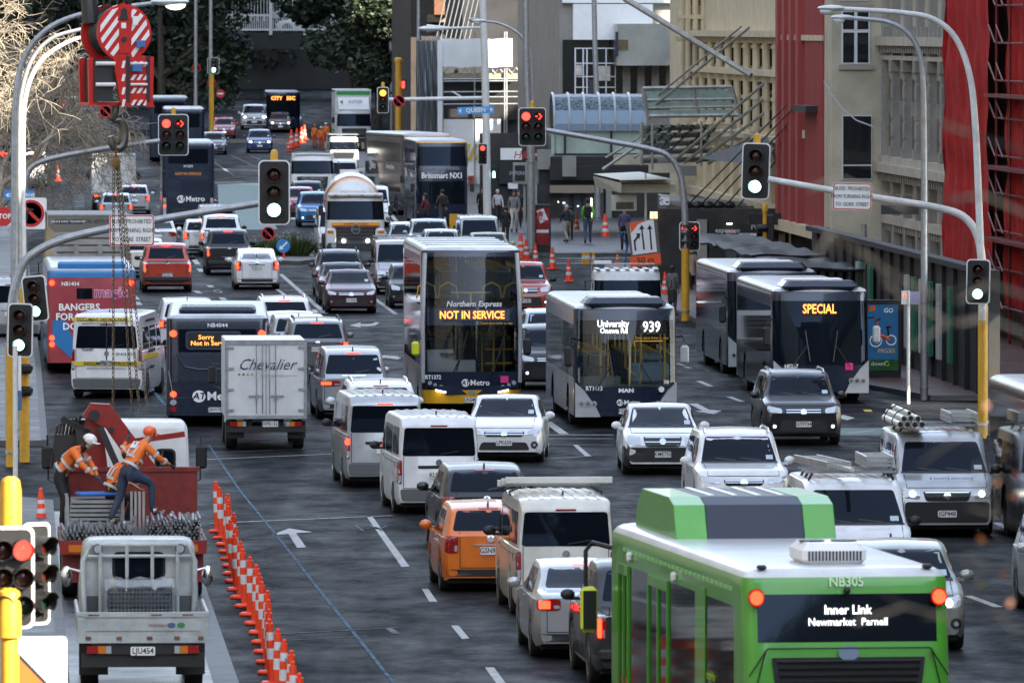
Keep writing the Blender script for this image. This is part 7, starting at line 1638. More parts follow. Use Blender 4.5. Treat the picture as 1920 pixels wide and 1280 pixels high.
PAT = bpy.data.materials.new('patterned_glass'); PAT.use_nodes = True; nt_ = PAT.node_tree; b_ = nt_.nodes['Principled BSDF']; b_.inputs['Roughness'].default_value = .12; tc_ = nt_.nodes.new('ShaderNodeTexCoord'); wv_ = nt_.nodes.new('ShaderNodeTexWave'); wv_.wave_type = 'RINGS'; wv_.inputs['Scale'].default_value = 2.2; wv_.inputs['Distortion'].default_value = 14; wv_.inputs['Detail'].default_value = 1; wv_.inputs['Detail Scale'].default_value = 1.6
rr_ = nt_.nodes.new('ShaderNodeValToRGB'); rr_.color_ramp.elements[0].position = .45; rr_.color_ramp.elements[0].color = (.012,.02,.035,1); rr_.color_ramp.elements[1].position = .55; rr_.color_ramp.elements[1].color = (.10,.14,.16,1); nt_.links.new(tc_.outputs['Object'], wv_.inputs[0]); nt_.links.new(wv_.outputs[0], rr_.inputs[0]); nt_.links.new(rr_.outputs[0], b_.inputs['Base Color'])
ua, ub = upx(1040,sV), upx(1212,sV); zA, zB = zpx(246,YV), zpx(177,YV); R = zB-zA; n = 16
arc = lambda u, k, rr=1.0: RP*u+RD*(YV+1.9-1.9*rr*cos(pi*k/n))+Vector((0,0,zA+R*rr*sin(pi*k/n)))
q = MB(PAT)
for k in range(2, n): q.face([arc(ua,k),arc(ub,k),arc(ub,k+1),arc(ua,k+1)])
q.build('barrel_roof', None, t, True)
q = MB(M('canopy_steel',(.34,.38,.40),.35,.5,noise=.2))
for i in range(7): u = lerp(ua,ub,i/6); q.tube([arc(u,k,1.02) for k in range(n+1)], .06, 6)
q.build('rib', None, t, True); q = MB(M('steel_blue',(.14,.19,.24),.35,.3))
for k in range(0, 3): q.face([arc(ua,k,1.01),arc(ub,k,1.01),arc(ub,k+1,1.01),arc(ua,k+1,1.01)])
q.build('gutter_panel', None, t, True); q = MB(CANOPYG); q.face([arc(ua,k,.98) for k in range(n+1)]); q.build('end_glazing', None, t)
q = RB(M('green_glazing',(.42,.52,.47),.1,.15,noise=.3,ns=.6,coat=.6)); q.r(ua,ub,YV+.2,YV+.3,zpx(291,YV),zA); q.r(upx(1034,sV),ua+.1,YV+.2,YV+3,zpx(290,YV),zA); q.build('side_glazing', None, t); rpart('mullion', t, [(upx(x,sV),upx(x+4,sV),YV+.1,YV+.2,zpx(292,YV),zA) for x in (1058,1145)]+[(ua,ub,YV+.08,YV+.2,zpx(293,YV),zpx(288,YV))], CANB)
t = building('stepped frame of steel and green glass louvres over the shop entrance', 28, 400, 'glass_canopy', 'canopy'); sL = 48.2; YL = F/sL
FR = M('galv_frame',(.36,.36,.33),.45,.4,noise=.35,ns=3); q = MB(FR); W3 = lambda x, y, d=0: at(x, y, F/(YL+d))
for a, b, r_ in (((1205,166),(1372,163),.09),((1205,166),(1216,226),.09),((1372,163),(1388,222),.09),((1213,188),(1378,186),.07),((1216,203),(1382,200),.06),((1216,218),(1388,216),.09),((1300,164),(1310,216),.07),((1203,230),(1203,310),.07),((1223,232),(1223,318),.06),((1315,228),(1315,312),.05),((1372,226),(1372,300),.06)): q.tube([W3(*a),W3(*b)], r_, 6)
for k in range(7): a = 1165+k*17; q.tube([W3(a-30+k*10,296),W3(a+75,232 if k < 5 else 240,1)], .05, 5)
for k in range(4): q.tube([W3(1262+k*22,304+k*1),W3(1440+k*9,150+k*22,-3)], .06, 6)
q.tube([W3(1130,318),W3(1202,268)], .07, 6); q.tube([W3(1172,-2,-2),W3(1408,142,-6)], [.13,.11], 8); q.tube([W3(1230,196),W3(1405,52,-4)], .05, 6); q.tube([W3(1235,178),W3(1390,50,-4)], .04, 6); q.build('steel_frame', None, t, True)
GL = M('louvre_green',(.30,.42,.38),.12,.1,noise=.25,coat=.5); q = MB(GL)
for y in (236,250,265,280,296): P = [W3(1205,y),W3(1382,y-4),W3(1382,y+2,1.2),W3(1205,y+7,1.2)]; q.face(P); q.face([p+Vector((0,0,-.08)) for p in P][::-1])
for y0_, y1_ in ((168,186),(190,200),(205,216)): q.face([W3(1208,y0_+2),W3(1370,y0_),W3(1380,y1_),W3(1214,y1_)])
q.build('louvre', None, t); q = MB(M('mesh_awning',(.13,.14,.15),.6,noise=.3,ns=6)); q.face([W3(1310,297,-4),W3(1400,268,-8),W3(1440,255,-12),W3(1450,300,-14),W3(1420,310,-10)]); q.build('mesh_awning', None, t)
t = building('cream street canopy with glass top in front of the dark shop doors', 26, 405, 'shop_canopy', 'canopy'); sQ = 44.5; YQ = F/sQ
def qb(x0, x1, y0_, y1_, d0, d1): return (upx(x0,sQ),upx(x1,sQ),YQ+d0,YQ+d1,zpx(y1_,YQ),zpx(y0_,YQ))
CRC = M('cream_canopy',(.50,.48,.38),.5,noise=.15); rpart('fascia', t, [qb(1160,1268,346,362,0,.3),qb(1165,1262,336,345,.6,.9)], CRC); q = RB(CRC); q._add([at(1112,330,F/(YQ+6)),at(1165,343,sQ),at(1165,362,sQ),at(1116,350,F/(YQ+6))],[(0,1,2,3)]); q._add([at(1112,326,F/(YQ+6)),at(1165,338,sQ),at(1262,336,sQ),at(1200,322,F/(YQ+6))],[(0,1,2,3)]); q.build('side_fascia', None, t)
q = RB(STONEG); q.r(*qb(1155,1275,291,310,1.0,1.4)); q.r(*qb(1220,1290,305,325,.6,1.0)); q.build('upper_beam', None, t); rpart('post', t, [qb(1210,1214,325,470,.1,.25)], CRC); rpart('wall_unit', t, [qb(1149,1196,367,396,.4,1.2)], CRC); q = RB(BLACK)
for k in range(6): q.r(*qb(1157,1190,380+k*2.3,381.2+k*2.3,.36,.4))
q.build('vent_slats', None, t); q = RB(M('mesh_grey_panel',(.16,.165,.17),.5)); q.r(*qb(1275,1400,311,330,-.5,-.2)); q.build('grey_beam', None, t)
# back wall of the shops behind the walkers
t = building('dark shop interiors and doors behind the pedestrians', 26, 470, 'shopfront', 'shopfront'); Yw = 460.0; sW = F/Yw
def wb_(x0, x1, y0_, y1_, d0=0, d1=.2): return (upx(x0,sW),upx(x1,sW),Yw+d0,Yw+d1,zpx(y1_,Yw),zpx(y0_,Yw))
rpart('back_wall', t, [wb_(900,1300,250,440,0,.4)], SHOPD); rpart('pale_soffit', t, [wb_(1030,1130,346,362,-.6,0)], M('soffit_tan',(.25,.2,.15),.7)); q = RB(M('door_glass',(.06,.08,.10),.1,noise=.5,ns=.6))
for x in (1055,1076,1094): q.r(*wb_(x,x+14,362,425,-.1,0))
q.build('glass_door', None, t); q = RB(M('shop_light',(1,1,1),.5,em=1.6,emc=(1,.95,.85)))
for x, y, w_, h_ in ((1108,372,2,36),(1046,378,1.6,2),(1056,380,3,2),(1083,386,2,1.6),(1017,300,3,2)): q.r(*wb_(x,x+w_,y,y+h_,-.15,-.1))
q.build('shop_lamp', None, t); rpart('pillar', t, [wb_(1116,1131,362,450,-.5,-.1)], M('pillar_dark',(.05,.05,.052),.5)); rpart('pillar', t, [wb_(1136,1147,352,430,-.3,0)], METALP); rpart('pillar', t, [wb_(1001,1006,340,450,-.5,-.3)], GALV)
rpart('white_board', t, [wb_(938,978,278,300,-.2,-.1)], WHITEP); tx = at(984,291,F/(Yw-.3)); o = txt('H&M', .55, M('sign_letter_red',(.45,.02,.02),.5), None, tx, 'rear', name='shop_lettering', shear=.25); tag(o, 'red slanting shop letters on the white board beside the street-name pole','lettering')
rpart('dark_board', t, [wb_(935,970,302,345,-.3,-.1)], CANB); rpart('white_notice', t, [wb_(952,970,343,354,-.35,-.3)], WHITEP)
t = thing('poster_pillar','freestanding red poster panel beside the footpath','poster', (0,0,0)); sP = 44.0; YP = F/sP; q = RB(CANB); q.r(upx(1003,sP),upx(1033,sP),YP,YP+.3,0,zpx(384,YP)); q.build('case', None, t); q = RB(M('poster_red',(.32,.02,.025),.3,noise=.55,ns=2)); q.r(upx(1006,sP),upx(1030,sP),YP-.02,YP,.45,zpx(390,YP)); o = q.build('poster', None, t); q = RB(SIGNW); q._add([RP*upx(x,sP)+RD*(YP-.03)+Vector((0,0,zpx(y,YP))) for x, y in ((1006,396),(1019,391),(1028,412),(1013,420))],[(0,1,2,3)]); q.r(upx(1006,sP),upx(1029,sP),YP-.03,YP-.02,zpx(437,YP),zpx(431,YP)); q.m = REDS
for k in range(3): q.tube([RP*upx(1008+k*.8,sP)+RD*(YP-.04)+Vector((0,0,zpx(401+k*3,YP))),RP*upx(1013,sP)+RD*(YP-.04)+Vector((0,0,zpx(397+k*3.2,YP))),RP*upx(1018-k*.5,sP)+RD*(YP-.04)+Vector((0,0,zpx(400+k*3,YP)))],.025,4)
q.build('white_card', None, o); txt('FREE WIFI', .14, REDS, o, at(1017,412,F/(YP-.05)), (pi/2,.35,0), bold=.03)
# flat dark canopy and cafe front
t = building('flat dark metal canopy with rounded corner hung on rods over the cafe', 27, 365, 'shop_canopy', 'canopy'); sD = 48.5; YD = F/sD; FAS = M('canopy_fascia',(.12,.12,.115),.4,.4,noise=.3,ns=2)
P = [at(1233,388,F/(YD+9)),at(1248,402,F/(YD+1)),at(1268,411,sD),at(1300,414,sD-.0),at(1450,410,sD)]; B = [at(1560,384,F/(YD+9)),at(1240,386,F/(YD+9.2))]; top = [p+Vector((0,0,.52)) for p in P]
q = MB(FAS); n_ = len(P); q._add(P+top, [(i,i+1,n_+i+1,n_+i) for i in range(n_-1)]); q.m = CANB; q._add(top+[at(1470,385,F/(YD+5))], [(0,1,2,3,4,5)]); q._add([p+Vector((0,0,.02)) for p in P]+[at(1470,385,F/(YD+5))-Vector((0,0,.5))], [(0,1,2,3,4,5)]); q.build('canopy_slab', None, t)
q = MB(BLACK)
for k in range(5): a = at(1288+k*24,386,sD); q.tube([a, at(1474+k*15.5,198+k*2,F/(338))], .03, 5)
for k in range(5): q.sphere(at(1288+k*20,385,sD), .2, 8, (1.2,1,.9))
q.build('hanger_rod', None, t)
t = building('black cafe front with chalk menu and white lettering', 29, 356, 'shopfront', 'shopfront'); sF = 50.2; YF_ = F/sF
def fb(x0, x1, y0_, y1_, d0=0, d1=.2): return (upx(x0,sF),upx(x1,sF),YF_+d0,YF_+d1,zpx(y1_,YF_),zpx(y0_,YF_))
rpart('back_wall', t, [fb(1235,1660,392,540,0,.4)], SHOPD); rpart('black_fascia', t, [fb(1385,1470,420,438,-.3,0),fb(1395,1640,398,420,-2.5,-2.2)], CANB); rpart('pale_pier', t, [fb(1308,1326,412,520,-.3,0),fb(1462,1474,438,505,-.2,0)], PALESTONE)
q = RB(CANB); q.r(*fb(1330,1385,420,515,-.3,0)); q.build('menu_board', None, t)
for i, s_ in enumerate(('espresso','• coffee','• pies','• drinks')): o = txt(s_, .26, M('chalk_letters',(.55,.55,.55),.6), t, at(1341,432+i*9.2,F/(YF_-.35)), 'rear', align='LEFT', bold=.01)
for x0, x1, y in ((1361,1381,432),(1386,1420,437),(1395,1421,445)):
    q = RB(M('door_glass_cafe',(.09,.10,.10),.08,noise=.4,ns=1)); q.r(*fb(x0,x1,y,520,-.35,-.3)); o = q.build('door', None, t); q = RB(SIGNW); q.r(*fb(x0+1,x1-1,y+1,y+6,-.37,-.35)); q.build('notice', None, o); txt('SkyBus', .12, REDS, o, at((x0+x1)/2,y+3.6,F/(YF_-.4)), 'rear', bold=.02)
txt('RJ', .42, M('chalk_letters',(.55,.55,.55),.6), t, at(1416,424,F/(YF_-.35)), 'rear'); txt('æ', .6, LETW, t, at(1246,375,F/(YF_-.2)), 'rear', bold=.02)
q = RB(M('shop_light',(1,1,1),.5,em=1.6,emc=(1,.95,.85))); q.r(*fb(1363,1373,419,421,-.4,-.3)); q.build('shop_lamp', None, t)
q = RB(M('amber_screen',(.4,.2,.04),.5,em=1.2,emc=(1,.6,.2)))
for k in range(3): q.r(*fb(1220,1226,398+k*4.5,401+k*4.5,-.1,0)); q.r(*fb(1228,1233,398+k*4.5,401+k*4.5,-.1,0))
q.build('price_display', None, t)
q = RB(M('dim_warm',(.25,.15,.05),.5,em=.3,emc=(1,.5,.15)))
for x, y in ((1526,430),(1580,450),(1592,455),(1572,440)): q.r(*fb(x,x+4,y,y+8,-.1,0))
q.build('interior_glow', None, t)
for k in range(4): 
    q = MB(SIGB); c = at(1478+k*17,384+k*4,49); q.tube([c, c+Vector((.1,-.3,-.25))], [.16,.24], 12); o = q.build('floodlight', None, t, True)
# hoarding along the right pavement
t = building('black site hoarding with green slatted openings along the right pavement', 25.5, 270, 'site_hoarding', 'hoarding'); q = RB(SOOT); q.r(25.4,25.6,238,292,.13,3.3)
for y in range(238,292,3): q.r(25.3,25.4,y,y+.2,.13,3.35)
q.r(25.2,25.6,238,292,3.3,3.45); q.build('panel', None, t)
GS = M('green_slat',(.012,.14,.075),.5,noise=.2); PS = M('pale_slat',(.4,.4,.38),.6)
for (y, m) in [(270.2,GS),(271.6,DARKW),(272.8,GS),(274.0,PS),(247,GS),(250,PS),(252.5,GS),(254.8,PS),(257,GS),(259,PS)]: rpart('slat', t, [(25.22,25.32,y,y+.9,.7,2.75)], m)
# bus shelter with rippled dark roof and advert panel
t = thing('bus_shelter','bus shelter with rippled dark glass roof sheets on the right pavement','bus shelter', (0,0,0)); RIP = M('rippled_glass',(.012,.0125,.013),.5,0,spec=.1,noise=.6,ns=5,bump=.3,bs=5)
for i, (ya_, yb_, u0) in enumerate(((300,316,22.9),(286,301,23.0),(272,288,23.1))):
    q = RB(RIP); V = []
    for j in range(7):
        for k in range(13): y = lerp(ya_,yb_,k/12); u = lerp(u0,u0+2.4,j/6); V.append(RP*u+RD*y+Vector((0,0,2.55+.05*sin(k*1.1+i)+.03*sin(j*1.2)+.03*random.random())))
    q._add(V,[(j*13+k,j*13+k+1,j*13+14+k,j*13+13+k) for j in range(6) for k in range(12)]); o = q.build('roof_sheet', None, t); so_ = o.modifiers.new('s','SOLIDIFY'); so_.thickness = .06
q = RB(GALV)
for y in (274,287,301,315): c = RP*25.0+RD*y; q.cyl(c+Vector((0,0,.13)), c+Vector((0,0,2.6)), .06, 8)
q.build('post', None, t)
t = thing('advert_panel','lit blue advert panel picturing an orange scooter beside the bus shelter','advert', (0,0,0)); sX = 68.5; YX = F/sX; q = RB(CANB); q.r(upx(1620,sX),upx(1694,sX),YX,YX+.25,.13,zpx(564,YX)); q.build('case', None, t); AD = M('advert_sky',(.015,.085,.2),.25,em=.02,emc=(.06,.3,.62),noise=.2,ns=1)
x0, x1 = 1625,1688; pp = lambda x, y, d=.03: RP*upx(x,sX)+RD*(YX-d)+Vector((0,0,zpx(y,YX))); q = RB(AD); q.r(upx(x0,sX),upx(x1,sX),YX-.02,YX,zpx(676,YX),zpx(573,YX)); q.m = M('advert_green',(.03,.12,.03),.3,noise=.3); q.r(upx(x0,sX),upx(x1,sX),YX-.02,YX,zpx(697,YX),zpx(676,YX)); o = q.build('poster', None, t)
q = MB(SIGNW)
def ring(cx, cy, r): q.tube([pp(cx+r*cos(a*pi/10), cy+r*sin(a*pi/10)) for a in range(21)], .022, 5)
ring(1646,641,11); ring(1675,640,9); q.m = OR; q.tube([pp(1648,630),pp(1660,632),pp(1672,640)], .05, 6); q.tube([pp(1650,605),pp(1649,628),pp(1646,641)], .03, 5); q.m = BLACK; q.tube([pp(1644,604),pp(1654,597)], .03, 5); q.tube([pp(1668,615),pp(1670,634)], .025, 5); q.tube([pp(1665,614),pp(1674,613)], .04, 5); q.m = REDS; q.b2(pp(1626,585),pp(1634,574)); q.m = OR; q.b2(pp(1637,584),pp(1645,575)); q.m = M('ad_green2',(.05,.35,.1),.4); q.b2(pp(1632,586),pp(1638,576)); q.build('scooter_picture', None, o)
txt('GO', .17, LETW, o, pp(1670,584), 'rear', bold=.03); txt('PRIZES', .16, M('ad_gold',(.6,.4,.2),.4), o, pp(1666,660), 'rear', bold=.03); txt('down', .17, LETW, o, pp(1650,684), 'rear'); q = MB(M('lime_ad',(.25,.5,.03),.4)); q.tube([pp(1667+4*cos(a),684+4*sin(a)) for a in [k*.5 for k in range(12)]], .02, 4); q.build('emblem', None, o)
t = thing('bus_information_sign','grey bus information display with amber lines and blue panel','sign', (0,0,0)); sI = 57; YI = F/sI; ib = lambda x0, x1, y0_, y1_, d=0: (upx(x0,sI),upx(x1,sI),YI-d-.02,YI-d+.1,zpx(y1_,YI),zpx(y0_,YI)); q = RB(M('info_grey',(.24,.25,.26),.5)); q.r(*ib(1449,1509,472,512)); q.m = M('info_blue',(.04,.06,.22),.5); q.r(*ib(1509,1530,471,498)); q.m = BLACK; q.r(*ib(1453,1503,486,506,.03)); q.build('case', None, t)
q = RB(LEDO)
for x0, x1, y in ((1455,1468,492),(1470,1480,492),(1488,1499,488),(1456,1462,498),(1489,1499,497)): q.r(*ib(x0,x1,y,y+2.4,.06))
q.build('led_line', None, t); q = RB(GALV); q.r(upx(1477,sI),upx(1480,sI),YI,YI+.1,0,zpx(505,YI)); q.build('post', None, t); q = RB(LETW)
for y in (484,488,492): q.r(*ib(1512,1526,y,y+1.4,.04))
q.r(*ib(1519,1525,475,480,.04)); q.build('lettering', None, t)
t = thing('cable','white cable looping down the beige wall from the red cladding','cable', (0,0,0)); q = MB(FRAMEW); sR = F/322; q.tube([at(1545,152,sR),at(1556,172,sR),at(1580,205,sR),at(1606,226,sR),at(1638,238,sR)], .025, 5); q.build('cable_run', None, t)
q = thing('wall_sign','dark flat sign board hung beside the ornate building','sign', (0,0,0)); sY = 60; r_ = RB(M('sign_dark_grey',(.05,.055,.06),.5)); r_.r(upx(1656,sY),upx(1727,sY),F/sY,F/sY+.1,zpx(403,F/sY),zpx(386,F/sY)); r_.m = PALESTONE; r_.r(upx(1660,sY),upx(1724,sY),F/sY,F/sY+.1,zpx(367,F/sY),zpx(366,F/sY)); r_.build('board', None, q)
# blocks out of frame that shade the street, some added to shape sun and reflections, and the dark left side of the street
for lab, b, m in (('tall office block behind the red netting, mostly out of frame',(34,90,240,297,0,34),STONEG),('tall block behind the ornate facades shading the street',(45,95,298,390,0,48),STONEG),('office tower past the side street on the right, out of frame',(64,120,450,640,0,33),STONEG),('thin sun-blocking slab added at the side street corner on the right',(64,69,391,449.8,0,50),STONEG),  # corner slab is added, kept thin and tall to steer the sun
    ('long block beside the near junction on the right, out of frame',(31,80,-40,98,0,25),STONEG),('taller block at the near junction corner on the right, out of frame',(31,80,98.1,190,0,36),STONEG),('added sun-blocking slab over the side street on the right, out of frame',(31,34,190,240,9,30),STONEG),('tall block beyond the brown building on the right',(36,90,645,1000,0,60),DARKW),  # slab over the side street is added, letting only low sun under it
    ('wide tower added to darken reflections beyond the wooded rise',(-160,-20,1500,1530,0,150),DARKW),('second added tower beyond the wooded rise, taller and darker',(-10,130,1560,1590,0,190),DARKW),('third added tower beyond the rise on the right',(150,330,1500,1530,0,130),DARKW),('fourth added tower beyond the rise on the left',(-330,-175,1480,1510,0,120),DARKW),  # far towers added to dim the low sky mirrored in the road
    ('block behind the camera on the left, out of frame',(-70,-14,-260,40,0,60),M('dark_glazed_wall',(.05,.055,.06),.3)),('block added straight behind the camera to darken reflections, out of frame',(-60,65,-300,-270,0,170),M('dark_glazed_wall',(.05,.055,.06),.3))):  # block straight behind is added so glass reflects something dark
    t = building(lab, b[0], b[2], 'office_block'); rpart('wall', t, [b], m)
    q = RB(WINB)
    for z in range(3, int(b[5]-b[4])-2, 4):
        for k in range(int((b[3]-b[2])/6)): q.r(b[0]-.05,b[0]+.02,b[2]+1.5+k*6,b[2]+5+k*6,b[4]+z,b[4]+z+2.4)
    q.build('window', None, t)
t = building('dark glazed block behind the bare trees on the left', -16, 400, 'office_block'); rpart('wall', t, [(-60,-15.5,216,1000,0,46)], M('left_wall',(.05,.05,.05),.6,noise=.5,ns=.4)); q = RB(WINB)
for z in (.8,4.5,8.2,12,16):
    for k in range(80): q.r(-15.52,-15.4,264+k*9,271+k*9,z,z+2.8)
q.build('window', None, t)
t = building('pale block on the left past the near junction, out of frame', -16, 150, 'office_block'); rpart('wall', t, [(-60,-13,60,187,0,46)], M('left_near',(.08,.08,.08),.6,noise=.3,ns=.4))
# overpass
t = building('dark concrete overpass with white railing across the far street', 0, 800, 'overpass', 'bridge'); YO = 800.0; sO = F/YO; ox = lambda x: (x-960)/sO
q = MB(M('overpass_dark',(.035,.035,.033),.8,noise=.4,ns=.3)); q.b2((ox(395),YO,zpx(92,YO)),(ox(820),YO+9,zpx(62,YO))); q.build('deck', None, t); q = MB(MATS['overpass_dark']); q.b2((ox(400),YO+2,0),(ox(416),YO+8,zpx(70,YO))); q.build('pier', None, t); q = MB(MATS['overpass_dark']); q.b2((ox(790),YO+2,0),(ox(815),YO+8,zpx(70,YO))); q.build('pier', None, t); q = MB(MATS['overpass_dark']); q.b2((ox(380),YO+40,0),(ox(830),YO+42,zpx(88,YO))); q.build('abutment_wall', None, t)
q = MB(STEELW)
for i in range(58): x = ox(425+i*4); q.b2((x-.04,YO,zpx(56,YO)),(x+.04,YO+.08,zpx(29,YO)))
q.b2((ox(424),YO-.05,zpx(31,YO)),(ox(656),YO+.1,zpx(27,YO))); q.b2((ox(424),YO-.05,zpx(58,YO)),(ox(656),YO+.1,zpx(54,YO)))
for x in (508,572): q.b2((ox(x-3),YO-.3,zpx(66,YO)),(ox(x+3),YO,zpx(-10,YO)))
q.build('railing', None, t); q = MB(STEELW)
for i in range(24): x = ox(430+i*6); q.b2((x-.03,YO+8.9,zpx(40,YO)),(x+.03,YO+9,zpx(-4,YO)))
q.build('railing', None, t)
q = MB(M('overpass_sign',(.4,.42,.42),.5)); q.b2((ox(510),YO-.2,zpx(35,YO)),(ox(528),YO-.1,zpx(21,YO))); q.build('sign_plate', None, t)
c_ = car('suv','white',565,120,3000,True,'white car crossing the overpass behind the railing','car'); c_.location = (ox(566),YO+4.5,zpx(62,YO)); c_.rotation_euler = (0,0,pi/2)
# ---------------------------------------------------------------- trees
BARK = M('pale_bark',(.26,.22,.165),.75,noise=.35,ns=4); BARKD = M('dark_bark',(.06,.05,.04),.8,noise=.4)
def bare_tree(label, base, H, r0, seed, lean=(0,0), levels=6, spread=.62, twig=.012):
    random.seed(seed); t = thing('bare_tree', label, 'tree', base, group='bare street trees'); tr = MB(BARK); br = MB(BARK)
    def grow(p, d, L, r, lv):
        n = 4 if lv < 3 else 3; pts = [p.copy()]; q = p.copy(); dd = d.copy()
        for i in range(n):
            dd = (dd + Vector((random.gauss(0,.16),random.gauss(0,.16),random.gauss(0,.10)-(.05 if lv > 3 else 0)))).normalized(); q = q + dd*L/n; pts.append(q.copy())
        rs = [lerp(r, r*.62, i/n) for i in range(n+1)]
        (tr if lv == 0 else br).tube(pts, rs, 8 if lv < 2 else (5 if lv < 4 else 3), cap=lv < 2)
        if lv >= levels: return
        for k in range(random.choice((3,4)) if lv < 4 else random.choice((2,3,3))):
            a = random.random()*2*pi; u = dd.orthogonal().normalized(); v = dd.cross(u); nd = (dd*random.uniform(.45,.9) + (u*cos(a)+v*sin(a))*random.uniform(.5,1.0)*spread*1.5 + Vector((0,0,-.10 if lv > 2 else .12))).normalized()
            j = random.choice((n, n, n-1, n-2) if lv else (n,n,n-1)); grow(pts[j], nd, L*random.uniform(.58,.82), max(twig, rs[j]*random.uniform(.55,.72)), lv+1)
    grow(Vector((0,0,0)), Vector((lean[0],lean[1],1)).normalized(), H*.36, r0, 0)
    tr.build('trunk', BARK, t, True, fix=False); br.build('branches', BARK, t, True, fix=False); return t
bare_tree('pale bare street tree with thick trunk at the left edge', road(-1.2,262,.13), 13.5, .34, 5, (.0,0), 7)
bare_tree('bare tree whose fine twigs hang left of the crane hook', road(-1.0,318,.13), 12, .26, 9, (.08,0), 7)
bare_tree('leaning bare tree farther along the left pavement', road(-3.5,370,.13), 12, .25, 23, (.05,0), 7)
bare_tree('bare tree with low spreading branches beside the departing buses', road(-1.5,430,.0), 11, .22, 31, (.04,0), 7)
CROWN = [M('evergreen_'+n, c, .55, noise=.5, ns=.8) for n, c in (('deep',(.012,.024,.009)),('mid',(.022,.040,.013)),('olive',(.038,.046,.015)))]
def leafy(label, x, y, z0, W, Hc, n, seed, mix, name='evergreen_tree', leaf=.27, depth=None):
    random.seed(seed); t = thing(name, label, 'tree', (x,y,gz(y)), group='dark trees at the end of the street'); q = MB(); D = depth or W*.8
    blobs = [(random.uniform(-.42,.42)*W, random.uniform(-.4,.4)*D, z0+Hc*random.uniform(.12,.92), random.uniform(.16,.30)*W) for _ in range(16)]
    for _ in range(int(n*2.2)):
        b = random.choice(blobs); a = random.random()*2*pi; c = random.uniform(-1,1); s_ = sqrt(1-c*c); r = b[3]*random.uniform(.65,1.05); p = Vector((b[0]+r*s_*cos(a), b[1]+r*s_*sin(a), b[2]+r*c*.8)); q.m = CROWN[mix[int(b[2]*7) % len(mix)]] if random.random() < .8 else CROWN[random.randrange(3)]
        u = Vector((random.gauss(0,1),random.gauss(0,1),random.gauss(0,.6))).normalized(); v = u.cross(Vector((random.gauss(0,1),random.gauss(0,1),random.gauss(0,1)))).normalized(); l = leaf*random.uniform(.6,1.4)
        q.face([p-u*l,p+v*l*.5,p+u*l,p-v*l*.5])
    q.build('crown', None, t, fix=False); k = MB(BARKD); k.tube([(0,0,0),(.2,0,z0*.6),(0,0,z0+Hc*.5)],[W*.045,W*.035,W*.015],8)
    for b in blobs[:6]: k.tube([(0,0,z0+Hc*.15),(b[0]*.6,b[1]*.6,(b[2]+z0)*.5),(b[0],b[1],b[2])],[W*.02,W*.014,W*.006],5)
    k.build('trunk', None, t, True, fix=False)
def tx_(px, Y): return (px-960)*Y/F
for i, a in enumerate(((300,690,1.5,11,15,5200,(0,1),'bushy dark tree rising behind the red crane hook'),(350,760,1.0,10,14,4800,(0,0,1),'dark tree behind the 50 sign'),(245,800,1,12,16,4200,(0,0),'deep green tree behind the bare branches'),(425,840,1,11,15,4200,(0,),'shadowed tree left of the overpass'),
     (500,880,1,13,15,3600,(0,1),'dark tree under the overpass railing'),(600,870,1,12,14,3800,(0,),'dark tree beyond the white and green truck'),(650,720,5.2,9,12,5200,(1,0,2),'lighter green tree spreading over the right of the overpass'),(705,690,2.2,8,12,5200,(0,1,2),'tall evergreen with ragged crown left of the wrapped scaffold'),
     (745,760,1.5,9,15,4400,(0,0,1),'dense evergreen behind the leaning lamp pole'),(560,960,0,14,20,3200,(0,),'broad dark tree far behind the overpass'),(400,980,0,15,22,3200,(0,),'broad dark tree far behind the 50 sign'),(180,900,0,16,20,3600,(0,),'broad dark tree far behind the left bare trees'),(800,900,2,14,20,3200,(0,0,2),'broad dark tree above the scaffold building'),(100,760,1,13,18,4200,(0,0,1),'dark tree left of the distant bus'),(20,700,1,12,18,3800,(0,),'dark tree at the far left edge'),(765,655,1.5,7,15,4600,(0,0,1),'dark tree tight against the wrapped scaffold'))):
    leafy(a[7], tx_(a[0],a[1]), a[1], a[2], a[3], a[4], a[5], 40+i, a[6])
# wooded rise that closes the street
mb = MB(M('wooded_slope',(.014,.022,.010),.9,noise=.6,ns=.12,bump=.6,bs=.3)); random.seed(2); nx, ny = 60, 8
V = [(-420+i*14, 1010+j*60, gz(1000)-1+j*9*(1+.12*sin(i*.5+j))+ (2.5*random.random() if j else 0)) for j in range(ny) for i in range(nx)]
mb._add(V,[(j*nx+i,j*nx+i+1,(j+1)*nx+i+1,(j+1)*nx+i) for j in range(ny-1) for i in range(nx-1)]); struct(mb.build('hill', None, smooth=True))
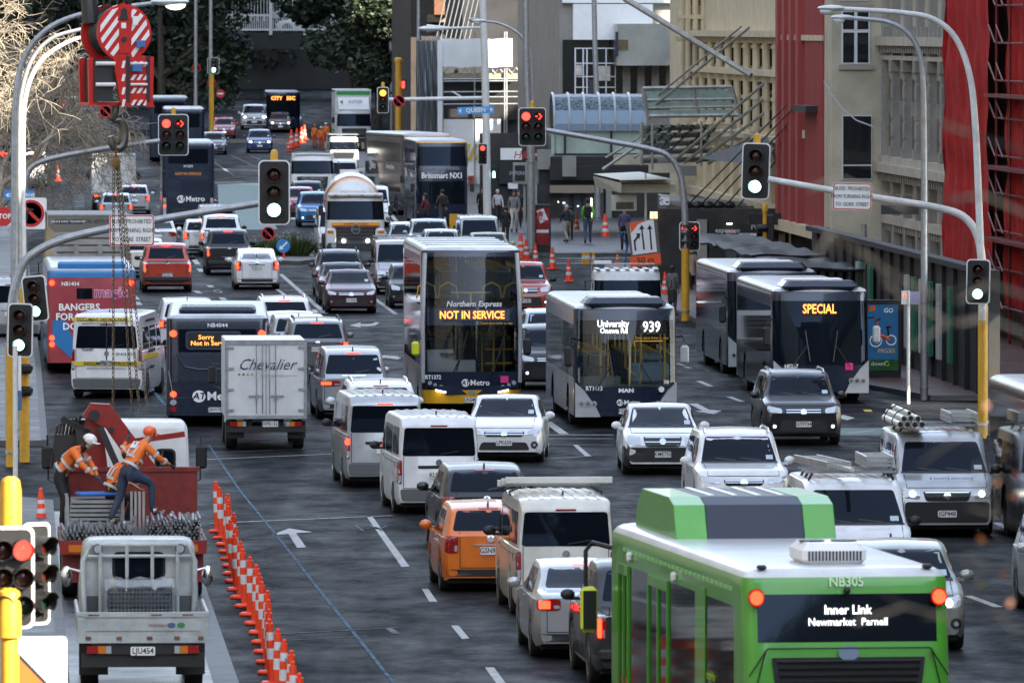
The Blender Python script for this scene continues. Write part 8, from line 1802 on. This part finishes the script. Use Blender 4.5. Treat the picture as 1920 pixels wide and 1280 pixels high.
# near twigs with a few orange leaves, out of focus at the right
t = thing('near_branch','blurred dark twigs with orange leaves hanging close on the right','branch', (0,0,0)); random.seed(8); q = MB(M('twig_dark',(.02,.018,.016),.7)); lf = MB(M('autumn_leaf',(.12,.035,.006),.6,noise=.4,ns=60)); lg = MB(M('yellow_leaf',(.10,.075,.01),.6))
def pt(x, y, Y): return at(x, y, F/Y)
for pts, r in (([(1960,560),(1850,540),(1740,560),(1650,500),(1560,430)],.006),([(1960,420),(1840,370),(1700,400),(1580,330)],.005),([(1960,640),(1850,600),(1770,610),(1690,560)],.0055),([(1960,300),(1820,250),(1720,200)],.004),([(1960,860),(1870,800),(1790,830)],.005),([(1960,1010),(1880,960),(1830,900)],.005),([(1600,1160),(1690,1130),(1780,1150)],.0035),([(1900,1180),(1840,1120),(1850,1060)],.004)):
    P = [pt(x+random.uniform(-8,8), y+random.uniform(-8,8), 24+random.uniform(-1,1)) for x, y in pts]; q.tube(P, [lerp(r,r*.5,i/(len(P)-1)) for i in range(len(P))], 5)
    for p in P[1:]:
        for _ in range(2): d = Vector((random.uniform(-.12,.02),random.uniform(-.1,.1),random.uniform(-.08,.06))); q.tube([p,p+d*.6,p+d],[r*.5,r*.4,r*.25],4)
for x, y, g in ((1882,1075,0),(1839,1095,1),(1894,1130,0),(1905,890,0),(1862,700,1),(1850,760,0),(1900,930,0),(1840,1010,0),(1912,760,0),(1870,905,0),(1745,1225,0)):
    m = lg if g else lf; p = pt(x,y,30); u = Vector((random.uniform(-1,1),random.uniform(-1,1),random.uniform(-1,1))).normalized()*.016; v = u.cross(Vector((.3,1,.2))).normalized()*.011; m.face([p-u,p+v,p+u,p-v])
q.build('twig', None, t, True); lf.build('orange_leaves', None, t); lg.build('yellow_leaves', None, t)
# ---------------------------------------------------------------- crane hook block, lifting chains
HR = M('hook_block_red',(.50,.018,.016),.35,coat=.5,noise=.12,ns=3); HWH = M('hook_block_white',(.74,.74,.74),.45,noise=.08); HDK = M('hook_dark',(.03,.031,.034),.4,noise=.3); HSC = M('sensor_blue',(.05,.14,.34),.45)
sH = 103.0; hp = at(218, 105, sH); t = thing('crane_hook_block','red and white striped crane hook block hanging at the upper left','crane hook', hp, .38)
def disc(x, y, z, r, w_, name):
    q = MB(HR); n = 28; q.prism(circ(r, n, (x,z)), y-w_/2, y+w_/2, 'xz'); o = q.build(name, None, t); return o
# side cheek plates: the near one striped, the far one plain
near = disc(.05, -.28, .42, .52, .05, 'cheek_plate'); far = disc(-.05, .30, .40, .53, .05, 'cheek_plate')
q = MB(HWH)
def stripe(cx, cz, r, off, w_, side):            # diagonal band clipped to one half of the disc
    d = Vector((.62,.785)); nrm = Vector((-d.y,d.x)); P = []
    for k in range(13):
        s_ = lerp(-r, r, k/12)
        P.append((s_, off)); 
    out = []
    for o_ in (off, off+w_):
        row = []
        for k in range(41):
            s_ = lerp(-r, r, k/40); p = d*s_ + nrm*o_
            if p.length < r*.93 and (p.x < -.10 if side < 0 else p.x > .13): row.append((cx+p.x, cz+p.y))
        if len(row) < 2: return
        out.append((row[0], row[-1]))
    (a, b), (c, e) = out; q.prism([a, b, e, c], -.318, -.304, 'xz')
for k in range(7): stripe(.05,.42,.52,-.56+k*.155,.075,-1); stripe(.05,.42,.52,-.56+k*.155,.075,1)
q.build('white_stripe', None, near)
q = MB(HDK)
for y in (-.18,-.06,.06,.18): q.lathe([(.30,-.04),(.46,-.05),(.40,0),(.46,.05),(.30,.04)], (0,y,.42), 'y', 26)
q.build('rope_sheave', None, t, True)
q = MB(HR); q.b2((-.06,-.33,.05),(.12,-.3,.66)); q.prism([(-.09,.64),(.15,.64),(.1,.92),(.03,.97),(-.04,.92)],-.33,-.3,'xz'); q.build('centre_strap', None, t)
q = MB(HDK); q.prism([(-.05,.66),(.11,.66),(.08,.84),(.03,.88),(-.02,.84)],-.345,-.33,'xz'); q.cyl((.03,-.36,.3),(.03,-.3,.3),.05,12); q.build('pin', None, t)
q = MB(HWH); q.b2((-.02,-.345,.5),(.07,-.33,.6)); q.b2((.2,-.34,.56),(.3,-.32,.72)); q.build('plate_label', None, t)
q = MB(HSC); q.b2((.26,-.4,.16),(.42,-.31,.28)); q.b2((.16,-.45,-.28),(.34,-.36,-.16)); q.build('sensor_box', None, t)
# lower frame with ballast cheeks
q = MB(HR)
for x0, y in ((-.62,.3),(-.62,-.2)): q.prism([(x0,-.05),(x0+.1,-.02),(x0+.14,-.80),(x0+.24,-.90),(x0+.02,-.90)], y-.03, y+.03, 'xz')
q.prism([(-.18,-.02),(.06,0),(.12,-.80),(.18,-.92),(.0,-.92),(-.06,-.8)], -.36,-.30,'xz'); q.prism([(.5,.0),(.6,-.02),(.58,-.86),(.62,-.93),(.44,-.93),(.48,-.8)], -.36,-.30,'xz')
q.b2((.1,-.33,-.86),(.5,-.30,-.02)); q.b2((-.6,-.2,-.9),(.55,.3,-.84)); q.b2((-.15,-.3,-.05),(.55,.3,.0)); q.build('lower_frame', None, t)
q = MB(HDK); q.b2((-.52,-.28,-.82),(-.16,.3,-.06)); q.b2((.06,-.37,-.84),(.13,-.33,0)); q.b2((.46,-.37,-.84),(.52,-.33,0)); q.build('ballast_weight', None, t)
q = MB(HWH)
for z in (-.12,-.36,-.60,-.82):
    for k in range(3): x = .15+k*.12; q.prism([(x,z-.08),(x+.06,z-.08),(x+.13,z+.02),(x+.07,z+.02)],-.345,-.328,'xz')
    q.prism([(-.03,z-.1),(.02,z-.1),(.05,z+.03),(.0,z+.03)],-.375,-.36,'xz')
q.build('white_stripe', None, t)
q = MB(STEELW)
for z in (-.14,-.52): q.cyl((-.5,-.3,z),(-.14,-.34,z),.04,10); q.cyl((.14,-.39,z),(.46,-.39,z),.025,8)
q.build('step_bar', None, t, True)
q = MB(HDK)
for x in (-.25,-.12,.02,.15,.28): q.tube([(x,.0,.8),(x*.9,0,3.0),(x*.8,0,16)], .022, 5)
q.tube([(-.45,.1,.6),(-.5,.1,1.2),(-.3,.1,1.35),(.1,.1,1.2),(.3,.1,1.0)],.16,10); q.build('hoist_rope', None, t, True)
q = MB(M('hook_steel',(.13,.12,.11),.35,.7,noise=.3,ns=6)); P = []
for k in range(15): a = lerp(pi*.62, -pi*.95, k/14); P.append((.02+.17*cos(a)*.8, 0, -1.42+.26*sin(a)))
q.tube([(.0,0,-.88),(-.02,0,-1.0),(-.06,0,-1.14)]+P, [.08,.08,.075]+[lerp(.06,.10,sin(pi*k/14)) for k in range(15)], 10); q.build('hook', None, t, True)
CHS = M('chain_steel',(.12,.10,.07),.45,.6,noise=.5,ns=20); RUSTC = M('chain_rust',(.20,.11,.04),.55,.4,noise=.5,ns=20)
top = at(218, 268, sH)
q = MB(RUSTC)
for k in range(5): z = -.10*k; q.tube([Vector((.05*cos(a),0,z+.075*sin(a))) if k % 2 else Vector((0,.05*cos(a),z+.075*sin(a))) for a in [i*pi/4 for i in range(9)]], .016, 5)
q.sphere((0,0,-.35),.09,8,(.9,.7,1.4)); q.tube([(-.07,0,-.42),(0,0,-.35),(.07,0,-.42)],.03,6); o = q.build('sling_ring', RUSTC, None, True, loc=top); tag(o,'rusty ring shackle of the lifting sling under the crane hook','shackle')
def chain(label, a, b, link_=.085, m=CHS):
    A, B = Vector(a), Vector(b); d = B-A; n = int(d.length/link_); u = d.normalized(); s1 = u.orthogonal().normalized(); s2 = u.cross(s1); q = MB(m)
    for k in range(n):
        c = A + u*link_*k; s_ = s1 if k % 2 else s2; q.tube([c + u*(link_*.62*cos(i*pi/4)) + s_*(.024*sin(i*pi/4)) for i in range(9)], .0085, 4, cap=False)
    o = q.build('lifting_chain', m, None, True, fix=False); tag(o, label, 'chain', 'chains of the lifting sling'); return o
bt = top + Vector((0,0,-.45))
chain('leftmost lifting chain running past the white text sign', bt+Vector((-.05,0,0)), at(212,790,103.5)); chain('second lifting chain ending at the orange worker', bt+Vector((.0,0,0)), at(250,800,103.4)); chain('third lifting chain reaching down behind the helmet', bt+Vector((.03,.02,0)), at(262,775,103.8)); chain('rightmost lifting chain slanting to the white cab', bt+Vector((.05,0,0)), at(277,772,104.2))
chain('hanging chain held in the worker\'s gloved hand', at(304,850,106), at(297,922,106), .07); chain('slack chain lying over the tube heap', at(297,922,106), at(262,955,107), .07)
# ---------------------------------------------------------------- people
HIVIS = M('hivis_orange',(.80,.17,.02),.65,noise=.18,ns=6); RBAND = M('reflective_band',(.45,.46,.46),.4); DENIM = M('denim_blue',(.03,.045,.085),.8,noise=.35,ns=8); BLKC = M('black_cloth',(.014,.014,.016),.8,noise=.4,ns=8); GLOVE = M('glove_grey',(.05,.05,.052),.8,noise=.3)
BOOT = M('boot_brown',(.045,.032,.022),.7,noise=.4); EYE = M('eye_dark',(.01,.01,.01),.3)
def cloth(n, c): return M('cloth_'+n, c, .8, noise=.3, ns=7)
def body_mesh(J, k):
    """J: joint dict in metres; one skinned surface from pelvis to fingertips"""
    V, E, Rd = [], [], []
    def add(p, r, par=None):
        V.append(Vector(p)); Rd.append(r); 
        if par is not None: E.append((par, len(V)-1))
        return len(V)-1
    pe = add(J['pelvis'], (.155,.125)); ab = add(Vector(J['pelvis']).lerp(Vector(J['chest']),.45), (.15,.12), pe); chs = add(J['chest'], (.17,.128), ab); nk = add(J['neck'], (.055,.055), chs); h0 = add(J['jaw'], (.062,.07), nk); h1 = add(J['head'], (.078,.092), h0); add(J['crown'], (.055,.065), h1)
    for s in ('l','r'):
        sh = add(J['sh_'+s], (.078,.078), chs); el = add(J['el_'+s], (.056,.056), sh); wr = add(J['wr_'+s], (.031,.031), el)
        d = (Vector(J['wr_'+s])-Vector(J['el_'+s])).normalized(); pm = add(Vector(J['wr_'+s])+d*.07, (.036,.02), wr); u = d.cross(Vector((0,0,1)) if abs(d.z) < .9 else Vector((0,1,0))).normalized(); c = d.cross(u).normalized()*(1 if s == 'l' else -1)
        for i, (o, l) in enumerate(((-.03,.075),(-.01,.085),(.01,.08),(.028,.062))):
            b = add(V[pm]+d*.03+u*o, (.010,.010), pm); m_ = add(V[b]+d*l*.5+c*.006, (.009,.009), b); add(V[m_]+d*l*.35+c*l*.35, (.008,.008), m_)
        tb = add(V[wr]+d*.035+u*.035, (.012,.012), wr); add(V[tb]+d*.04+u*.03+c*.01, (.010,.010), tb)
        hp_ = add(J['hip_'+s], (.108,.108), pe); kn = add(J['kn_'+s], (.075,.075), hp_); an = add(J['an_'+s], (.055,.055), kn); f = Vector(J['to_'+s]); add(Vector(J['an_'+s]).lerp(f,.5)+Vector((0,0,-.045)), (.045,.04), an); add(f, (.04,.03), len(V)-1)
    me = bpy.data.meshes.new('skin'); me.from_pydata([tuple(v*k) for v in V], E, []); o = bpy.data.objects.new('skin', me); COL.objects.link(o)
    md = o.modifiers.new('s','SKIN'); md.use_smooth_shade = True
    for i, sv in enumerate(me.skin_vertices[0].data): sv.radius = (Rd[i][0]*k, Rd[i][1]*k); sv.use_root = (i == 0)
    ss = o.modifiers.new('b','SUBSURF'); ss.levels = 1; ss.render_levels = 1
    return o
def pose(**kw):
    J = dict(pelvis=(0,0,.96), chest=(0,.0,1.34), neck=(0,0,1.51), jaw=(0,.025,1.58), head=(0,.02,1.66), crown=(0,.01,1.735),
        sh_l=(.18,0,1.43), el_l=(.23,-.02,1.16), wr_l=(.22,.06,.93), sh_r=(-.18,0,1.43), el_r=(-.23,-.02,1.16), wr_r=(-.22,.06,.93),
        hip_l=(.095,0,.90), kn_l=(.10,.02,.50), an_l=(.10,-.02,.09), to_l=(.11,.17,.035), hip_r=(-.095,0,.90), kn_r=(-.10,.02,.50), an_r=(-.10,-.02,.09), to_r=(-.11,.17,.035))
    J.update(kw); return J
WALK = lambda s=1: pose(kn_l=(.10,.16*s,.53), an_l=(.10,.20*s,.12), to_l=(.11,.40*s if s > 0 else -.05,.08), kn_r=(-.10,-.03*s,.50), an_r=(-.10,-.28*s,.14), to_r=(-.11,-.12*s,.035), el_l=(.23,-.12*s,1.17), wr_l=(.2,-.06*s,.95), el_r=(-.23,.08*s,1.17), wr_r=(-.2,.22*s,1.0))
PEOPLE = []
def person(label, loc, yaw, J, top, legs, k=1.0, hair=HAIR, shoes=BLKC, hat=None, gloves=None, extra=None, hairlen=.0, group=None, skin=SKIN, hood=False):
    o = body_mesh(J, k); PEOPLE.append((o, label, loc, yaw, J, top, legs, k, hair, shoes, hat, gloves, extra, hairlen, group, skin)); return o
def finish_people():
    bpy.context.view_layer.update(); dg = bpy.context.evaluated_depsgraph_get()
    for (o, label, loc, yaw, J, top, legs, k, hair, shoes, hat, gloves, extra, hairlen, group, skin) in PEOPLE:
        me = bpy.data.meshes.new_from_object(o.evaluated_get(dg)); bpy.data.objects.remove(o)
        b = bpy.data.objects.new('person', me); COL.objects.link(b); b.location = loc; b.rotation_euler = (0,0,yaw); tag(b, label, 'person', group)
        me.materials.clear(); mats = [skin, top, legs, shoes, gloves or skin]
        for m in mats: me.materials.append(m)
        segs = [('neck','head',0),('head','crown',0),('jaw','head',0),('pelvis','chest',1),('chest','neck',1)]
        for s in 'lr': segs += [('sh_'+s,'el_'+s,1),('el_'+s,'wr_'+s,1),('hip_'+s,'kn_'+s,2),('kn_'+s,'an_'+s,2),('an_'+s,'to_'+s,3)]
        JV = {n: Vector(p)*k for n, p in J.items()}
        for p in me.polygons:
            c = p.center; best = (9, 0)
            for a, b_, mi in segs:
                A, B = JV[a], JV[b_]; t_ = max(0, min(1, (c-A).dot(B-A)/max((B-A).length_squared,1e-9))); d = (c-A-(B-A)*t_).length
                if mi == 1 and a == 'pelvis' and t_ < .12: mi = 2
                if a == 'neck' and t_ < .12: mi = 1
                if d < best[0]: best = (d, mi)
            for s in 'lr':
                w_ = JV['wr_'+s]; e_ = JV['el_'+s]
                if (c-w_).dot((w_-e_).normalized()) > -.01*k and (c-w_).length < .26*k and best[1] == 1: best = (0, 4)
            p.material_index = best[1]
        me.shade_smooth()
        hd = JV['head']; up = (JV['crown']-JV['jaw']).normalized(); fw = Vector((0,1,0)); fw = (fw - up*fw.dot(up)).normalized(); rt = fw.cross(up)
        R = Matrix((rt, fw, up)).transposed().to_4x4(); R.translation = hd
        if hat is not None:
            q = MB(hat); q.T = R; q.sphere((0,-.005,.05*k),.112*k,14,(.92,1.12,.9)); q.box((0,.12*k,.03*k),(.2*k,.1*k,.012*k),bev=.004); q.build('helmet', None, b, True)
        if hair is not None:
            q = MB(hair); q.T = R; q.sphere((0,-.03*k,.035*k),.108*k,12,(.86,.95,.95))
            if hairlen: q.sphere((0,-.06*k,-.08*k),.1*k,10,(.9,.6,1.2))
            q.build('hair', None, b, True)
        q = MB(skin); q.T = R; q.prism([(.085*k,.015*k),(.118*k,-.02*k),(.088*k,-.025*k)],-.012*k,.012*k,'yz')
        for s in (-1,1): q.m = skin; q.sphere((s*.082*k,0,-.005*k),.02*k,6,(.5,.8,1.3)); q.m = EYE; q.sphere((s*.03*k,.085*k,.01*k),.01*k,6)
        q.m = M('lip',(.25,.10,.08),.5); q.box((0,.088*k,-.055*k),(.04*k,.01*k,.008*k)); q.build('face', None, b)
        if extra: extra(b, JV, k, R)
def vest_bands(b, JV, k, R):
    pe, ch = JV['pelvis'], JV['chest']; ax_ = (ch-pe).normalized(); sd = (JV['sh_l']-JV['sh_r']).normalized(); fr = ax_.cross(sd).normalized(); q = MB(RBAND)
    def ringb(c, rx, ry, h):
        n = 20; V = [c + sd*rx*cos(a) + fr*ry*sin(a) + ax_*hh for hh in (-h/2,h/2) for a in [2*pi*i/n for i in range(n)]]; q._add(V,[(i,(i+1)%n,n+(i+1)%n,n+i) for i in range(n)])
    ringb(pe.lerp(ch,.22), .178*k, .152*k, .05*k); ringb(pe.lerp(ch,.55), .182*k, .152*k, .05*k)
    for s in (-1,1):
        P = [ch.lerp(pe,.4)+sd*s*.09*k-fr*.138*k, ch+sd*s*.10*k-fr*.135*k, ch+ax_*.10*k+sd*s*.11*k-fr*.06*k, ch+ax_*.08*k+sd*s*.11*k+fr*.08*k, ch+sd*s*.1*k+fr*.13*k]
        q.tube(P, .022*k, 5)
    for s in 'lr':
        A, B = JV['el_'+s], JV['wr_'+s]; q.tube([A.lerp(B,.35), A.lerp(B,.55)], .062*k, 10); A = JV['sh_'+s]; q.tube([A.lerp(JV['el_'+s],.6), A.lerp(JV['el_'+s],.75)], .074*k, 10)
    q.build('reflective_tape', None, b, True)
def backpack(m):
    def f(b, JV, k, R):
        q = MB(m); c = JV['chest']; q.box(c+Vector((0,-.19*k,-.06*k)),(.3*k,.18*k,.46*k),bev=.05*k)
        for s in (-1,1): q.tube([c+Vector((s*.11*k,-.12*k,.12*k)),c+Vector((s*.12*k,.0,.17*k)),c+Vector((s*.12*k,.13*k,.05*k)),c+Vector((s*.12*k,.1*k,-.15*k))], .022*k, 5)
        q.build('backpack', None, b)
    return f
def bag(m, side=1):
    def f(b, JV, k, R):
        q = MB(m); c = JV['pelvis']+Vector((side*.24*k,.02,.02)); q.box(c,(.12*k,.3*k,.26*k),bev=.03); q.tube([c+Vector((0,.1,.1)),JV['chest']+Vector((side*.1,.1,.12)),c+Vector((0,-.1,.1))], .012, 5); q.build('shoulder_bag', None, b)
    return f
def coat(m, l=.35):
    def f(b, JV, k, R):
        q = MB(m); p = JV['pelvis']; q.lathe([(.15*k,.12*k),(.175*k,-.05*k),(.20*k,-l*k)], p, 'z', 14); q.build('coat_skirt', None, b, True)
    return f
# road crew on and beside the crane truck (local -y of the truck faces the camera)
TR = CRANE
def vest_front(b, JV, k, R):
    vest_bands(b, JV, k, R); ch, pe = JV['chest'], JV['pelvis']; ax_ = (ch-pe).normalized(); sd = (JV['sh_l']-JV['sh_r']).normalized(); fr = ax_.cross(sd).normalized(); q = MB(SIGNW); c = ch+ax_*.02-fr*.158*k
    q._add([c+sd*.09+ax_*.07, c-sd*.09+ax_*.07, c-sd*.09-ax_*.07, c+sd*.09-ax_*.07],[(0,1,2,3)]); q.m = BLUES; c2 = c-fr*.004; q._add([c2+sd*.03+ax_*.055, c2-sd*.03+ax_*.055, c2-sd*.03-ax_*.0, c2+sd*.03-ax_*.0],[(0,1,2,3)]); q.build('back_patch', None, b)
yt = TR.rotation_euler.z
person('road worker in orange jacket, jeans and orange helmet stepping across the tube heap', on_truck(TR,-.02,CYB+2.0,1.26), yt-pi/2+.55,
    pose(pelvis=(0,-.05,.84), chest=(0,.20,1.16), neck=(0,.30,1.31), jaw=(0,.37,1.36), head=(0,.39,1.43), crown=(0,.40,1.51), sh_l=(.19,.20,1.25), el_l=(.26,.42,1.03), wr_l=(.18,.66,.93), sh_r=(-.19,.19,1.25), el_r=(-.30,.02,1.12), wr_r=(-.30,.12,1.32),
         hip_l=(.1,-.05,.80), kn_l=(.15,.34,.62), an_l=(.14,.34,.20), to_l=(.15,.54,.12), hip_r=(-.1,-.05,.80), kn_r=(-.14,-.10,.42), an_r=(-.14,-.30,.05), to_r=(-.15,-.10,.0)), HIVIS, DENIM, 1.03, hair=None, shoes=BOOT, hat=M('helmet_orange',(.75,.10,.02),.35,coat=.4), gloves=GLOVE, extra=vest_front, group='road crew at the crane truck')
person('road worker in orange top, black trousers and white helmet bending at the truck side', on_truck(TR,-1.08,CYB+4.05,1.02), yt-pi/2-.3,
    pose(pelvis=(0,-.16,.93), chest=(0,.16,1.20), neck=(0,.26,1.33), jaw=(0,.35,1.36), head=(0,.38,1.43), crown=(0,.40,1.51), sh_l=(.18,.16,1.30), el_l=(.22,.33,1.05), wr_l=(.16,.50,.90), sh_r=(-.18,.16,1.30), el_r=(-.22,.35,1.06), wr_r=(-.16,.48,.86), hip_l=(.1,-.14,.88), hip_r=(-.1,-.14,.88), kn_l=(.12,.0,.48), kn_r=(-.12,-.04,.48), an_l=(.12,-.06,.09), an_r=(-.12,-.14,.09), to_l=(.13,.13,.035), to_r=(-.13,.06,.035)), HIVIS, BLKC, 1.05, hair=HAIR, hairlen=1, hat=M('helmet_white',(.72,.72,.70),.35,coat=.4), gloves=GLOVE, extra=vest_bands, group='road crew at the crane truck')
person('third road worker in black trousers crouching behind the stepping worker', on_truck(TR,-.32,CYB+2.9,1.1), yt-pi/2+.3,
    pose(pelvis=(0,-.05,.62), chest=(0,.14,.95), neck=(0,.22,1.10), jaw=(0,.28,1.15), head=(0,.30,1.22), crown=(0,.31,1.30), sh_l=(.18,.14,1.03), el_l=(.22,.32,.82), wr_l=(.16,.5,.75), sh_r=(-.18,.14,1.03), el_r=(-.22,.3,.8), wr_r=(-.15,.46,.7), hip_l=(.1,-.05,.58), hip_r=(-.1,-.05,.58), kn_l=(.13,.36,.5), kn_r=(-.13,.3,.42), an_l=(.13,.2,.09), an_r=(-.13,.02,.09), to_l=(.13,.38,.035), to_r=(-.13,.2,.035)), HIVIS, BLKC, 1.0, extra=vest_bands, group='road crew at the crane truck')
def ped(label, px, gy, ht, yaw, J, top, legs, **kw):
    g = gnd(px, gy); g.z += .13 if px > 900 else 0; k = ht/(F/g.y)/1.76; person(label, g, yaw, J, top, legs, k=min(1.12,max(.85,k)), group=kw.pop('group','pedestrians by the shops'), **kw)
TO, AWAY = pi, 0
ped('woman in maroon hooded top crossing in front of the Britomart bus', 797, 438, 75, 1.2, WALK(), cloth('maroon',(.10,.012,.02)), BLKC, hairlen=1, extra=bag(BLKC,-1))
ped('walker with long dark hair behind the maroon hooded top', 790, 424, 70, 2.2, WALK(-1), BLKC, BLKC, hairlen=1)
ped('man with brown jacket and backpack crossing before the Britomart bus', 829, 428, 72, .5, WALK(), cloth('brown',(.06,.045,.03)), cloth('greyjean',(.05,.052,.06)), extra=backpack(BLKC))
ped('masked pedestrian in black beside the white pole', 903, 420, 62, TO, pose(), BLKC, BLKC)
ped('white haired walker in pale jacket catching the sun', 933, 427, 66, TO+.4, WALK(), cloth('palegrey',(.42,.42,.44)), BLKC, hair=cloth('whitehair',(.5,.48,.44)))
ped('man in white shirt and white trousers walking towards us', 964, 441, 78, TO, WALK(), cloth('blackwhite',(.22,.22,.22)), cloth('whitetrouser',(.62,.60,.55)))
ped('dark figure right behind the man in white trousers', 972, 432, 70, TO, pose(), BLKC, BLKC)
ped('pedestrian in black coat in front of the man in white trousers', 948, 463, 70, .3, pose(), BLKC, BLKC)
ped('white haired person in dark jacket and pale trousers walking away from the poster', 1062, 460, 70, .6, WALK(), cloth('navycoat',(.02,.025,.04)), cloth('paletrouser',(.33,.30,.25)), hair=cloth('whitehair',(.5,.48,.44)))
ped('companion in dark coat just behind the white haired person', 1069, 455, 62, .2, pose(), cloth('olivecoat',(.05,.05,.03)), BLKC)
ped('cyclist like walker in bright green jacket with black backpack', 1102, 462, 82, AWAY, WALK(), cloth('hivisgreen',(.16,.50,.06)), cloth('bluejean',(.05,.08,.14)), extra=backpack(BLKC), hair=None, hat=cloth('blackcap',(.02,.02,.02)))
ped('balding man in violet shirt in the shop doorway', 1171, 474, 78, AWAY, pose(), cloth('violet',(.10,.09,.17)), BLKC, hair=None)
ped('walker in cream trousers and black top beyond the works sign', 1246, 490, 92, -.8, WALK(), BLKC, cloth('creamtrouser',(.55,.50,.38)))
ped('long haired pedestrian in grey at the kerb beside the truck mirror', 1261, 598, 92, -.6, pose(), cloth('greytop',(.12,.12,.12)), cloth('greyjean',(.05,.052,.06)), hairlen=1)
ped('woman in beige quilted coat with shoulder bag by the yellow post', 1296, 549, 76, TO+.3, WALK(), cloth('beigecoat',(.36,.27,.19)), BLKC, hairlen=1, extra=lambda b,JV,k,R: (coat(cloth('beigecoat',(.36,.27,.19)))(b,JV,k,R), bag(BLKC,1)(b,JV,k,R)))
ped('person in yellow jacket standing by the chalk menu', 1335, 528, 72, 1.4, pose(), cloth('mustard',(.55,.33,.05)), BLKC)
for i, (x, gy, l) in enumerate(((590,276,'road worker in orange beside the far cones, leftmost'),(602,280,'road worker in orange beside the far white flatbed, middle'),(611,273,'road worker with white helmet nearest the far white flatbed'))): ped(l, x, gy, 42, TO, pose(), HIVIS, cloth('hivisred',(.5,.06,.02)), hair=None, hat=MATS['helmet_orange'] if i == 0 else MATS['helmet_white'], group='far road crew')
finish_people()
# ---------------------------------------------------------------- lettering becomes plain meshes
bpy.context.view_layer.update()
dg = bpy.context.evaluated_depsgraph_get()
for o in [o for o in SC.objects if o.type == 'FONT']:
    me = bpy.data.meshes.new_from_object(o.evaluated_get(dg)); n = o.name; par = o.parent; mw = (o.location.copy(), o.rotation_euler.copy(), o.scale.copy()); kind = o.get('kind')
    lab, cat = o.get('label'), o.get('category')
    bpy.data.objects.remove(o); c = bpy.data.objects.new(n, me); COL.objects.link(c); c.parent = par; c.location, c.rotation_euler, c.scale = mw
    tag(c, lab, cat, None, kind)
